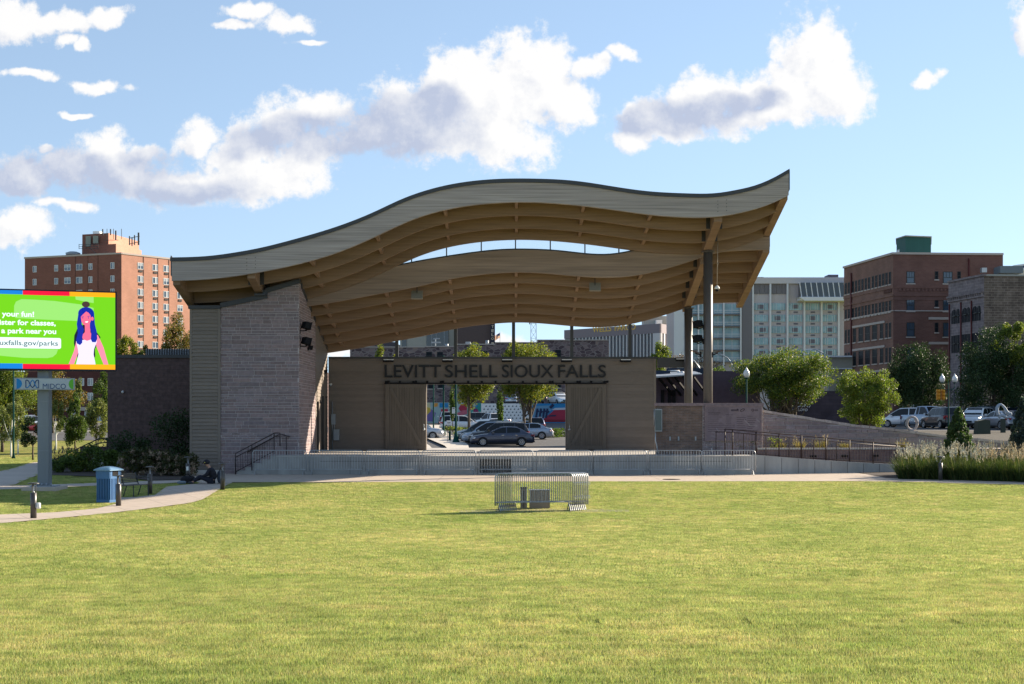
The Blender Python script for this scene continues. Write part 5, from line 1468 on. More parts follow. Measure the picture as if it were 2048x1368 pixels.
for s, (hx, hy, hz) in ((-1, (-.36, -.13, .29)), (1, (-.36, .06, .29))):
    mb = MB()
    for k in range(4):
        a = (k - 1.5) * .018; L_f = (.062, .072, .07, .055)[k]
        mb.tube([(hx - .01, hy + a, hz + .01), (hx - .01 - L_f * .55, hy + a * 1.2, hz + .0), (hx - .005 - L_f * .75, hy + a * 1.2, hz - .03)], [.009, .0085, .007], 6)
    mb.tube([(hx + .02, hy - s * .03, hz + .01), (hx - .02, hy - s * .055, hz), (hx - .05, hy - s * .05, hz - .01)], [.011, .010, .008], 6)
    mb.build('fingers', M_skin, pe)
for (x, y) in ((-.70, -.17), (-.82, .16)):
    mb = MB(); mb.sphere((x, y, .05), .07, 10, 7, (1.7, .75, .75)); mb.build('shoe', mat('dark_shoe', (.03, .035, .04), .6), pe)
mb = MB(); mb.sphere((-.215, -.10, .80), .016, 6, 5); mb.sphere((-.205, -.02, .80), .014, 6, 5); mb.sphere((-.225, -.06, .775), .02, 6, 5); mb.build('face_features', M_skin, pe)
def bag(loc, sx_, sy_, sz_, label, m, rz=0, strap=True):
    root = empty('bag', loc, label, 'bag', None, rz)
    mb = MB(); n, mm = 14, 9
    vs = []; fs = []
    for i in range(mm + 1):
        a = math.pi * i / mm - math.pi / 2
        for k in range(n):
            t = 2 * math.pi * k / n; ex = .55
            cx_, sx2 = math.copysign(abs(math.cos(t)) ** ex, math.cos(t)), math.copysign(abs(math.sin(t)) ** ex, math.sin(t))
            ca_, sa_ = abs(math.cos(a)) ** .6, math.copysign(abs(math.sin(a)) ** .7, math.sin(a))
            w_ = 1 + .08 * math.sin(3 * t + i)
            vs.append((sx_ * ca_ * cx_ * w_, sy_ * ca_ * sx2 * w_, sz_ + sz_ * sa_))
    for i in range(mm):
        for k in range(n):
            q = i * n + k; r_ = i * n + (k + 1) % n; fs.append((q, r_, r_ + n, q + n))
    mb.sm = True; mb.mesh(vs, fs); mb.build('bag_body', m, root)
    if strap:
        mb = MB(); mb.tube([(-sx_ * .5, -sy_ * .5, sz_ * 1.9), (-sx_ * .2, -sy_ * .6, sz_ * 2.4), (sx_ * .2, -sy_ * .6, sz_ * 2.4), (sx_ * .5, -sy_ * .5, sz_ * 1.9)], .015, 5); mb.build('strap', M_black, root)
    return root
bag((p.x + .42, p.y + .25, p.z + .02), .15, .16, .26, 'dark blue-grey backpack leaning behind the seated person', mat('bag_slate', (.035, .045, .065), .85), .3)
bag((p.x - .92, p.y + .45, p.z + .02), .27, .2, .15, 'black bag on the paving left of the seated person by the shrubs', mat('bag_black', (.014, .014, .018), .85))
bag((p.x - 1.05, p.y - .0, p.z + .02), .17, .10, .06, 'small pale bag beside the bollard at the person\'s feet', mat('bag_pale', (.16, .20, .24), .85), 0, False)
# ------------------------------------------------------------------ foliage
def leaf_mesh(name, C, size, cols, m, parent, seed, aspect=1.0, droop=0.0, upright=0.0):
    """C: (n,3) leaf centres; every leaf a small four-sided blade; cols: list of base colours"""
    r = np.random.default_rng(seed); n = len(C)
    a = r.uniform(0, 2 * np.pi, n); b = np.arccos(r.uniform(-1, 1, n))
    d = np.stack([np.sin(b) * np.cos(a), np.sin(b) * np.sin(a), np.cos(b)], 1)
    if upright: d = d * np.array([1 - upright, 1 - upright, 1]); d[:, 2] = np.abs(d[:, 2]) + upright
    d[:, 2] -= droop; d /= np.linalg.norm(d, axis=1, keepdims=True) + 1e-9
    q = r.normal(size=(n, 3)); s = np.cross(d, q); s /= np.linalg.norm(s, axis=1, keepdims=True) + 1e-9
    nn = np.cross(d, s)
    L_ = (size * r.uniform(.6, 1.35, n))[:, None]
    V = np.zeros((n, 4, 3)); w = L_ * .36 / aspect
    V[:, 0] = C - d * L_ * .5; V[:, 1] = C + s * w + nn * w * .3; V[:, 2] = C + d * L_ * .5; V[:, 3] = C - s * w + nn * w * .3
    me = bpy.data.meshes.new(name)
    me.vertices.add(n * 4); me.vertices.foreach_set('co', V.ravel())
    me.loops.add(n * 4); me.loops.foreach_set('vertex_index', np.arange(n * 4))
    me.polygons.add(n); me.polygons.foreach_set('loop_start', np.arange(0, n * 4, 4))
    me.update(calc_edges=True); me.materials.append(m)
    cb = np.array(cols)[r.integers(0, len(cols), n)] * r.uniform(.65, 1.4, (n, 1))
    cc = np.ones((n, 4), dtype=np.float32); cc[:, :3] = cb
    ca = me.color_attributes.new('Col', 'FLOAT_COLOR', 'CORNER'); ca.data.foreach_set('color', np.repeat(cc, 4, axis=0).ravel())
    o = bpy.data.objects.new(name, me); COL.objects.link(o); o.parent = parent
    return o
GREENS = {
 'mid': [(.06, .10, .02), (.08, .125, .025), (.045, .08, .018)],
 'bright': [(.10, .15, .02), (.13, .18, .03), (.08, .12, .02), (.16, .18, .03)],
 'yellow': [(.15, .17, .02), (.20, .19, .02), (.10, .14, .02), (.08, .12, .02)],
 'dark': [(.026, .052, .018), (.036, .068, .022), (.020, .040, .015)],
 'autumn': [(.14, .11, .025), (.17, .10, .02), (.08, .09, .02), (.06, .08, .02), (.15, .13, .03)],
 'pale': [(.13, .155, .05), (.17, .19, .07), (.09, .12, .035)],
 'conifer': [(.045, .085, .03), (.07, .12, .04), (.04, .07, .028)],
 'spruce': [(.045, .07, .065), (.06, .09, .085), (.03, .05, .045)],
 'lush': [(.045, .085, .016), (.065, .11, .02), (.035, .065, .014), (.10, .14, .02), (.15, .16, .02)],
 'twig': [(.12, .08, .06), (.09, .06, .045)],
}
def crown_points(n, c, r3, seed, clumps=26, cr=.30, shape='round', hollow=.55):
    r = np.random.default_rng(seed)
    k = clumps
    dirs = r.normal(size=(k, 3)); dirs /= np.linalg.norm(dirs, axis=1, keepdims=True)
    rad = r.uniform(hollow, .95, k)[:, None]
    cc = dirs * rad
    if shape == 'cone':
        z = r.uniform(-1, .95, k); a = r.uniform(0, 2 * np.pi, k); w = (1 - (z + 1) / 2) * 1.0 + .06
        rr_ = w * r.uniform(.55, 1, k); cc = np.stack([np.cos(a) * rr_, np.sin(a) * rr_, z], 1)
    if shape == 'column':
        z = r.uniform(-.95, .95, k); a = r.uniform(0, 2 * np.pi, k); w = np.sqrt(np.clip(1 - np.abs(z) ** 3, .08, 1)) * .7
        rr_ = w * r.uniform(.3, 1, k); cc = np.stack([np.cos(a) * rr_, np.sin(a) * rr_, z], 1)
    if shape == 'flame':
        z = r.uniform(-1, .95, k); a = r.uniform(0, 2 * np.pi, k); w = np.clip(np.where(z < -.3, .55 + (z + 1) * .5, .9 - (z + .3) * .62), .1, 1)
        rr_ = w * r.uniform(.4, 1, k); cc = np.stack([np.cos(a) * rr_, np.sin(a) * rr_, z], 1)
    cz = r.uniform(.7, 1.3, k) * cr
    if shape in ('cone', 'flame'): cz = cz * np.clip(1.1 - (cc[:, 2] + 1) * .38, .3, 1.1)
    wgt = cz ** 2; idx = r.choice(k, n, p=wgt / wgt.sum())
    g = r.normal(size=(n, 3)); g /= np.linalg.norm(g, axis=1, keepdims=True)
    g *= (r.random((n, 1)) ** .45)
    P = cc[idx] + g * cz[idx][:, None]
    return P * np.array(r3) + np.array(c), cc * np.array(r3) + np.array(c)
_tn = [0]
def tree(px, Y, top, bot, wpx, label, cat='tree', cols='mid', name='tree', base_py=None, shape='round', leaf=None, dens=1.0, m=None, clumps=26, cr=.30, trunk_r=None, group=None, stems=1, depth=1.0, zbase=None, limbs=6, hollow=.55, trunkcol=None, extra=None, dz=0.0):
    """crown spans rows top..bot and wpx columns around column px at distance Y; the trunk stands on the ground"""
    _tn[0] += 1; seed = 100 + _tn[0]
    x = X(px, Y); g = G(x, Y) if zbase is None else zbase
    zt, zb = Z(top, Y), Z(bot, Y); w = wpx / F * Y
    root = empty(name, (x, Y, g), label, cat, group)
    zc = (zt + zb) / 2 - g; rz = (zt - zb) / 2
    leaf = leaf or max(.055, Y / 1427 * 1.55)
    A = math.pi * (w / 2) * rz
    n = int(min(42000, max(700, dens * 8.5 * A / (leaf * leaf * .5))))
    k_in = .98
    P, C = crown_points(n, (0, 0, zc), (w / 2 * k_in, w / 2 * k_in * depth, rz * k_in), seed, clumps, cr, shape, hollow)
    leaf_mesh('crown', P, leaf, GREENS[cols], m or M_leaf, root, seed)
    r = random.Random(seed); mb = MB(); tr = trunk_r or max(.05, w * .028)
    for s in range(stems):
        ox = (s - (stems - 1) / 2) * tr * 2.2
        top_t = Vector((ox * 2.5 + r.uniform(-.1, .1) * w * .3, r.uniform(-.05, .05) * w, zc + rz * .1))
        fork = Vector((ox * 1.6, 0, max(zb - g, .2) * (.9 if stems == 1 else .45) + rz * .1))
        mb.tube([(ox, 0, -.1), ((ox + fork.x) / 2 + r.uniform(-.3, .3) * tr, 0, fork.z * .5), tuple(fork), tuple(fork.lerp(top_t, .6)), tuple(top_t)], [tr * 1.15, tr, tr * .85, tr * .55, tr * .2], 8)
        cs = [C[i] for i in r.sample(range(len(C)), min(limbs, len(C)))]
        for c in cs:
            c = Vector(c); m_ = fork.lerp(c, .5) + Vector((0, 0, -.06 * w))
            mb.tube([tuple(fork + Vector((0, 0, r.uniform(-.1, .5) * rz * .4))), tuple(m_), tuple(c)], [tr * .5, tr * .3, tr * .08], 5)
    mb.build('trunk', trunkcol or M_bark, root)
    return root

def shrub(loc, r3, label, cols, n, leaf, cat='shrub', name='shrub', seed=1, group=None, m=None, clumps=14, cr=.4):
    root = empty(name, loc, label, cat, group)
    P, C = crown_points(n, (0, 0, r3[2] * .9), r3, seed, clumps, cr)
    P[:, 2] = np.abs(P[:, 2])
    leaf_mesh('foliage', P, leaf, GREENS[cols] if isinstance(cols, str) else cols, m or M_leaf, root, seed)
    mb = MB(); r = random.Random(seed)
    for i in range(5):
        c = C[r.randrange(len(C))]; mb.tube([(r.uniform(-.05, .05), r.uniform(-.05, .05), -.03), (c[0] * .5, c[1] * .5, abs(c[2]) * .5), (c[0], c[1], abs(c[2]))], [.02, .014, .006], 4)
    mb.build('stems', M_bark, root)
    return root, C

# --- left of the shell
tree(4, 92, 700, 884, 120, 'large bright green tree behind the screen sign at the left edge', cols='bright', clumps=110, cr=.24, hollow=.3, dens=1.2)
tree(2130, 124, 640, 840, 200, 'broad dark tree added outside the right edge to shade the parked cars', cols='dark', clumps=120, cr=.22, m=M_leafd, hollow=.3)  # unseen tree, added for its shade on the side parking
tree(2290, 132, 640, 840, 200, 'second broad tree added outside the right edge to shade the parked cars', cols='dark', clumps=120, cr=.22, m=M_leafd, hollow=.3)  # another unseen tree added to cast shade there
tree(22, 84, 800, 888, 62, 'slender young tree with a pale stake left of the sign post', cols='pale', clumps=16, dens=.7, trunkcol=M_white, trunk_r=.05)
tree(36, 88, 790, 884, 54, 'young pale-leaved tree with whitened trunk close to the sign post', cols='pale', clumps=16, dens=.7, trunkcol=M_white, trunk_r=.05)
tree(66, 80, 838, 892, 50, 'low dark green tree directly left of the sign post', cols='dark', clumps=14, m=M_leafd)
tree(104, 150, 735, 835, 125, 'tall autumn-brown tree behind the sponsor board', cols='autumn', clumps=34, dens=.8)
tree(112, 96, 800, 872, 36, 'small pale green tree just right of the sign post', cols='pale', clumps=14, dens=.7, trunkcol=M_white, trunk_r=.05)
tree(150, 90, 784, 880, 60, 'dark pyramid-shaped young tree right of the sign post', cols='mid', shape='flame', clumps=70, cr=.26, dens=1.2)
tree(192, 92, 792, 884, 56, 'light green young tree by the corner of the block wing', cols='pale', clumps=22, dens=.8)
tree(157, 130, 752, 835, 15, 'thin columnar tree behind the pyramid-shaped tree', cols='pale', shape='column', clumps=14, cr=.4)
tree(206, 120, 738, 850, 46, 'tall dark green tree rising behind the corner of the block wing', cols='mid', clumps=22)
tree(250, 100, 664, 760, 60, 'yellow-green tree crown rising above the left end of the block wing', cols='yellow', clumps=22)
tree(288, 100, 682, 750, 34, 'small green tree crown above the middle of the block wing', cols='mid', clumps=14)
tree(358, 100, 634, 750, 80, 'orange-tinged autumn tree above the block wing beside the siding pier', cols='autumn', clumps=28)
# shrubs in the bed
def gb(px, Y): p = gdist(px, Y); return (p.x, p.y, p.z)
for i, (px, Y, rx_, rz_, cols, n, lab) in enumerate((
  (125, 66, .75, .42, 'mid', 1500, 'low green shrub at the left end of the bed, by the garden handrail'),
  (152, 67, .8, .55, 'bright', 1700, 'feathery bright green shrub below the garden handrail'),
  (182, 67.5, .8, .65, 'mid', 1700, 'green shrub in front of the pale cheek wall'),
  (208, 66, .75, .55, 'mid', 1600, 'leafy green shrub in front of the block wing corner, left of the trash bin lid'),
  (233, 67, .7, .5, 'bright', 1500, 'yellow-green low shrub before the middle of the block wing'),
  (262, 69, 1.2, .95, 'dark', 2600, 'dark rounded shrub against the block wing, left one'),
  (345, 69, 1.6, 1.5, 'dark', 4200, 'tall dark yew-like shrub beside the siding pier'))):
    shrub(gb(px, Y), (rx_, rx_ * .9, rz_), lab, cols, n, .10, seed=50 + i, group=None, m=M_leafd if cols == 'dark' else M_leaf)
M_flower = mat('dried_flowers', (1, 1, 1), .9)
for i, (px, Y, rx_, rz_, lab) in enumerate(((272, 63.2, .85, .62, 'hydrangea with faded flower heads, left one of the group before the pier'), (318, 62.5, .85, .60, 'hydrangea with faded flower heads, middle one of the group before the pier'), (362, 62.0, .75, .52, 'hydrangea with faded flower heads nearest the siding pier'))):
    root, C = shrub(gb(px, Y), (rx_, rx_ * .8, rz_), lab, [(.05, .06, .02), (.035, .05, .018), (.07, .06, .03)], 1800, .10, cat='hydrangea', name='hydrangea', seed=70 + i, group='hydrangeas before the tower')
    r = np.random.default_rng(80 + i); heads = []
    for k in range(34):
        d = r.normal(size=3); d[2] = abs(d[2]); d /= np.linalg.norm(d); c = d * np.array([rx_, rx_ * .8, rz_ * 1.75]) * r.uniform(.85, 1.05)
        c[2] += .05; heads.append(c + r.normal(size=(40, 3)) * .05)
    leaf_mesh('flower_heads', np.concatenate(heads), .06, [(.30, .22, .16), (.36, .30, .20), (.22, .14, .10)], M_flower, root, 90 + i)

# --- seen through the shell
tree(775, 150, 686, 800, 56, 'yellowish tree top behind the back wall, left of the first wall post', cols='yellow', clumps=22)
tree(938, 140, 688, 814, 98, 'maple with yellow-green crown behind the second lamp post in the car park', cols='yellow', clumps=90, cr=.26, dens=1.5, hollow=.35)
tree(1054, 136, 679, 814, 124, 'broad maple on a forked trunk behind the dark blue sedan', cols='yellow', clumps=120, cr=.24, dens=1.5, stems=2, hollow=.4)
tree(905, 160, 782, 840, 17, 'narrow columnar evergreen left of the yellow-green maple', cols='mid', shape='column', clumps=16, cr=.4)
tree(1001, 158, 781, 840, 21, 'narrow columnar evergreen before the white screen wall', cols='mid', shape='column', clumps=18, cr=.4)
tree(1322, 150, 688, 765, 54, 'small rounded tree above the right end of the back wall', cols='bright', clumps=22)
tree(1362, 165, 704, 765, 40, 'reddish bare-twigged tree right of the small rounded tree', cols='twig', clumps=14, dens=.25)
# --- right
tree(1432, 104, 728, 822, 66, 'loose olive-green tree between the steel columns and the big round tree', cols='mid', clumps=24, dens=.8)
tree(1568, 96, 694, 818, 222, 'big round-crowned tree on several stems above the sloping stone wall', cols='lush', clumps=190, cr=.19, dens=1.3, stems=4, trunk_r=.13, hollow=.25, limbs=9)
tree(1408, 190, 702, 800, 90, 'bare brownish tree in front of the glass hotel', cols='twig', clumps=22, dens=.22)
tree(1729, 88, 730, 858, 136, 'loose green tree with upright branches right of the big round tree', cols='bright', clumps=110, cr=.19, dens=1.1, stems=3, trunk_r=.08, hollow=.4)
tree(1838, 138, 680, 838, 122, 'dark shaded tree before the tall brick building', cols='dark', clumps=110, cr=.24, m=M_leafd, hollow=.3, dens=1.3)
tree(1985, 125, 646, 858, 186, 'large dark tree before the rough stone building', cols='dark', clumps=170, cr=.2, m=M_leafd, hollow=.3, dens=1.4)
tree(2026, 124, 648, 740, 84, 'sunlit yellow-green tree top at the right edge above the dark tree', cols='bright', clumps=22)
tree(1916, 62.5, 812, 935, 84, 'small dense conifer standing in the tall grasses', cols='conifer', name='conifer', cat='conifer', shape='cone', clumps=220, cr=.17, leaf=.085, dens=2.2, depth=1.0)
tree(2046, 61, 790, 945, 84, 'blue-green spruce at the right edge of the view', cols='spruce', name='spruce', cat='spruce', shape='cone', clumps=200, cr=.17, leaf=.085, dens=2.2)
# small plants in the planter
for i, (px, Y, py, s, lab) in enumerate(((1478, 66.0, 890, .28, 'small leafy plant at the foot of the engraved panel, left one'), (1498, 66.0, 884, .30, 'upright leafy plant at the foot of the engraved panel, right one'), (1546, 66.6, 888, .35, 'yellow-green clump in the planter right of the engraved panel'))):
    shrub((X(px, Y), Y, Z(897, Y)), (s, s * .7, s * .9), lab, 'pale' if i < 2 else 'bright', 260, .06, cat='plant', name='planter_plant', seed=140 + i)

# ------------------------------------------------------------------ ornamental grasses
M_plume = mat('seed_plumes', (1, 1, 1), .9)
M_og = mat('tall_grass', (1, 1, 1), .7, trans=.35)
def grass_clump(loc, h, w, nb, nplume, label, cols, plume, seed, group, bw=.016, ph=1.35, pw=.05):
    root = empty('ornamental_grass', loc, label, 'grass clump', group)
    r = np.random.default_rng(seed)
    V = []; Fc = []; Cc = []
    def strip(p0, d, L_, bend, wd, col):
        side = np.array([-d[1], d[0], 0]); nrm = np.linalg.norm(side); side = side / nrm if nrm > 1e-6 else np.array([1, 0, 0])
        a = r.uniform(0, np.pi); side = np.array([math.cos(a), math.sin(a), 0])
        b = len(V); pts = []
        for i, t in enumerate((0, .35, .7, 1.0)):
            p = p0 + d * L_ * t + np.array([d[0], d[1], 0]) * bend * t * t * L_ - np.array([0, 0, 1]) * bend * .5 * t * t * L_
            wv = wd * (1, .9, .6, .12)[i]
            V.append(p - side * wv / 2); V.append(p + side * wv / 2)
        for i in range(3): Fc.append((b + 2*i, b + 2*i + 1, b + 2*i + 3, b + 2*i + 2)); Cc.append(col)
    for i in range(nb):
        a = r.uniform(0, 2 * np.pi); rr_ = w * .35 * math.sqrt(r.random()); p0 = np.array([rr_ * math.cos(a), rr_ * math.sin(a) * .8, 0])
        tl = r.uniform(0, .55); a2 = a + r.normal() * .5; d = np.array([math.cos(a2) * tl, math.sin(a2) * tl, 1]); d /= np.linalg.norm(d)
        c = np.array(cols[r.integers(0, len(cols))]) * r.uniform(.6, 1.4)
        strip(p0, d, h * r.uniform(.6, 1.1), r.uniform(.1, .7), bw * r.uniform(.7, 1.3), tuple(c))
    mb = MB(); mb.v = [tuple(v) for v in V]; mb.f = Fc; mb.c = Cc; mb.m = [0] * len(Fc); mb.smooth = [False] * len(Fc)
    mb.build('blades', M_og, root)
    if nplume:
        V, Fc, Cc = [], [], []
        P = []
        for i in range(nplume):
            a = r.uniform(0, 2 * np.pi); tl = r.uniform(.02, .35); d = np.array([math.cos(a) * tl - .02, math.sin(a) * tl * .7, 1]); d /= np.linalg.norm(d)
            L_ = h * ph * r.uniform(.78, 1.1); rr_ = w * .3 * math.sqrt(r.random()); p0 = np.array([rr_ * math.cos(a), rr_ * math.sin(a), 0]); bend = .18
            strip(p0, d, L_, bend, .008, (.28, .24, .14))
            for k in range(26):
                t = r.uniform(.80, 1.02); p = p0 + d * L_ * t + np.array([d[0], d[1], 0]) * bend * t * t * L_ - np.array([0, 0, 1]) * bend * .5 * t * t * L_
                P.append(p + r.normal(size=3) * np.array([pw * .3, pw * .3, .01]) * (1 - abs(t - .9) * 3))
        mb = MB(); mb.v = [tuple(v) for v in V]; mb.f = Fc; mb.c = Cc; mb.m = [0] * len(Fc); mb.smooth = [False] * len(Fc)
        mb.build('stalks', M_og, root)
        leaf_mesh('plumes', np.array(P), .060, plume, M_plume, root, seed + 1, aspect=1.4, upright=.6)
    return root
PL = [(.66, .60, .44), (.76, .71, .56), (.48, .43, .29)]
PL2 = [(.64, .52, .32), (.70, .59, .40), (.46, .37, .22)]
GC = [(.035, .065, .015), (.05, .085, .02), (.025, .05, .014), (.085, .10, .03)]
k = 0
places = []
for row, (Y0, off) in enumerate(((58.9, 0), (60.2, 14), (61.6, 4), (63.2, 18))):
    px = 1817 + off
    while px < 2085:
        Yp = Y0 - (px - 1815) / 233 * 2.4
        places.append((px, Yp, row)); px += 33
nth = {}
for px, Yp, row in places:
    k += 1
    side = 'left' if px < 1895 else ('middle' if px < 1965 else 'right')
    key = (row, side); nth[key] = nth.get(key, 0) + 1
    rown = ('front', 'second', 'third', 'rear')[row]
    lab = 'tall fountain grass clump with pale plumes, %s row, %s %s of the bed' % (rown, ('first', 'second', 'third', 'fourth', 'fifth')[nth[key] - 1] + ' one in the', side)
    g = gdist(px, Yp)
    grass_clump((g.x, g.y, g.z), 1.04 if row < 2 else 1.2, 1.15, 760, 16 if row else 10, lab, GC, PL if px < 1960 else PL2, 300 + k, 'tall grasses in the right-hand bed', ph=1.32)
for i, (px, Y, base, h, lab) in enumerate(((1560, 67, 897, .42, 'dry straw-coloured grass clump behind the ramp rail, left one'), (1598, 67.3, 897, .5, 'low dry grass clump between the two straw clumps'), (1640, 67.8, 897, .58, 'tall straw-coloured grass clump behind the ramp rail'), (1690, 68.3, 897, .36, 'straw-coloured grass clump towards the low end of the ramp'), (1805, 69.5, 897, .45, 'reddish dry grass clump behind the low end of the ramp'))):
    grass_clump((X(px, Y), Y, Z(base, Y)), h, .7, 150, 5, lab, [(.26, .20, .08), (.20, .17, .06), (.12, .12, .04)], PL2, 400 + i, None, ph=1.2)
for i, (px, Y) in enumerate(((112, 71), (135, 72), (160, 73), (186, 73))):
    g = gdist(px, Y); grass_clump((g.x, g.y, g.z + .2), .75, 1.2, 300, 14, 'pinkish-brown ornamental grass behind the garden handrail, %s from the left' % ordn[i], [(.12, .10, .05), (.09, .085, .04)], [(.26, .20, .17), (.2, .15, .12)], 430 + i, 'grasses behind the garden handrail', ph=1.25)
# ------------------------------------------------------------------ cars
M_tyre = mat('tyre', (.018, .018, .018), .85); M_rim = mat('alloy_rim', (.55, .56, .58), .3, metal=.7); M_cglass = mat('car_glass', (.008, .011, .014), .12, spec=.35)
M_tail = mat('tail_light', (.35, .01, .015), .25, spec=.6); M_head = mat('head_light', (.6, .62, .65), .15, spec=.8); M_trimc = mat('black_plastic', (.015, .015, .016), .6); M_chrome = mat('chrome_trim', (.6, .6, .6), .2, metal=.9)
def paint(name, c, metal=.25): return mat('paint_' + name, c, .28, metal=metal, spec=.6, coat=.8, attr=False)
_wheel = {}
def wheel_meshes():
    if not _wheel:
        t = MB()
        n = 24
        prof = [(.20, -.09), (.29, -.10), (.325, -.08), (.335, 0), (.325, .08), (.29, .10), (.20, .09)]
        vs = []; fs = []
        for rr_, y in prof:
            for k in range(n): a = 2 * math.pi * k / n; vs.append((rr_ * math.cos(a), y, rr_ * math.sin(a)))
        for i in range(len(prof) - 1):
            for k in range(n): a = i * n + k; b = i * n + (k + 1) % n; fs.append((a, b, b + n, a + n))
        t.sm = True; t.mesh(vs, fs); t.sm = False
        _wheel['tyre'] = t
        m = MB()
        for s in (-1, 1):
            y = s * .085
            for k in range(10):
                a = 2 * math.pi * k / 10; m.bar((.05 * math.cos(a), y, .05 * math.sin(a)), (.205 * math.cos(a), y, .205 * math.sin(a)), .035, .02, up=(0, 1, 0))
            ring = [(.215 * math.cos(2 * math.pi * k / 20), y, .215 * math.sin(2 * math.pi * k / 20)) for k in range(21)]; m.tube(ring, .016, 5)
        m.mi = 1; 
        vs = [(.21 * math.cos(2 * math.pi * k / 20), yy, .21 * math.sin(2 * math.pi * k / 20)) for yy in (-.06, .06) for k in range(20)]
        m.mesh(vs, [tuple(range(20)), tuple(range(20, 40))] + [(k, (k + 1) % 20, 20 + (k + 1) % 20, 20 + k) for k in range(20)])
        _wheel['rim'] = m
    return _wheel
KINDS = {
 'sedan': dict(L=4.8, W=1.84, H=1.46, top=[(0, .60), (.01, .86), (.04, 1.0), (.16, 1.03), (.3, 1.0), (.5, .98), (.68, .96), (.80, .90), (.92, .80), (.98, .68), (1, .50)], gh=(.10, .27, .52, .73), wx=(.20, .80)),
 'hatch': dict(L=4.3, W=1.78, H=1.5, top=[(0, .6), (.01, .95), (.04, 1.0), (.3, .98), (.66, .95), (.78, .90), (.92, .80), (.98, .66), (1, .5)], gh=(.02, .12, .52, .76), wx=(.17, .81)),
 'suv': dict(L=4.75, W=1.88, H=1.72, top=[(0, .60), (.01, 1.05), (.03, 1.12), (.4, 1.08), (.68, 1.06), (.78, 1.02), (.93, .93), (.985, .75), (1, .5)], gh=(.015, .085, .56, .735), wx=(.18, .81)),
 'minivan': dict(L=5.0, W=1.95, H=1.75, top=[(0, .6), (.01, 1.0), (.03, 1.05), (.5, 1.03), (.72, 1.0), (.84, .93), (.95, .80), (.99, .66), (1, .5)], gh=(.012, .06, .60, .84), wx=(.18, .82)),
 'pickup': dict(L=5.6, W=1.95, H=1.86, top=[(0, .65), (.005, 1.12), (.36, 1.14), (.5, 1.15), (.70, 1.14), (.80, 1.10), (.95, 1.02), (.99, .85), (1, .55)], gh=(.37, .40, .60, .72), wx=(.2, .82)),
}
def car(kind, loc, heading, pt, label, cat='car', name='parked_car', group='cars parked around the shell'):
    K = KINDS[kind]; L_, W, H = K['L'], K['W'], K['H']; hw = W / 2
    root = empty(name, loc, label, cat, group, rz=heading)
    tx = [q[0] for q in K['top']]; tzv = [q[1] for q in K['top']]
    ts = sorted(set([0, .01, .03, .06, .1, .16, .22, .3, .4, .5, .6, .68, .74, .8, .86, .92, .96, .985, 1] + tx))
    mb = MB(); mb.sm = True; vs = []; n = None
    for t in ts:
        zt_ = float(np.interp(t, tx, tzv)); w = hw * (1 - .16 * abs(2 * t - 1) ** 7 - .02 * abs(2 * t - 1) ** 2); zb = .24 + (.06 if t < .02 or t > .98 else 0)
        sec = [(w * .86, zb), (w * .97, zb + .05), (w, .50 if zt_ > .7 else (zb + zt_) / 2), (w * .985, zt_ - .14 if zt_ > .75 else zt_ - .08), (w * .95, zt_ - .03), (w * .82, zt_), (0, zt_ + .02)]
        ring = [(t * L_ - L_ / 2, -y, z) for y, z in sec] + [(t * L_ - L_ / 2, y, z) for y, z in reversed(sec[:-1])]
        n = len(ring); vs += ring
    fs = []
    for i in range(len(ts) - 1):
        for k in range(n): a = i * n + k; b = i * n + (k + 1) % n; fs.append((a, b, b + n, a + n))
    fs.append(tuple(range(n))); fs.append(tuple(range(len(vs) - n, len(vs))))
    mb.mesh(vs, fs)
    # greenhouse
    g0, g1, g2, g3 = [q * L_ - L_ / 2 for q in K['gh']]
    zbelt = lambda x: float(np.interp((x + L_ / 2) / L_, tx, tzv)) - .02
    wb, wr = hw * .93, hw * .74
    zr = H
    def gsec(x):
        if x <= g1: f = (x - g0) / max(1e-3, g1 - g0)
        elif x >= g2: f = (g3 - x) / (g3 - g2)
        else: f = 1
        crown_ = .035 * (1 - ((x - (g1 + g2) / 2) / ((g2 - g1) / 2)) ** 2) if g1 < x < g2 else 0
        f = max(0, min(1, f)); zb_ = zbelt(x); zt_ = zb_ + (zr - .03 - zb_) * (f ** .85) + crown_
        w_t = wb + (wr - wb) * (zt_ - zb_) / (zr - zb_)
        return zb_, zt_, w_t
    xs2 = [g0, g0 + (g1 - g0) * .5, g1, g1 + (g2 - g1) * .33, g1 + (g2 - g1) * .66, g2, g2 + (g3 - g2) * .33, g2 + (g3 - g2) * .66, g3]
    vs = []
    for x in xs2:
        zb_, zt_, w_t = gsec(x); vs += [(x, -wb, zb_), (x, -w_t, zt_ - .0), (x, -w_t * .8, zt_ + .02), (x, w_t * .8, zt_ + .02), (x, w_t, zt_), (x, wb, zb_)]
    fs = []
    for i in range(len(xs2) - 1):
        for k in range(5): a = i * 6 + k; fs.append((a, a + 1, a + 7, a + 6))
    mb.mesh(vs, fs)
    if kind == 'pickup':
        mb.mi = 1; mb.mesh([(-L_/2 + .12, -.7, 1.17), (g0 - .05, -.7, 1.17), (g0 - .05, .7, 1.17), (-L_/2 + .12, .7, 1.17)], [(0,1,2,3)]); mb.mi = 0
    mb.mi = 1; mb.sm = False
    for s in (-1, 1):
        for wx in K['wx']:
            cx = wx * L_ - L_ / 2; y = s * (hw + .004)
            mb.mesh([(cx + .385 * math.cos(math.pi * k / 12), y, .335 + .385 * math.sin(math.pi * k / 12)) for k in range(13)] + [(cx - .385, y, .24), (cx + .385, y, .24)], [tuple(range(15))])
        mb.box(-L_/2 + .95, L_/2 - 1.0, s * (hw - .02) - .01, s * (hw - .02) + .01, .2, .30)
    mb.build('body', [pt, M_trimc], root)
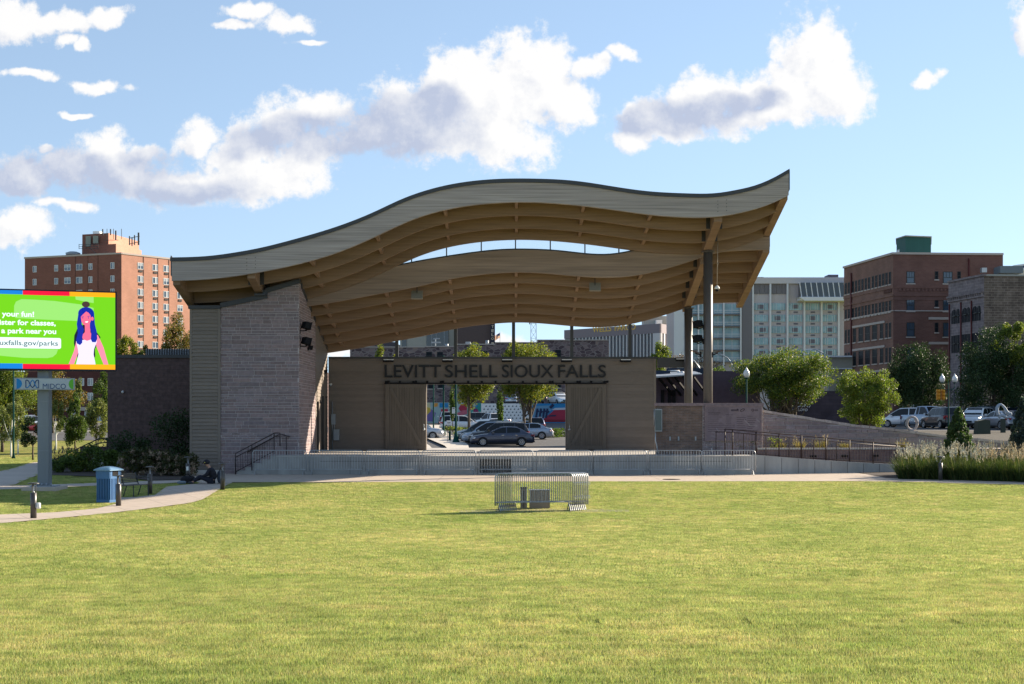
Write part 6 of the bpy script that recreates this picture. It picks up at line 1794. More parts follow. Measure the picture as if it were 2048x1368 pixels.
    # glass
    for s in (-1, 1):
        mb = MB(); mb.smooth = []
        def P(x, f):
            zb_, zt_, w_t = gsec(x); z = zb_ + .04 + (zt_ - zb_ - .09) * f; w_ = wb + (w_t - wb) * (z - zb_) / max(.01, zt_ - zb_) + .006
            return (x, s * w_, z)
        a0 = g0 + (g1 - g0) * .75 + .08; a1 = g1 + (g2 - g1) * .33; a2 = g1 + (g2 - g1) * .70; a3 = g2 + (g3 - g2) * .72
        spl = [(a0, a1 - .04), (a1 + .04, a2 - .04), (a2 + .04, a3)] if kind in ('suv', 'minivan') else ([(a0, a1 + .0), (a1 + .08, a3)] if kind != 'sedan' else [(a0 - .1, (a0 + a3) / 2 - .15), ((a0 + a3) / 2 - .08, a3)])
        for x0, x1 in spl:
            n_ = 4
            for i in range(n_):
                xa, xb = x0 + (x1 - x0) * i / n_, x0 + (x1 - x0) * (i + 1) / n_
                mb.face([P(xa, 0), P(xb, 0), P(xb, 1), P(xa, 1)])
        mb.build('side_window', M_cglass, root)
    for nm, xa, xb in (('windscreen', g3, g2), ('rear_window', g0, g1)):
        mb = MB(); d = .012 if xa > xb else -.012
        x0_, x1_ = xa + (xb - xa) * .10, xa + (xb - xa) * .94
        a_, b_ = gsec(x0_), gsec(x1_)
        mb.face([(x0_ + d, -wb * .86, a_[1] + .03), (x0_ + d, wb * .86, a_[1] + .03), (x1_ + d, b_[2] * .84, b_[1] + .03), (x1_ + d, -b_[2] * .84, b_[1] + .03)])
        mb.build(nm, M_cglass, root)
    # lights, bumpers, mirrors, handles
    for s in (-1, 1):
        zf = float(np.interp(.95, tx, tzv)); mb = MB()
        mb.mesh([(L_/2 - .42, s * hw * .975, zf - .04), (L_/2 - .10, s * hw * .90, zf - .11), (L_/2 - .02, s * hw * .55, zf - .16), (L_/2 + .0, s * hw * .55, zf - .27), (L_/2 - .06, s * hw * .92, zf - .25), (L_/2 - .38, s * hw * 1.0, zf - .16)], [tuple(range(6))]); mb.build('headlight', M_head, root)
        zr_ = float(np.interp(.03, tx, tzv)); mb = MB()
        hgt = .18 if kind == 'sedan' else .34
        mb.mesh([(-L_/2 - .01, s * hw * .5, zr_ - .08), (-L_/2 + .02, s * hw * .90, zr_ - .05), (-L_/2 + .26, s * hw * 1.0, zr_ - .08), (-L_/2 + .22, s * hw * 1.005, zr_ - .08 - hgt * .6), (-L_/2 + .01, s * hw * .9, zr_ - .05 - hgt), (-L_/2 - .012, s * hw * .55, zr_ - .02 - hgt)], [tuple(range(6))]); mb.build('tail_light', M_tail, root)
        mb = MB(); xm = g3 - (g3 - g2) * .42; mb.box(xm - .08, xm + .08, s * (hw + .0) - .0, s * (hw + .16), zbelt(xm) + .02, zbelt(xm) + .15); mb.build('mirror', pt, root)
        mb = MB()
        for xh in ((g1 + g2) / 2 - .55, (g1 + g2) / 2 + .45): mb.box(xh - .09, xh + .09, s * hw * .985 - .01, s * hw * .985 + .03, .82, .85)
        mb.build('door_handles', M_chrome, root)
    mb = MB(); mb.box(-L_/2 - .03, -L_/2 + .3, -hw * .78, hw * .78, .30, .42); mb.box(L_/2 - .3, L_/2 + .02, -hw * .70, hw * .70, .30, .42); mb.box(L_/2 - .2, L_/2 + .008, -hw * .4, hw * .4, .46, .62); mb.build('bumper_trim', M_trimc, root)
    mb = MB(); mb.box(-L_/2 - .035, -L_/2 - .02, -.26, .26, .62, .74); mb.build('number_plate', M_white, root)
    wm = wheel_meshes()
    first = car.__dict__.get('w')
    for wx in K['wx']:
        for s in (-1, 1):
            if first is None:
                t = wm['tyre'].build('wheel', M_tyre, root); rm = wm['rim'].build('rim', [M_rim, M_trimc], t); car.w = (t.data, rm.data); first = car.w
            else:
                t = bpy.data.objects.new('wheel', first[0]); COL.objects.link(t); t.parent = root
                rm = bpy.data.objects.new('rim', first[1]); COL.objects.link(rm); rm.parent = t
            t.location = (wx * L_ - L_ / 2, s * (hw - .09), .335)
    if kind == 'suv':
        for s in (-1, 1):
            mb = MB(); mb.tube([(g1 + .05, s * wr * .85, H + .05), (g2 - .1, s * wr * .85, H + .06)], .025, 5); mb.build('roof_rail', M_chrome, root)
    return root
Pw, Ps, Pg, Pk, Pb, Pr, Pdb, Psil = paint('white', (.70, .71, .72)), paint('silver', (.42, .44, .47), .6), paint('blue_grey', (.055, .065, .10), .5), paint('black', (.012, .013, .018)), paint('navy', (.02, .035, .11), .4), paint('red', (.32, .012, .02)), paint('dark_teal', (.02, .045, .06), .4), paint('pale_blue', (.30, .36, .44), .5)
def gp(px, Y): p = gdist(px, Y); return (p.x, p.y, p.z + .02)
PI = math.pi
car('sedan', gp(1004, 107), PI + .03, Pg, 'dark blue-grey sedan side-on nearest the stage opening', 'sedan')
car('suv', gp(997, 110.2), PI + .03, Pk, 'black sport utility with roof rails parked behind the dark sedan', 'SUV')
car('minivan', gp(986, 113.4), PI + .05, Psil, 'silver van third in the parked row, nose past the black sport utility', 'van')
car('hatch', gp(972, 116.6), PI + .05, Pdb, 'dark hatchback fourth in the parked row', 'car')
car('minivan', gp(972, 120), PI + .05, Pdb, 'dark green-black minivan with bright roof edge fifth in the parked row', 'van')
car('hatch', gp(958, 124), PI + .05, Psil, 'pale hatchback sixth in the parked row, its nose by the lamp post', 'car')
car('hatch', gp(966, 131), PI + .1, Pdb, 'dark green car further back in the row, roof just showing', 'car')
car('suv', gp(836, 128), .0 + PI * .97 + PI, Ps, 'silver sport utility with red tail light half hidden by the left sliding door', 'SUV')
car('suv', gp(892, 190), PI / 2 + .1, Pw, 'white car with red tail lights seen from behind left of the second lamp post', 'car')
car('minivan', gp(921, 172), .15, Pw, 'white van side-on behind the lamp post with a notice', 'van')
car('suv', gp(949, 186), PI * .9, Pk, 'black sport utility behind the white van before the mural', 'SUV')
car('pickup', gp(985, 178), PI * .7, Pw, 'white pickup behind the parked row left of the columnar evergreen', 'pickup')
car('sedan', gp(990, 162), PI * .85, Pdb, 'small dark sedan in front of the white pickup', 'sedan')
car('sedan', gp(1036, 145), PI, Psil, 'pale blue sedan side-on behind the black sport utility', 'sedan')
car('sedan', gp(1053, 128), PI * .97, Psil, 'light blue car tail between the tree trunks right of the black sport utility', 'sedan')
car('suv', gp(1066, 150), PI * .55, Pb, 'dark blue sport utility behind the maple trunks', 'SUV')
# right-hand street
car('minivan', gp(1816, 128), PI * .82, Pw, 'white minivan left of the stone ring sculpture', 'van')
car('pickup', gp(1856, 124), PI * .62 + PI, Psil, 'silver pickup front beside the stone ring sculpture', 'pickup')
car('suv', gp(1884, 118), PI * .55, Pk, 'black sport utility seen from behind left of the conifer', 'SUV')
car('suv', gp(1953, 120), PI * .30 + PI, Pw, 'white sport utility front right of the conifer', 'SUV')
car('pickup', gp(1976, 122), PI * .58, Pdb, 'dark grey pickup with red tail lights right of the conifer', 'pickup')
car('suv', gp(1999, 128), PI * .55, Pk, 'black car behind the silver sedan at the right', 'SUV')
car('sedan', gp(2002, 114), PI * .56, Ps, 'silver sedan seen from behind at the right', 'sedan')
car('suv', gp(2030, 122), PI * .35 + PI, Pb, 'blue sport utility front at the far right', 'SUV')
car('hatch', gp(2046, 112), PI * .45, Psil, 'pale grey hatchback at the right edge behind the spruce', 'car')
# left street
car('sedan', gp(50, 150), PI * .2, Pr, 'red car on the street left of the sign post', 'car')
car('suv', gp(62, 165), PI * .3, Psil, 'grey sport utility behind the red car on the street', 'SUV')
car('sedan', gp(6, 150), PI * .1, Pw, 'white car on the street at the left edge', 'car')

# ------------------------------------------------------------------ lamp posts and street things
def lamp_post(px, Y, h, label, r0=.09, head=None, arms=0, base=True, zb=None, group='green street lamps'):
    g = G(X(px, Y), Y) if zb is None else zb
    root = empty('street_lamp', (X(px, Y), Y, g), label, 'street lamp', group)
    mb = MB(); prof = [(.34, 0), (.34, .1), (.24, .3), (.17, .6), (.13, .75), (r0, .95), (r0 * .8, h)] if base else [(.12, 0), (r0, .3), (r0 * .8, h)]
    mb.lathe((0, 0, 0), prof, 14); mb.build('pole', M_green, root)
    def acorn(x, z):
        mb = MB(); mb.lathe((x, 0, z), [(.12, 0), (.15, .05)], 12); mb.build('lamp_collar', M_green, root)
        mb = MB(); mb.lathe((x, 0, z + .05), [(.10, 0), (.18, .12), (.20, .26), (.15, .42), (.07, .50), (.07, .55), (.04, .60), (.02, .66)], 16); mb.build('lamp_globe', M_globe, root)
    if arms == 2:
        mb = MB()
        for s in (-1, 1): mb.tube([(0, 0, h - .5), (s * .2, 0, h - .55), (s * .42, 0, h - .4), (s * .46, 0, h - .05)], .03, 6)
        mb.tube([(0, 0, h - .1), (0, 0, h + .25)], [.05, .01], 6)
        mb.build('arms', M_green, root); acorn(-.46, h - .05); acorn(.46, h - .05)
    elif arms == 1: acorn(0, h)
    return root
lamp_post(912, 113, 7.4, 'tall green lamp post with a paper notice, nearest in the car park')
lamp_post(887, 141, 8, 'tall green lamp post behind the one with the notice')
lamp_post(867, 166, 8, 'third green lamp post, leftmost in the stage opening', base=False)
n_ = empty('paper_notice', (X(907, 112.7), 112.7, Z(821, 112.7)), 'white paper notice fixed to the nearest green lamp post', 'notice')
mb = MB(); mb.box(-.12, .12, -.02, 0, -.24, .24); mb.mi = 1; mb.box(-.08, .08, -.024, -.021, .12, .18); mb.build('sheet', [M_white, M_black], n_)
n_ = empty('parking_sign', (X(898, 116), 116, G(X(898, 116), 116)), 'small white sign on two thin posts left of the nearest lamp post', 'sign')
mb = MB(); mb.box(-.19, .19, -.02, 0, 1.45, 1.85); mb.build('sign_plate', M_white, n_)
mb = MB(); mb.box(-.14, .14, -.026, -.021, 1.66, 1.70); mb.box(-.12, .12, -.026, -.021, 1.55, 1.58); mb.build('sign_print', M_black, n_)
mb = MB(); mb.tube([(-.12, .02, 0), (-.12, .02, 1.6)], .02, 5); mb.build('sign_post', M_black, n_); mb = MB(); mb.tube([(.12, .02, 0), (.12, .02, 1.6)], .02, 5); mb.build('sign_post', M_black, n_)
n_ = empty('bollard', (X(899.5, 119), 119, G(X(899.5, 119), 119) + .15), 'short dark green bollard on the pale island pavement', 'bollard')
mb = MB(); mb.lathe((0, 0, 0), [(.10, 0), (.10, .62), (.13, .66), (.13, .72), (.05, .78)], 12); mb.build('post', M_green, n_)
lamp_post(1493, 88, Z(757, 88) - G(X(1493, 88), 88), 'single globe lamp in front of the big round tree', arms=1, r0=.06, base=False)
lamp_post(1897, 104, Z(765, 104) - G(X(1897, 104), 104), 'double globe lamp before the dark trees at the right', arms=2, r0=.06, base=False)
lamp_post(27, 82, 7.0, 'thin dark lamp post at the left edge behind the screen', r0=.05, base=False)
lamp_post(1425, 110, Z(756, 110) - G(X(1425, 110), 110), 'globe lamp just showing at the right side of the front column', arms=1, r0=.05, base=False)
def cobra(px, Y, zt_, s, label):
    root = empty('arched_lamp', (X(px, Y), Y, G(X(px, Y), Y)), label, 'street lamp', 'arched road lamps')
    mb = MB(); h = zt_ - G(X(px, Y), Y); rr_ = 2.1
    mb.tube([(0, 0, 0), (0, 0, h - rr_)] + [(-s * rr_ * (1 - math.cos(R(a))), 0, h - rr_ + rr_ * math.sin(R(a))) for a in (25, 50, 75, 95)], .08, 6); mb.build('pole', M_galv, root)
    mb = MB(); x = -s * rr_ * 1.15; mb.box(x - .45, x + .35, -.15, .15, h - .12, h + .02); mb.build('lamp_head', M_globe, root)
cobra(1467, 180, Z(708, 180), 1, 'arched road lamp before the hotel above the big round tree'); cobra(1401, 175, Z(714, 175), 1, 'arched road lamp seen between the two steel columns'); cobra(1657, 180, Z(698, 180), 1, 'arched road lamp left of the tall brick building')
# traffic signal
Y = 122; tsg = empty('traffic_signal', (X(1908, Y), Y, G(X(1908, Y), Y)), 'yellow traffic signal seen under the dark tree', 'traffic signal')
mb = MB(); mb.tube([(0, 0, 0), (0, 0, 3.2)], .06, 6); mb.build('pole', M_dark, tsg)
M_ty = mat('signal_yellow', (.65, .26, .015), .5)
for dx in (-1.35, -.95):
    mb = MB(); mb.box(dx - .15, dx + .15, -.15, .1, 2.4, 3.3)
    for q in range(3): mb.tube([(dx, -.15, 2.55 + q * .3), (dx, -.34, 2.55 + q * .3)], .11, 8)
    mb.build('signal_head', M_ty, tsg)
mb = MB(); mb.tube([(0, 0, 3.1), (-1.5, 0, 3.1)], .04, 6); mb.build('arm', M_dark, tsg)
# sculptures
M_stone = mat('pale_sculpture_stone', (.42, .37, .35), .8, var=.15, vscale=6, bump=.3)
Y = 92; z_ = Z(847, Y); s_ = empty('ring_sculpture', (X(1824, Y), Y, z_ - .42), 'pale stone ring sculpture on a low plinth above the stone wall', 'sculpture')
mb = MB(); pts = [(.33 * math.cos(a), 0, .42 + .44 * math.sin(a)) for a in [i * PI / 10 for i in range(21)]]; mb.tube(pts, [.085 + .02 * math.sin(i) for i in range(21)], 8); mb.build('ring', M_stone, s_)
mb = MB(); mb.box(-.3, .3, -.25, .25, -.6, -.06); mb.build('plinth', M_stone, s_)
Y = 100; z_ = Z(838, Y); s_ = empty('loop_sculpture', (X(2006, Y), Y, z_), 'pale blue looping sculpture on a dark plinth above the parked cars', 'sculpture')
M_bs = mat('pale_blue_stone', (.33, .38, .44), .7)
def spline(P, k=5):
    P = [Vector(p) for p in P]; out = []
    for i in range(len(P) - 1):
        a, b, c, d = P[max(i - 1, 0)], P[i], P[i + 1], P[min(i + 2, len(P) - 1)]
        for q in range(k):
            t = q / k; out.append(.5 * ((2 * b) + (c - a) * t + (2 * a - 5 * b + 4 * c - d) * t * t + (3 * b - a - 3 * c + d) * t ** 3))
    return out + [P[-1]]
lp_ = spline([(-.35, 0, .25), (-.42, 0, .75), (-.18, 0, 1.02), (.1, 0, .8), (.3, 0, .45), (.55, 0, .35), (.3, 0, .1), (-.1, 0, .28), (-.3, 0, .1)])
mb = MB(); mb.tube(lp_, [.10 + .02 * math.sin(i * .4) for i in range(len(lp_))], 10); mb.build('loops', M_bs, s_)
mb = MB(); mb.box(-.14, .14, -.14, .14, G(s_.location.x, Y) - z_ - .1, .02); mb.build('plinth', mat('dark_plinth', (.05, .06, .045), .8), s_)
Y = 96; s_ = empty('stone_block', (X(1964, Y), Y, G(X(1964, Y), Y)), 'dark green-grey block plinth in front of the parked pickup', 'plinth')
mb = MB(); mb.prism([(-.45, 0), (.45, 0), (.42, .95), (.1, 1.0), (-.38, .9)], 'y', -.4, .4); mb.build('block', MATS['dark_plinth'], s_)

# ------------------------------------------------------------------ buildings
def facade(P0, P1):
    P0 = Vector((P0[0], P0[1], 0)); P1 = Vector((P1[0], P1[1], 0)); d = P1 - P0; L_ = d.length; d /= L_
    ang = math.atan2(d.y, d.x)
    def u_of(px):
        k = (px - 1024) / F
        return (k * P0.y - P0.x) / (d.x - k * d.y)
    def z_of(u, py): y = P0.y + d.y * u; return EYE + (HY - py) / F * y
    return dict(P0=P0, d=d, L=L_, ang=ang, n=Vector((d.y, -d.x, 0)), u=u_of, z=z_of)
_wm = {}; _wr = random.Random(21)
def window(root, fc, u, z, w, h, style='sash', name='window', ac=False):
    """a window as its own part: white frame and pane; meshes shared by size"""
    v_ = _wr.choice((0, 0, 1, 2)); key = (round(w, 2), round(h, 2), style, ac, v_)
    if key not in _wm:
        fr = MB(); t = .09 if style != 'dark' else .06
        fr.box(-w/2, w/2, -.05, .02, -h/2, -h/2 + t); fr.box(-w/2, w/2, -.05, .02, h/2 - t, h/2); fr.box(-w/2, -w/2 + t, -.05, .02, -h/2 + t, h/2 - t); fr.box(w/2 - t, w/2, -.05, .02, -h/2 + t, h/2 - t)
        if style in ('sash', 'dark'): fr.box(-w/2 + t, w/2 - t, -.045, .02, -.03, .03)
        if style in ('slider',): fr.box(-.05, .05, -.045, .02, -h/2 + t, h/2 - t)
        if style == 'grid':
            fr.box(-w/2 + t, w/2 - t, -.045, .02, -.04, .04)
            for q in (-1, 1): fr.box(q * w / 6 - .025, q * w / 6 + .025, -.042, .02, .04, h/2 - t)
        if style in ('sill', 'dark', 'grid'): fr.mi = 1; fr.box(-w/2 - .1, w/2 + .1, -.14, .02, -h/2 - .16, -h/2 - .003); fr.mi = 0
        if ac: fr.mi = 2; fr.box(-w * .3, w * .3, -.10, .02, -h/2 - .62, -h/2 - .18); fr.mi = 0
        pn_ = MB(); 
        if style == 'slider' or (style == 'sash' and not ac):
            
            if v_ == 1: pn_.box(-w/2 + t, w/2 - t, -.015, .01, -h/2 + t, h/2 - t)
            elif v_ == 2: pn_.mi = 1; pn_.box(-w/2 + t, w/2 - t, -.012, .012, 0, h/2 - t); pn_.mi = 0; pn_.box(-w/2 + t, w/2 - t, -.015, .01, -h/2 + t, -.003)
            else: pn_.box(-w/2 + t, -.01, -.015, .01, -h/2 + t, h/2 - t); pn_.mi = 1; pn_.box(0, w/2 - t, -.012, .012, -h/2 + t, h/2 - t)
        else: pn_.box(-w/2 + t, w/2 - t, -.015, .01, -h/2 + t, h/2 - t)
        fm = M_frame if style in ('slider', 'sash') else M_dframe
        a = fr.build(name, [fm, M_sill, M_trimc], root); b = pn_.build('pane', [M_wdark if style == 'dark' else M_wglass, M_curt], a)
        _wm[key] = (a.data, b.data)
    else:
        a = bpy.data.objects.new(name, _wm[key][0]); COL.objects.link(a); b = bpy.data.objects.new('pane', _wm[key][1]); COL.objects.link(b); b.parent = a
    p = fc['P0'] + fc['d'] * u + fc['n'] * .003
    a.parent = root; a.location = (p.x - root.location.x, p.y - root.location.y, z - root.location.z); a.rotation_euler = (0, 0, fc['ang'])
    return a
M_frame = mat('window_frame_white', (.68, .68, .68), .6, attr=False); M_dframe = mat('window_frame_dark', (.03, .036, .036), .5, attr=False); M_sill = mat('stone_sill', (.42, .36, .32), .8, attr=False)
M_wglass = mat('window_glass', (.045, .07, .10), .08, spec=.9, attr=False); M_wdark = mat('dark_window_glass', (.012, .015, .02), .5, spec=.1, attr=False); M_curt = mat('curtained_glass', (.30, .33, .36), .3, spec=.6, attr=False)
def block(name, pts, z0, z1, mats_by_side, root, roofm=None):
    """closed block on a ground plan; one material for each side"""
    mb = MB(); mm = []
    def mi(m):
        if m not in mm: mm.append(m)
        return mm.index(m)
    n = len(pts)
    for i in range(n):
        a, b = pts[i], pts[(i + 1) % n]; mb.mi = mi(mats_by_side[i % len(mats_by_side)])
        mb.face([(a[0], a[1], z0), (b[0], b[1], z0), (b[0], b[1], z1), (a[0], a[1], z1)])
    mb.mi = mi(roofm or M_conc); mb.face([(p[0], p[1], z1) for p in pts])
    return part(mb, name, mm, root)
def band(root, fc, u0, u1, z0, z1, out, m, name='band', inn=0.0):
    mb = MB(); a = fc['P0'] + fc['d'] * u0 - fc['n'] * inn; b = fc['P0'] + fc['d'] * u1 - fc['n'] * inn; o = fc['n'] * (out + inn)
    mb.mesh([(a.x,a.y,z0),(b.x,b.y,z0),(b.x+o.x,b.y+o.y,z0),(a.x+o.x,a.y+o.y,z0),(a.x,a.y,z1),(b.x,b.y,z1),(b.x+o.x,b.y+o.y,z1),(a.x+o.x,a.y+o.y,z1)], [(0,3,2,1),(4,5,6,7),(0,1,5,4),(1,2,6,5),(2,3,7,6),(3,0,4,7)])
    return part(mb, name, m, root)

# A: red apartment tower on the left
C_ = (-82.1, 300.0); Lp = (-105.5, 309.0); Rp = (-64.1, 324.0)
apt = empty('apartment_tower', (C_[0], C_[1], 2), 'tall red-brick apartment tower behind the left screen, its right face sunlit', 'building')
fl, fr_ = facade(Lp, C_), facade(C_, Rp)
br1 = brick_mat('tower_brick_shade', (.235, .095, .068), (.20, .08, .057), (.2, .12, .10), tuple(fl['d']), bw=.6, bh=.25, ms=.012, var=.1, vscale=.3)  # darker copy of the tower brick, painted for the shaded face
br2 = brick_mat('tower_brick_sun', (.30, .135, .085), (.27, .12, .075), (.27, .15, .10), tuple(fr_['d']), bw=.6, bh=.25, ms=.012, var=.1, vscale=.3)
br2 = brick_mat('tower_brick_sunlit', (.46, .23, .16), (.42, .21, .145), (.38, .22, .17), tuple(fr_['d']), bw=.6, bh=.25, ms=.012, var=.1, vscale=.3)  # paler copy of the same brick, sunlight put into its colour
Zt = Z(508, 300)
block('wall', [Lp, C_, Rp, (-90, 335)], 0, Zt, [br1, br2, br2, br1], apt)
band(apt, fl, -.1, fl['L'] + .1, Zt - .01, Zt + .35, .12, M_sill, 'parapet', .3); band(apt, fr_, 0.13, fr_['L'], Zt - .01, Zt + .35, .12, M_sill, 'parapet', .3)
for row in range(13):
    for px, w_, st_ in ((69.5, 1.0, 's'), (112.5, 1.0, 's'), (135, 1.6, 'd'), (158.5, 1.6, 'd'), (181, 1.0, 's'), (225, 1.0, 's')):
        if row > 3 and not (row > 7 and px > 130): continue
        u = fl['u'](px); z = fl['z'](u, 532) if px < 0 else Zt - 2.35 - row * 2.78
        window(apt, fl, u, z, w_, 1.35, 'slider')
    if row <= 8:
        for px in (281, 310.5, 332.5, 360):
            u = fr_['u'](px); window(apt, fr_, u, Zt - 2.1 - row * 2.78, 1.5, 1.4, 'slider', ac=True)
mb = MB()
for px in (287, 316, 338):
    u = fr_['u'](px); p = fr_['P0'] + fr_['d'] * u + fr_['n'] * .02; mb.box(p.x - .04, p.x + .04, p.y - .05, p.y + .05, 2, Zt - .02)
for px in (151, 176, 196):
    u = fl['u'](px); p = fl['P0'] + fl['d'] * u + fl['n'] * .02; mb.box(p.x - .03, p.x + .03, p.y - .05, p.y + .05, 2, Zt - .02)
part(mb, 'control_joints', mat('dark_joint', (.06, .03, .025), .8), apt)
# penthouse
pa_, pb_, pc_ = (X(164, 309), 309), (X(232, 306), 306), (X(283, 318), 318)
block('penthouse', [pa_, pb_, pc_, (X(200, 325), 325)], Zt, Z(491, 309), [br1, br2, br2, br1], apt)
pa2, pb2, pc2 = (X(164.5, 310), 310), (X(217, 307.5), 307.5), (X(278, 322), 322)
block('penthouse', [pa2, pb2, pc2, (X(200, 326), 326)], Z(491, 309) - .02, Z(469, 310), [br1, br2, br2, br1], apt)
mb = MB(); mb.box(X(172, 308.5), X(182, 308.5), 308.2, 308.6, Z(493, 308), Z(472, 308)); mb.box(X(187, 308), X(197, 308), 307.6, 308, Z(487, 308), Z(472, 308)); part(mb, 'roof_louvres', mat('louvre_grey', (.24, .26, .22), .7), apt)
mb = MB()
for px, dx, y0, y1 in ((206.5, 1, 458, 470), (222, 1, 458, 470), (232.5, 1.3, 461, 480), (260, 1, 472, 490), (265, 1, 475, 492), (270, 1, 470, 490), (278, 1.6, 465, 490)):
    x = X(px, 306.5); mb.box(x - .10 * dx, x + .10 * dx, 306.0, 306.3, Z(y1, 306), Z(y0, 306))
for px in (214, 227, 243): mb.tube([(X(px, 306.5), 306.5, Z(478, 306)), (X(px, 306.5), 306.5, Z(457, 306))], .06, 4)
mb.bar((X(206, 306), 306.2, Z(480, 306)), (X(236, 306), 306.2, Z(480, 306)), .1, .1); mb.bar((X(258, 306), 306.2, Z(488, 306)), (X(279, 306), 306.2, Z(483, 306)), .12, .12); mb.bar((X(258, 306), 306.2, Z(476, 306)), (X(279, 306), 306.2, Z(472, 306)), .12, .12)
part(mb, 'antennas', M_dark, apt)
mb = MB()
for py in (489, 493, 497): mb.bar((X(158, 306), 306, Z(py, 306)), (X(197, 306), 306, Z(py, 306)), .08, .08)
for px in (158, 165, 172, 180, 188, 196): mb.bar((X(px, 306), 306, Z(498, 306)), (X(px, 306), 306, Z(488, 306)), .08, .08)
mb.bar((X(182, 306), 306, Z(498, 306)), (X(194, 306), 306, Z(509, 306)), .3, .1)
part(mb, 'service_balcony', M_dark, apt)
mb = MB(); mb.lathe((X(146, 307), 307, Zt + .3), [(.6, 0), (1.5, .25), (1.6, .7), (.8, 1.0)], 12); part(mb, 'roof_dish', M_galv2, apt)
mb = MB(); mb.box(X(183, 310), X(197, 310), 311, 313, Z(469, 310), Z(461, 310)); part(mb, 'roof_unit', M_frame, apt)
# lower street front under the screen
low = empty('street_front', (X(150, 210), 210, 2), 'low dark brick street front beneath the screen at the left', 'building')
lfc = facade((X(-200, 222), 222), (X(218, 208), 208)); brl = brick_mat('street_front_brick', (.10, .035, .03), (.085, .03, .026), (.09, .05, .05), tuple(lfc['d']), bw=.6, bh=.25, ms=.012, var=.15, vscale=.5)
block('wall', [lfc['P0'][:2], (lfc['P0'] + lfc['d'] * lfc['L'])[:2], (X(218, 230), 230), (X(-200, 240), 240)], 0, Z(742, 210), [brl], low)
for px, py in ((10, 830), (40, 800), (10, 800), (163, 764), (181, 764), (163, 791), (181, 793), (130, 764), (130, 790), (147, 830), (175, 832), (100, 830), (200, 832)):
    u = lfc['u'](px); window(low, lfc, u, lfc['z'](u, py), .95, 1.1 if py < 820 else 1.5, 'slider')
band(low, lfc, 2, lfc['L'], lfc['z'](8, 822), lfc['z'](8, 815), .25, M_sill, 'ledge')

# B: rubble stone block with parapet steps, and what stands behind it
rub = empty('rubble_warehouse', (X(1000, 214), 214, 2), 'long rubble-stone warehouse behind the car park, seen over and under the stage wall', 'building')
RY = 214
def rubble_mat():
    m = bpy.data.materials.new('rubble'); m.use_nodes = True; nt = m.node_tree; N, L = nt.nodes, nt.links; p = N['Principled BSDF']; p.inputs['Roughness'].default_value = .9
    geo = N.new('ShaderNodeNewGeometry'); mp = N.new('ShaderNodeMapping'); mp.inputs['Scale'].default_value = (1, 1, 1.7); L.new(geo.outputs['Position'], mp.inputs[0])
    v = N.new('ShaderNodeTexVoronoi'); v.inputs['Scale'].default_value = 1.25; L.new(mp.outputs[0], v.inputs['Vector'])
    r = N.new('ShaderNodeValToRGB'); e = r.color_ramp.elements; e[0].color = (.07, .045, .05, 1); e[1].color = (.27, .19, .155, 1); e2 = e.new(.5); e2.color = (.17, .12, .12, 1); e[0].position = .15; e[1].position = .85
    sp = N.new('ShaderNodeSeparateColor'); L.new(v.outputs['Color'], sp.inputs[0]); L.new(sp.outputs[0], r.inputs[0])
    ve = N.new('ShaderNodeTexVoronoi'); ve.feature = 'DISTANCE_TO_EDGE'; ve.inputs['Scale'].default_value = 1.25; L.new(mp.outputs[0], ve.inputs['Vector'])
    lt = N.new('ShaderNodeMath'); lt.operation = 'LESS_THAN'; L.new(ve.outputs['Distance'], lt.inputs[0]); lt.inputs[1].default_value = .07
    mx = N.new('ShaderNodeMix'); mx.data_type = 'RGBA'; L.new(lt.outputs[0], mx.inputs[0]); L.new(r.outputs[0], mx.inputs[6]); mx.inputs[7].default_value = (.20, .16, .15, 1); L.new(mx.outputs[2], p.inputs['Base Color']); return m
M_rub = rubble_mat()
steps = [(700, 850, 695), (850, 912, 694), (912, 990, 689.5), (990, 1074, 686), (1074, 1217, 681)]
for i, (a, b, y) in enumerate(steps):
    block('wall', [(X(a, RY), RY + .02 * i), (X(b, RY), RY + .02 * i), (X(b, 232), 232), (X(a, 232), 232)], 1, Z(y, RY), [M_rub], rub)
    mb = MB(); mb.box(X(a, RY), X(b, RY) - .01, RY - .12, RY + .3, Z(y, RY) + .002, Z(y, RY) + .14); part(mb, 'parapet', M_sill, rub)
rfc = facade((X(700, RY), RY), (X(1217, RY), RY))
for px, py in ((858, 711), (880, 711), (969, 709), (1017, 709), (1116, 707), (862, 770), (882, 769), (925, 765), (1116, 768)):
    u = rfc['u'](px); window(rub, rfc, u, rfc['z'](u, py), .9, 1.1, 'dark')
mb = MB(); mb.box(X(930, RY), X(940, RY), RY + 2, RY + 4, Z(681, RY) - 1, Z(682, RY)); mb.box(X(1094, RY), X(1104, RY), RY + 3, RY + 5, Z(681, RY), Z(679, RY)); mb.tube([(X(974, RY), RY + 1, Z(690, RY)), (X(974, RY), RY + 1, Z(680, RY))], .25, 8); mb.tube([(X(893, RY), RY + 1, Z(695, RY)), (X(893, RY), RY + 1, Z(687, RY))], .25, 8); mb.tube([(X(870, RY), RY + 1, Z(695, RY)), (X(870, RY), RY + 1, Z(676, RY))], .07, 5); mb.bar((X(862, RY), RY + 1, Z(684, RY)), (X(880, RY), RY + 1, Z(684, RY)), .2, .2); mb.bar((X(866, RY), RY + 1, Z(677, RY)), (X(878, RY), RY + 1, Z(676, RY)), .15, .15)
part(mb, 'roof_fittings', M_galv2, rub)
up = empty('upper_parking', (X(1000, 199), 199, 2), 'raised parking deck above the painted wall', 'retaining deck')
mb = MB(); mb.box(X(846, 199.5), X(1230, 199.5), 199.0, RY - .1, 1.5, Z(808, 199)); part(mb, 'deck', M_asph, up)
car('suv', (X(1117, 202), 202, Z(808.5, 199)), PI * .62 + PI, Pw, 'white sport utility on the raised deck above the painted wall', 'SUV')
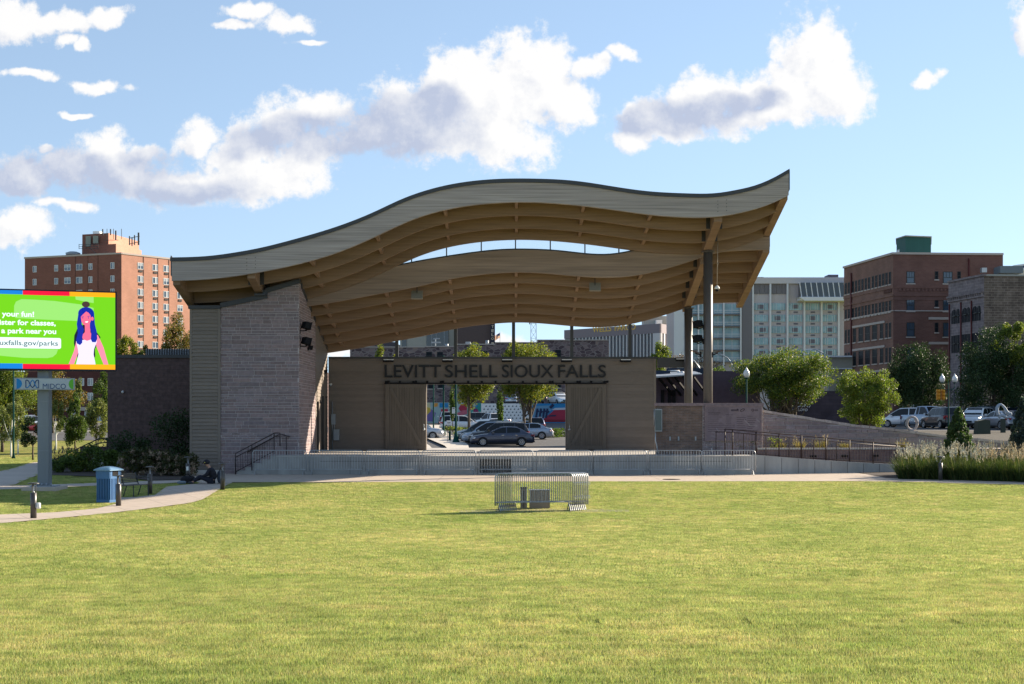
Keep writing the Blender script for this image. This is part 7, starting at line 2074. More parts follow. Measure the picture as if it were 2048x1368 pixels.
car('sedan', (X(1074, 204), 204, Z(808.5, 199)), PI * .5, Pdb, 'dark sedan on the raised deck left of the white sport utility', 'sedan')
car('sedan', (X(1022, 204), 204, Z(808.5, 199)), PI * .5, Psil, 'pale sedan on the raised deck half hidden by the maple', 'sedan')
# painted walls
MY = 197.5
mw = empty('mural_wall', (X(897, MY), MY, 2), 'wall painted with coloured shapes left of the white screen wall', 'mural')
def quadm(mb, x0, x1, y0, y1, off): mb.box(X(x0, MY), X(x1, MY), MY - off, MY - off + .004, Z(y1, MY), Z(y0, MY))
mb = MB(); mb.box(X(840, MY), X(935, MY), MY, MY + .3, 1, Z(805, MY)); part(mb, 'wall', mat('mural_ground', (.30, .40, .40), .8), mw)
mc = {k_: mat('mural_' + k_, c, .7) for k_, c in dict(yellow=(.55, .38, .06), cream=(.50, .47, .30), violet=(.16, .12, .30), orange=(.55, .25, .05), blue=(.02, .20, .42), red=(.35, .03, .06), pink=(.45, .12, .16), teal=(.03, .25, .22), maroon=(.22, .03, .10)).items()}
def poly(name, pts, m, off, parent, Yp=MY):
    mb = MB(); mb.prism([(X(x, Yp), Z(y, Yp)) for x, y in pts], 'y', Yp - off, Yp - off + .01); return part(mb, name, m, parent)
poly('painted_shape', [(842, 805.5), (860, 805.5), (862, 820), (852, 843), (842, 843)], mc['cream'], .02, mw); poly('painted_shape', [(848, 812), (860, 816), (862, 822), (852, 832), (845, 826)], mc['yellow'], .04, mw)
poly('painted_shape', [(846, 842), (862, 818), (872, 826), (866, 843)], mc['violet'], .03, mw); poly('painted_shape', [(869, 806), (876, 806), (875, 813), (868, 814)], mc['orange'], .03, mw)
poly('painted_shape', [(879, 806), (896, 806), (896, 815), (879, 815)], mc['blue'], .03, mw); poly('painted_shape', [(882, 818), (896, 818), (896, 836), (882, 832)], mc['red'], .03, mw)
poly('painted_shape', [(917, 817), (922, 808), (934, 808), (934, 822), (920, 822)], mc['red'], .03, mw); poly('painted_shape', [(914, 826), (925, 821), (934, 820), (934, 828), (916, 832)], mc['pink'], .045, mw)
ps2 = empty('mural_wall', (X(950, MY), MY, 2), 'painted wall with teal and maroon shapes left of the white screen', 'mural')
mb = MB(); mb.box(X(935, MY) + .01, X(962, MY), MY, MY + .3, 1, Z(806, MY)); part(mb, 'wall', mc['teal'], ps2)
poly('painted_shape', [(936, 808), (942, 807), (946, 815), (938, 822)], mc['red'], .03, ps2); poly('painted_shape', [(945, 810), (951, 805.5), (956, 812), (951, 817)], mc['blue'], .03, ps2); poly('painted_shape', [(947, 818), (954, 817), (959, 826), (954, 834), (947, 828)], mc['maroon'], .03, ps2)
lw = empty('screen_wall', (X(1012, MY), MY, 2), 'white pierced concrete screen wall behind the parked cars', 'screen wall')
mb = MB(); mb.box(X(962, MY) + .01, X(1063, MY), MY + .05, MY + .3, 1, Z(807, MY)); part(mb, 'panel', M_white, lw)
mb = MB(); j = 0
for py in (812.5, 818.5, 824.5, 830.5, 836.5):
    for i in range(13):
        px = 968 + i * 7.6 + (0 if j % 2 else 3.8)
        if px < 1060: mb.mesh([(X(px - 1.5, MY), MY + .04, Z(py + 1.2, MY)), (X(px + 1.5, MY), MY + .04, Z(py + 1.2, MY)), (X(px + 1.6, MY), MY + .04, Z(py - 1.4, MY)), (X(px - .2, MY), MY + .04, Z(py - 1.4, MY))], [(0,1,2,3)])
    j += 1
part(mb, 'painted_openings', mat('shaded_openings', (.06, .075, .11), .8), lw)  # dark patches on a solid panel, painted as shaded holes
rw = empty('mural_wall', (X(1098, MY), MY, 2), 'long wall painted blue, white and red with dark lettering shapes right of the maple', 'mural')
mb = MB(); mb.box(X(1063, MY) + .01, X(1150, MY), MY, MY + .3, 1, Z(807, MY)); part(mb, 'wall', mat('mural_blue', (.035, .14, .30), .7), rw)
poly('painted_shape', [(1085, 840), (1110, 819), (1150, 818), (1150, 843), (1085, 843)], mat('mural_red', (.33, .07, .07), .7), .03, rw)
poly('painted_shape', [(1103, 820), (1110, 816), (1150, 815), (1150, 819), (1110, 820)], mat('mural_white', (.5, .5, .55), .7), .04, rw)
poly('painted_shape', [(1064, 838), (1150, 840), (1150, 844), (1064, 844)], mat('mural_dark_red', (.2, .02, .03), .7), .04, rw)
poly('painted_shape', [(1064, 812), (1100, 811), (1106, 816), (1088, 838), (1064, 838)], mat('mural_light_blue', (.12, .27, .40), .7), .025, rw)
mb = MB(); r = random.Random(8)
for i, px in enumerate((1072, 1079, 1086, 1092)):
    mb.bar((X(px, MY), MY - .06, Z(836, MY)), (X(px + 3, MY), MY - .06, Z(817, MY)), .28, .02, up=(0, 1, 0)); mb.bar((X(px, MY), MY - .07, Z(824 + i % 2 * 4, MY)), (X(px + 6, MY), MY - .07, Z(822, MY)), .25, .02, up=(0, 1, 0))
mb.bar((X(1100, MY), MY - .06, Z(816, MY)), (X(1107, MY), MY - .06, Z(809, MY)), .4, .02, up=(0, 1, 0)); mb.bar((X(1098, MY), MY - .07, Z(832, MY)), (X(1112, MY), MY - .07, Z(831, MY)), .2, .02, up=(0, 1, 0))
part(mb, 'painted_letter_strokes', mat('mural_ink', (.02, .03, .08), .7), rw)
# hedge in the car park
for i, (px, Y, w_) in enumerate(((1078, 136, 1.3), (1093, 135, 1.5), (1107, 136, 1.2), (1127, 138, 1.2))):
    shrub(gb(px, Y), (w_, w_ * .6, .45), 'low dark hedge shrub in the car park right of the sedan, %s from the left' % ordn[i], 'mid', 900, .14, seed=200 + i, group='hedge shrubs in the car park')
shrub(gb(925, 150), (1.8, .8, .5), 'low leafy shrub behind the lamp post with the notice', 'bright', 900, .14, seed=210)

# C: dark slab hotel with a vertical sign, glass block, dark block
def simple_bldg(name, label, a, b, Y, top, m, bot=2, depth=20, cat='building'):
    root = empty(name, (X((a + b) / 2, Y), Y, bot), label, cat)
    block('wall', [(X(a, Y), Y), (X(b, Y), Y), (X(b, Y), Y + depth), (X(a, Y), Y + depth)], bot, Z(top, Y), [m], root); return root
M_dkb = mat('dark_brown_cladding', (.075, .058, .062), .8, var=.05); M_dkb2 = mat('dark_grey_cladding', (.085, .075, .09), .8); M_lc = mat('light_concrete', (.33, .33, .30), .8, var=.05)
hb = simple_bldg('hotel_slab', 'plain dark brown slab building with a vertical hotel sign on its right edge', 914, 981, 262, 640, M_dkb)
mb = MB(); mb.box(X(981, 262), X(990, 262), 261.4, 263, 5, Z(642, 262)); sg = part(mb, 'vertical_sign', mat('sign_navy', (.015, .018, .04), .6), hb)
mb = MB()
for i, ch in enumerate('HOTEL'): add_text(mb, ch, Matrix.Translation((X(983, 261.3), 261.35, Z(656 + (i - 2) * 8, 261.3))), width=.42, height=.50, depth=.05, offset=.02)
add_text(mb, 'P', Matrix.Translation((X(983, 261.3), 261.35, Z(690, 261.3))), width=.42, height=.5, depth=.05, offset=.02)
sub(mb, 'sign_letters', mat('sign_cream', (.55, .5, .42), .6), hb, sg)
mb = MB(); mb.tube([(X(985, 261) + .22 * math.cos(a), 261.35, Z(677, 261) + .18 * math.sin(a)) for a in [i * PI / 4 for i in range(9)]], .04, 4); sub(mb, 'sign_ornament', MATS['sign_cream'], hb, sg)
gbk = simple_bldg('glass_office', 'pale office block with dark glass front left of the hotel slab', 800, 912, 270, 655, M_lc)
mb = MB(); mb.box(X(853, 269.9), X(897, 269.9), 269.85, 269.99, 10, Z(658, 270)); part(mb, 'glass_front', M_glass, gbk)
mb = MB(); mb.box(X(804, 269.9), X(813, 269.9), 269.85, 269.99, 14, Z(672, 270)); part(mb, 'window', M_glass, gbk)
mb = MB()
for px in (863, 872, 888): mb.box(X(px, 269.8), X(px, 269.8) + .08, 269.8, 269.849, 10, Z(658, 270))
part(mb, 'mullions', M_galv2, gbk)
simple_bldg('dark_block', 'dark violet-grey block over the left part of the stage wall', 703, 790, 275, 684, M_dkb2)
# lattice tower
lt = empty('lattice_mast', (X(1067, 420), 420, 2), 'thin steel lattice mast with a dish between the wall posts', 'mast')
mb = MB(); h_ = Z(646, 420); b0_ = 1.6
for s, t in ((-1, -1), (1, -1), (1, 1), (-1, 1)): mb.bar((s * b0_ * .62, t * b0_ * .6, 0), (s * .75, t * .75, h_), .12, .12)
nz_ = 14
for i in range(nz_):
    za, zb_ = h_ * i / nz_, h_ * (i + 1) / nz_; wa = .99 - .24 * i / nz_
    mb.bar((-wa, -wa, za), (wa, -wa, zb_), .08, .08); mb.bar((wa, -wa, za), (-wa, -wa, zb_), .08, .08); mb.bar((-wa, -wa, zb_), (wa, -wa, zb_), .08, .08); mb.bar((wa, -wa, za), (wa, wa, zb_), .07, .07)
mb.build('lattice', mat('mast_grey', (.20, .20, .22), .6), lt)
mb = MB(); mb.lathe((0, 0, 0), [(.5, -.1), (.55, 0), (.3, .2)], 10); o = mb.build('dish', M_dark, lt); o.rotation_euler = (0, R(-90), 0); o.location = (-1.1, -.8, h_ - 2)
# flag
fp = empty('flag', (X(1000, 300), 300, Z(700, 300)), 'striped flag with a dark blue canton on a thin pole above the warehouse', 'flag')
mb = MB(); mb.tube([(0, 0, 0), (0, 0, Z(664, 300) - Z(700, 300))], .05, 5); mb.build('flag_pole', M_galv2, fp)
mb = MB(); zf = Z(666, 300) - Z(700, 300); W__, H__ = 1.55, 1.0
for i in range(13):
    for j in range(10):
        def fpnt(a, b): return (-.05 - W__ * a * .85, .12 * math.sin(a * 7), zf - H__ * b - a * .75 + .05 * math.sin(a * 6))
        canton = i < 7 and j < 4; mb.mi = 2 if canton else (0 if i % 2 == 0 else 1)
        mb.face([fpnt(j / 10, i / 13), fpnt((j + 1) / 10, i / 13), fpnt((j + 1) / 10, (i + 1) / 13), fpnt(j / 10, (i + 1) / 13)])
mb.build('cloth', [mat('flag_red', (.45, .03, .04), .8, trans=.3), mat('flag_white', (.7, .7, .7), .8, trans=.3), mat('flag_blue', (.02, .03, .12), .8, trans=.2)], fp)

# D: bank tower with gold letters
bk = empty('bank_tower', (X(1260, 380), 380, 2), 'grey bank building with white fins and gold letters on its top band', 'building')
b0p, b1p, b2p = (X(1130, 408), 408), (X(1320, 380), 380), (X(1352, 392), 392)
block('wall', [b0p, b1p, b2p, (X(1360, 420), 420), (X(1140, 430), 430)], 0, Z(648, 380), [mat('bank_wall_dark', (.06, .065, .085), .4, spec=.6), mat('bank_wall_dark2', (.05, .055, .07), .4), M_lc, M_lc, M_lc], bk)
bf, bf2 = facade(b0p, b1p), facade(b1p, b2p); M_bband = mat('bank_band', (.20, .175, .20), .7); M_fin = mat('bank_fin', (.52, .52, .54), .7)
zt_ = Z(648, 380); zb_ = Z(666, 380)
band(bk, bf, -.1, bf['L'] + .25, zb_, zt_ + .1, .25, M_bband, 'top_band'); band(bk, bf2, .26, bf2['L'] + .2, zb_, zt_ + .1, .25, M_bband, 'top_band')
for i in range(28):
    px = 1146 + i * 6.8
    if px > 1312: break
    u = bf['u'](px); band(bk, bf, u - .17, u + .17, 2, zb_ - .01, .3, M_fin, 'fin')
band(bk, bf, bf['u'](1307), bf['L'] + .3, 2, zb_ - .01, .28, M_fin, 'corner_pier')
for px in (1321, 1327, 1333, 1339, 1345, 1350):
    u = bf2['u'](px); band(bk, bf2, max(.3, u - .3), u + .5, 2, zb_ - .01, .3, M_fin, 'fin')
u = bf['u'](1187); p = bf['P0'] + bf['d'] * u + bf['n'] * .3
mb = MB(); Mx = Matrix.Translation((p.x, p.y, Z(664.5, p.y))) @ Matrix.Rotation(bf['ang'], 4, 'Z'); W1 = bf['u'](1273) - u
add_text(mb, 'WELLS', Mx, width=W1 * .44, height=1.5, depth=.1, offset=.015)
part(mb, 'gold_letters', mat('gold_letters', (.62, .40, .08), .4), bk)
mb = MB(); add_text(mb, 'FARGO', Mx @ Matrix.Translation((W1 * .52, 0, 0)), width=W1 * .48, height=1.5, depth=.1, offset=.015)
part(mb, 'gold_letters', mat('gold_letters', (.62, .40, .08), .4), bk)
mb = MB(); mb.box(X(1288, 395), X(1342, 395), 395, 402, zt_, Z(632, 395)); part(mb, 'roof_plant', M_lc, bk)
mb = MB(); mb.box(X(1311, 394), X(1323, 394), 392, 395, zt_, Z(641, 394)); part(mb, 'roof_plant', M_white, bk)

# E: glass hotel
HYh = 360
ht = empty('glass_hotel', (X(1560, HYh), HYh, 2), 'long pale hotel with turquoise window bands and white columns', 'building')
M_hw = mat('hotel_spandrel', (.43, .39, .405), .7, var=.04); M_hcol = mat('hotel_column', (.60, .61, .64), .6); M_hgl = mat('turquoise_glass', (.21, .33, .375), .2, spec=.5, var=.35, vscale=.35); M_hgr = mat('hotel_pier_grey', (.16, .15, .165), .8); M_vent = mat('vent_grey', (.13, .12, .15), .7)
ztop = Z(556, HYh)
block('wall', [(X(1350, HYh), HYh + .5), (X(1367, HYh), HYh + .5), (X(1367, HYh), HYh + .3), (X(1700, HYh), HYh + .3), (X(1700, HYh), HYh + 20), (X(1350, HYh), HYh + 20)], 0, ztop, [M_hw], ht)
hfc = facade((X(1350, HYh), HYh + .3), (X(1720, HYh), HYh + .3))
def hx(px): return X(px, HYh)
def hz(py): return Z(py, HYh)
mb = MB(); mb.box(hx(1348), hx(1368), HYh - .4, HYh + .29, 2, hz(556)); part(mb, 'end_pier', M_hcol, ht)
mb = MB(); mb.box(hx(1482), hx(1503), HYh - .6, HYh + .29, 2, hz(556)); part(mb, 'grey_pier', M_hgr, ht)
for i in range(5):
    yc = 613.3 + 23.1 * i
    for j, px in enumerate([1522.5 + 34.3 * k for k in range(5)]):
        mb = MB(); x0, x1 = hx(px - 14), hx(px + 14)
        mb.box(x0, x1, HYh + .1, HYh + .297, hz(yc + 6.8), hz(yc - 6.8)); a = part(mb, 'window', M_hgl, ht)
        if (i * 3 + j) % 2 == 0:
            mb = MB(); xc = hx(px + 1 + (i * 7 + j * 3) % 5 - 2); mb.box(xc - .75, xc + .75, HYh + .05, HYh + .098, hz(yc + 4), hz(yc - 4)); sub(mb, 'open_curtain', M_vent, ht, a)
        mb = MB()
        for q in (-9, -4.5, 5, 9.5): mb.box(hx(px + q) - .04, hx(px + q) + .04, HYh + .03, HYh + .099, hz(yc + 6.8), hz(yc - 6.8))
        sub(mb, 'mullions', M_hcol, ht, a)
        mb = MB(); mb.box(hx(px - 3.5), hx(px + 5), HYh + .2, HYh + .298, hz(yc + 12.6), hz(yc + 9.4)); part(mb, 'air_vent', M_vent, ht)
for px in (1505.5, 1540.3, 1574.6, 1608.5, 1642.8, 1677):
    mb = MB(); mb.box(hx(px - 1.7), hx(px + 1.7), HYh - .45, HYh + .29, 2, hz(567.5 if px < 1600 else 604)); part(mb, 'column', M_hcol, ht)
mb = MB(); mb.box(hx(1482), hx(1702), HYh - .5, HYh + .29, hz(567.4), hz(555)); part(mb, 'cornice', mat('hotel_fascia', (.50, .47, .48), .7), ht)
for i in range(6):
    mb = MB(); a = 1508 + i * 10.8 + (i // 3) * 2; mb.box(hx(a), hx(a + 9.8), HYh + .1, HYh + .297, hz(588), hz(568)); part(mb, 'top_window', M_hgr, ht)
rs = mb = MB(); mb.box(hx(1594), hx(1702), HYh - 3.5, HYh + .1, hz(603), hz(596)); 
mb.prism([(hx(1592), hz(597)), (hx(1702), hz(597)), (hx(1702), hz(604)), (hx(1603), hz(604))], 'y', HYh - 4.2, HYh - .0); part(mb, 'projecting_terrace', M_hcol, ht)
mb = MB(); mb.box(hx(1597), hx(1702), HYh - 3.2, HYh + .09, hz(596), hz(567.6)); part(mb, 'terrace_glass', M_glass, ht)
mb = MB()
for i in range(11): mb.bar((hx(1594 + i * 11), HYh - 3.3, hz(567.6)), (hx(1598 + i * 11), HYh - 3.3, hz(596)), .22, .2)
part(mb, 'terrace_mullions', M_hcol, ht)
for i in range(5):      # balcony wing between the columns
    yc = 617 + 23.8 * i
    for a, b in ((1368, 1395), (1397, 1412), (1427, 1445), (1448, 1480)):
        mb = MB(); mb.box(hx(a), hx(b), HYh + .1, HYh + .297, hz(yc + 11), hz(yc - 9)); w_ = part(mb, 'balcony_window', M_hgl, ht)
        mb = MB(); mb.box(hx(a), hx(b), HYh - .9, HYh - .82, hz(yc + 4) - .06, hz(yc + 4) + .06); mb.box(hx(a), hx(b), HYh - .9, HYh - .82, hz(yc + 8) - .05, hz(yc + 8) + .05); mb.box((hx(a) + hx(b)) / 2 - .06, (hx(a) + hx(b)) / 2 + .06, HYh, HYh + .09, hz(yc + 11), hz(yc - 9)); sub(mb, 'balcony_rail', M_hcol, ht, w_)
    mb = MB(); mb.box(hx(1368), hx(1481), HYh - 1, HYh + .05, hz(yc + 13), hz(yc + 11.2)); part(mb, 'balcony_slab', M_hgr, ht)
for px in (1396, 1446.5, 1480.5):
    mb = MB(); mb.box(hx(px - 1.3), hx(px + 1.3), HYh - 1.05, HYh - .3, 2, hz(570)); part(mb, 'column', M_hcol, ht)
mb = MB(); mb.box(hx(1523), hx(1534), HYh + 5, HYh + 8, ztop, hz(550)); mb.box(hx(1538), hx(1550), HYh + 5, HYh + 8, ztop, hz(551)); mb.box(hx(1603), hx(1690), HYh + 2, HYh + 9, ztop, hz(554)); mb.box(hx(1664), hx(1684), HYh + 4, HYh + 9, ztop, hz(546)); part(mb, 'roof_units', M_vent, ht)
lo_ = simple_bldg('low_tan_building', 'low pale tan building left of the tall brick building behind the loose tree', 1655, 1705, 215, 714, mat('tan_render', (.30, .27, .22), .8))
mb = MB(); mb.box(X(1655, 214), X(1705, 214), 214.2, 214.9, Z(714, 214), Z(711, 214)); mb.box(X(1655, 214), X(1705, 214), 214.2, 214.9, Z(738, 214), Z(736, 214)); part(mb, 'ledges', M_hcol, lo_)

# F: tall brick building at the right
BC = (X(1786.5, 200), 200.0); BL = (X(1688, 218.6), 218.6); BR = (X(2006, 201), 201.0)
bb_ = empty('brick_office', (BC[0], BC[1], 1), 'tall red-brown brick building with a green roof hut at the right', 'building')
f1, f2 = facade(BL, BC), facade(BC, BR)
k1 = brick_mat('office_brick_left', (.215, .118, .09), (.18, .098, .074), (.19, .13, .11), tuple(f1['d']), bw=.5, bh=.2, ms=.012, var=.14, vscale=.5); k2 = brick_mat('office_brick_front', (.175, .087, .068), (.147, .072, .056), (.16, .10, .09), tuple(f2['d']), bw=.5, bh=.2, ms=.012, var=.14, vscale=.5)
Zb = Z(509, 200)
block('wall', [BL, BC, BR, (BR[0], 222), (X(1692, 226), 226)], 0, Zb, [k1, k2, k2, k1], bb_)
band(bb_, f1, 0, f1['L'] + .2, Zb + .01, Zb + .3, .22, M_sill, 'parapet', .3); band(bb_, f2, .23, f2['L'], Zb + .01, Zb + .3, .22, M_sill, 'parapet', .3)
def zc_(py): return Z(py, 200)
for (pyc, h) in ((554.5, 1.75), (610, 1.75), (659, 2.1), (709, 2.1), (757, 2.1)):
    for i, px in enumerate((1695, 1709.5, 1722, 1735.3, 1749.6, 1763.5, 1776.8)):
        wide = pyc > 640 and 1 <= i <= 5
        u = f1['u'](px)
        if wide: window(bb_, f1, u, zc_(pyc), 1.7 if i not in (1, 5) else 1.1, h, 'dark')
        else:
            for s in (-1, 1): window(bb_, f1, u + s * .62, zc_(pyc), .72, h, 'dark')
    for px, w_, hh in ((1821, 1.15, h * .95), (1873, .5, h * .65), (1895.5, 1.35, h * .95), (1918, .5, h * .65)):
        if px < 1860 or pyc < 700: window(bb_, f2, f2['u'](px), zc_(pyc) + (.3 if px in (1873, 1918) else 0), w_, hh, 'grid' if w_ > 1 else 'dark')
for y0, y1, o in ((592, 588, .12), (576, 568, .10), (600, 597, .08)):
    band(bb_, f1, 0, f1['L'], zc_(y0), zc_(y1), o, k1, 'brick_course'); band(bb_, f2, .13, f2['L'], zc_(y0), zc_(y1), o, k2, 'brick_course')
band(bb_, f1, 0, f1['L'] + .14, zc_(622.5), zc_(620.5), .14, M_sill, 'string_course'); band(bb_, f2, .15, f2['L'], zc_(622.5), zc_(620.5), .14, M_sill, 'string_course')
for y in (641, 690.5, 740): band(bb_, f1, f1['u'](1706), f1['u'](1770), zc_(y + 2), zc_(y - 2.5), .14, M_sill, 'lintel_band'); 
for y in (636.5, 686): band(bb_, f2, f2['u'](1857), f2['L'], zc_(y + 2.5), zc_(y - 2.5), .14, M_sill, 'lintel_band')
mb = MB()
for px in (1704,): 
    p = f1['P0'] + f1['d'] * f1['u'](px) + f1['n'] * .15; mb.tube([(p.x, p.y, 2), (p.x, p.y, Zb - 1)], .12, 6)
p = f2['P0'] + f2['d'] * f2['u'](1937) + f2['n'] * .15; mb.tube([(p.x, p.y, 20), (p.x, p.y, Zb - .5)], .1, 6)
part(mb, 'downpipes', mat('pipe_red_brown', (.10, .02, .018), .6), bb_)
mb = MB()
for px in [1800 + 7.5 * i for i in range(18)]:
    p = f2['P0'] + f2['d'] * f2['u'](px) + f2['n'] * .0; mb.box(p.x - .14, p.x + .14, p.y - .14, p.y - .001, zc_(582), zc_(577))
for px in [1770 + 2.6 * i for i in range(6)]:
    p = f1['P0'] + f1['d'] * f1['u'](px) + f1['n'] * .1; mb.box(p.x - .12, p.x + .02, p.y - .1, p.y + .1, zc_(584), zc_(577))
part(mb, 'dentils', k2, bb_)
hut = [(X(1793, 206), 206), (X(1811, 203), 203), (X(1862, 204), 204), (X(1862, 212), 212), (X(1793, 212), 212)]
Mg1 = mat('green_metal_siding', (.018, .085, .075), .6, var=.1, vscale=3, stretch=(3, 3, .1))
block('roof_hut', hut, Zb - .2, Z(475, 204), [Mg1], bb_)
mb = MB(); mb.prism([(a * 1.0, b) for a, b in [(X(1791.5, 206), 206), (X(1811, 202.6), 202.6), (X(1863.5, 203.7), 203.7), (X(1863, 212.5), 212.5), (X(1792, 212.5), 212.5)]], 'z', Z(475, 204) + .005, Z(473, 204)); part(mb, 'hut_roof', M_lc, bb_)
mb = MB(); x0, x1 = hut[0], hut[1]; q0, q1 = Vector((*x0, 0)).lerp(Vector((*x1, 0)), .1), Vector((*x0, 0)).lerp(Vector((*x1, 0)), .35); nn_ = Vector((q1.y - q0.y, -(q1.x - q0.x), 0)).normalized() * .03
mb.face([(q0.x + nn_.x, q0.y + nn_.y, Zb), (q1.x + nn_.x, q1.y + nn_.y, Zb), (q1.x + nn_.x, q1.y + nn_.y, Zb + 1.3), (q0.x + nn_.x, q0.y + nn_.y, Zb + 1.3)]); part(mb, 'hut_door', M_white, bb_)
mb = MB(); mb.box(X(1960, 205), X(2004, 205), 200.5 - 4, 200 - .8, zc_(551), zc_(537)); part(mb, 'air_unit', mat('grey_blue_unit', (.13, .16, .18), .6), bb_); mb = MB(); mb.box(X(1962, 196), X(1972, 196), 195.6, 196.4, zc_(551), zc_(542)); part(mb, 'air_intake', M_galv, bb_)
# street level
mb = MB(); mb.box(X(1798, 199.8), X(1862, 199.8), 199.7, 199.95, 1, Z(806, 200)); part(mb, 'shop_front', mat('shop_brick', (.12, .05, .04), .8), bb_)
for px, w_ in ((1816, 1.5), (1836, 1.3)): window(bb_, facade((X(1798, 199.6), 199.6), (X(1900, 199.6), 199.6)), (px - 1798) / F * 199.6, Z(822, 200), w_, 1.8, 'sash')
mb = MB(); mb.box(X(1870, 190), X(1905, 190), 190, 190.2, 2, Z(818, 190)); part(mb, 'teal_panel', mat('teal_sign', (.04, .20, .20), .6), bb_)
# G: rough stone building
SC = (X(1968, 170), 170.0); SL_ = (X(1897, 178.7), 178.7); SR = (X(2150, 171), 171.0)
sbg = empty('stone_building', (SC[0], SC[1], 1), 'rough purple-stone building with arched windows at the right edge', 'building')
g1, g2 = facade(SL_, SC), facade(SC, SR)
s1 = brick_mat('stone_building_left', (.205, .165, .165), (.16, .13, .13), (.24, .20, .195), tuple(g1['d']), bw=.9, bh=.35, ms=.03, var=.25, vscale=1.5); s2 = brick_mat('stone_building_front', (.15, .115, .09), (.11, .08, .065), (.20, .16, .13), tuple(g2['d']), bw=.8, bh=.3, ms=.04, var=.35, vscale=1.2, bias=.1)
Zs = Z(552, 170)
block('wall', [SL_, SC, SR, (SR[0], 195), (X(1905, 195), 195)], 0, Zs, [s1, s2, s2, s1], sbg)
band(sbg, g1, 0, g1['L'] + .2, Zs + .01, Zs + .25, .2, s1, 'parapet', .2); band(sbg, g2, .2, g2['L'], Zs + .01, Zs + .2, .15, M_lc, 'parapet', .2)
band(sbg, g1, 0, g1['L'], Z(585, 170), Z(581, 170), .3, s1, 'cornice'); band(sbg, g1, 0, g1['L'], Z(593, 170), Z(590, 170), .2, s1, 'cornice')
mb = MB()
for i in range(16):
    p = g1['P0'] + g1['d'] * (g1['L'] * (i + .5) / 16) + g1['n'] * .12; mb.box(p.x - .1, p.x + .1, p.y - .12, p.y + .12, Z(590, 170), Z(585, 170))
part(mb, 'dentils', s1, sbg)
for px in (1908, 1916, 1929.5, 1937, 1950, 1958):
    wide = px in (1908, 1929.5, 1950); w_ = 1.35 if wide else .9
    u = g1['u'](px); p = g1['P0'] + g1['d'] * u + g1['n'] * .004
    for kind_, y0, y1 in (('arch', 642, 612), ('flat', 702, 666)):
        mb = MB(); h0, h1 = Z(y0, 172) , Z(y1, 172); a = p - g1['d'] * w_ / 2; b = p + g1['d'] * w_ / 2
        if kind_ == 'arch':
            pts = [(a.x, a.y, h0), (b.x, b.y, h0)] + [tuple(p + g1['d'] * (w_ / 2 * math.cos(t)) + Vector((0, 0, h1 - w_ / 2 + w_ / 2 * math.sin(t)))) for t in [i * PI / 8 for i in range(9)]]
        else: pts = [(a.x, a.y, h0), (b.x, b.y, h0), (b.x, b.y, h1), (a.x, a.y, h1)]
        pts = [Vector(q) + g1['n'] * .01 for q in pts]
        mb.face(pts); wn = part(mb, 'window', M_wdark, sbg)
        mb = MB(); mb.box(p.x - .05, p.x + .05, p.y - .06, p.y + .02, h0, h1 - .05); mb.box(a.x, b.x + .0, min(a.y, b.y) - .06, max(a.y, b.y), (h0 + h1) / 2, (h0 + h1) / 2 + .08); sub(mb, 'frame', M_dframe, sbg, wn)
mb = MB()
for px in (1900, 1923, 1944): p = g1['P0'] + g1['d'] * g1['u'](px) + g1['n'] * .1; mb.tube([(p.x, p.y, 2), (p.x, p.y, Z(600, 172))], .09, 6)
part(mb, 'downpipes', MATS['pipe_red_brown'], sbg)
wsg = simple_bldg('white_signed_building', 'small white building end with a red and blue sign above the stone building', 2020, 2080, 200, 541, M_white)
mb = MB(); mb.prism([(X(2026, 199), Z(541, 199)), (X(2070, 199), Z(541, 199)), (X(2070, 199), Z(524, 199)), (X(2029, 199), Z(530, 199))], 'y', 199.3, 199.95); part(mb, 'sign_board', M_white, wsg)
mb = MB(); mb.prism([(X(2030, 199), Z(539, 199)), (X(2036, 199), Z(536, 199)), (X(2036, 199), Z(531, 199)), (X(2030, 199), Z(534, 199))], 'y', 199.25, 199.29); part(mb, 'sign_mark', mat('mark_red', (.4, .04, .04), .6), wsg)
mb = MB(); mb.prism([(X(2038, 199), Z(536, 199)), (X(2070, 199), Z(533, 199)), (X(2070, 199), Z(528, 199)), (X(2038, 199), Z(532, 199))], 'y', 199.25, 199.29); part(mb, 'sign_band', mat('mark_navy', (.03, .04, .14), .6), wsg)

# H: low dark building with a braced canopy behind the columns, and the wall with script letters
cb_ = empty('canopied_building', (X(1370, 100), 100, 0), 'low dark building with a braced metal canopy behind the steel columns', 'building')
block('wall', [(X(1290, 100), 100), (X(1520, 100), 100), (X(1520, 112), 112), (X(1290, 112), 112)], 0, Z(742, 100), [mat('plum_wall', (.085, .06, .08), .85, var=.1)], cb_)  # right end lengthened and top raised to keep sun off the braces
mb = MB(); mb.box(X(1290, 100), X(1334, 100), 97.9, 98.2, Z(752.5, 98), Z(741, 98)); mb.box(X(1330, 101), X(1420, 101), 99.93, 99.99, Z(748, 100), Z(736, 100)); part(mb, 'fascia', mat('navy_fascia', (.012, .025, .05), .6), cb_)
mb = MB(); mb.mesh([(X(1290, 96), 95.5, Z(757, 95.5)), (X(1402, 96), 95.5, Z(749, 95.5)), (X(1402, 96), 99.9, Z(745, 99.9)), (X(1290, 96), 99.9, Z(749, 99.9)), (X(1290, 96), 95.5, Z(753.5, 95.5)), (X(1402, 96), 95.5, Z(747, 95.5)), (X(1402, 96), 99.9, Z(742, 99.9)), (X(1290, 96), 99.9, Z(746, 99.9))], [(0,3,2,1),(4,5,6,7),(0,1,5,4),(1,2,6,5),(2,3,7,6),(3,0,4,7)]); part(mb, 'canopy', M_galv2, cb_)
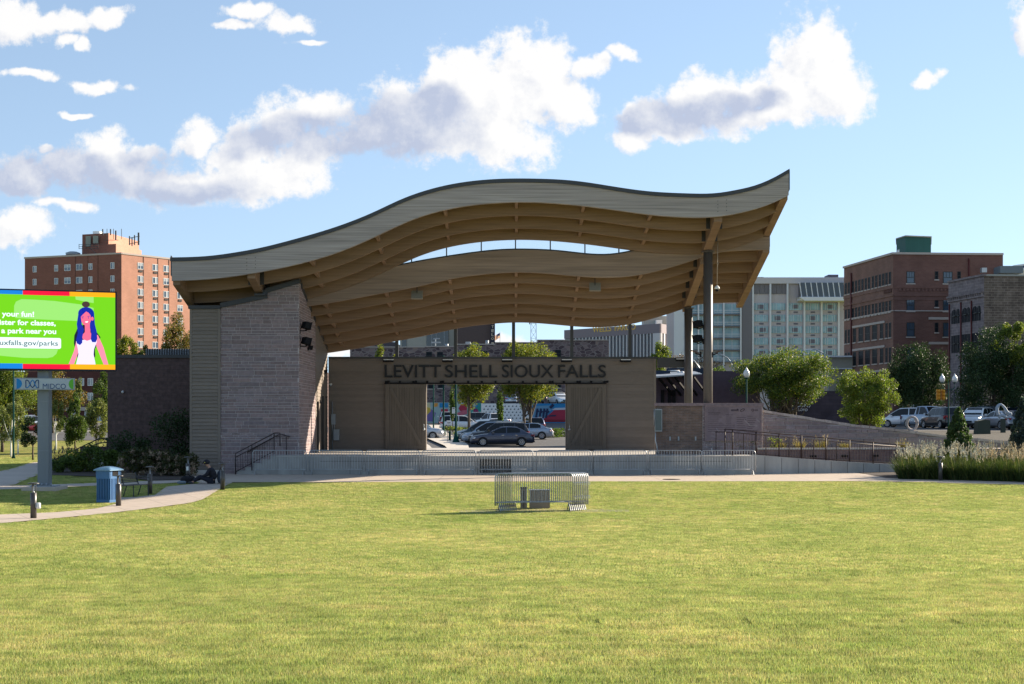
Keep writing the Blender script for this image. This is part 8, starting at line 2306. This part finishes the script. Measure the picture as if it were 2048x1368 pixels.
for px in (1318, 1334, 1350, 1366, 1386):
    mb = MB(); mb.bar((X(px, 96), 96, Z(757 - (px - 1318) * .08, 96)), (X(px + 28, 99.9), 99.9, Z(790, 99.9)), .1, .14); part(mb, 'brace', M_black, cb_)
for px in (1322, 1336, 1345):
    mb = MB(); mb.box(X(px, 99.9), X(px + 6, 99.9), 99.85, 99.99, 0, Z(780, 99.9)); part(mb, 'door', M_black, cb_)
mb = MB(); mb.tube([(X(1338, 98), 98.5, Z(747, 98)), (X(1338, 98), 98.5, Z(741, 98)), (X(1361, 98), 98.5, Z(741, 98))], .05, 6); part(mb, 'roof_pipe', M_white, cb_)
for px in (1339, 1359, 1366):
    mb = MB(); mb.lathe((X(px, 98), 98.4, Z(749.5, 98)), [(.09, 0), (.09, .12), (.13, .14), (.13, .2), (.05, .26)], 10); part(mb, 'roof_vent', M_white, cb_)
lw2 = empty('lettered_wall', (X(1640, 108), 108, 1), 'dark plum wall with white script letters behind the big round tree', 'building')
block('wall', [(X(1540, 108), 108), (X(1760, 108), 108), (X(1760, 116), 116), (X(1540, 116), 116)], 0, Z(782, 108), [brick_mat('plum_block', (.065, .05, .06), (.05, .04, .05), (.045, .035, .045), (1, 0, 0), bw=.6, bh=.25, ms=.012, var=.2)], lw2)
mb = MB(); add_text(mb, 'by LLOYD', Matrix.Translation((X(1584, 107.9), 107.9, Z(822, 107.9))), width=X(1615, 107.9) - X(1584, 107.9), height=.19, depth=.05, offset=.01); part(mb, 'small_letters', M_white, lw2)
mb = MB()
def sc_(pts): mb.tube([(X(x, 107.9), 107.9, Z(y, 107.9)) for x, y in pts], .028, 5)
sc_([(1584, 801), (1581, 805), (1578, 813), (1576, 820), (1579, 821)]); sc_([(1599, 806), (1594, 806), (1592, 811), (1596, 814), (1600, 812)]); sc_([(1606, 806), (1602, 807), (1601, 812), (1604, 814), (1607, 812)]); sc_([(1611, 800), (1609, 814)]); sc_([(1615, 806), (1610, 810), (1616, 814)]); sc_([(1621, 811), (1618, 815)])
part(mb, 'script_letters', M_white, lw2)
# far low skyline so that the ground never ends bare
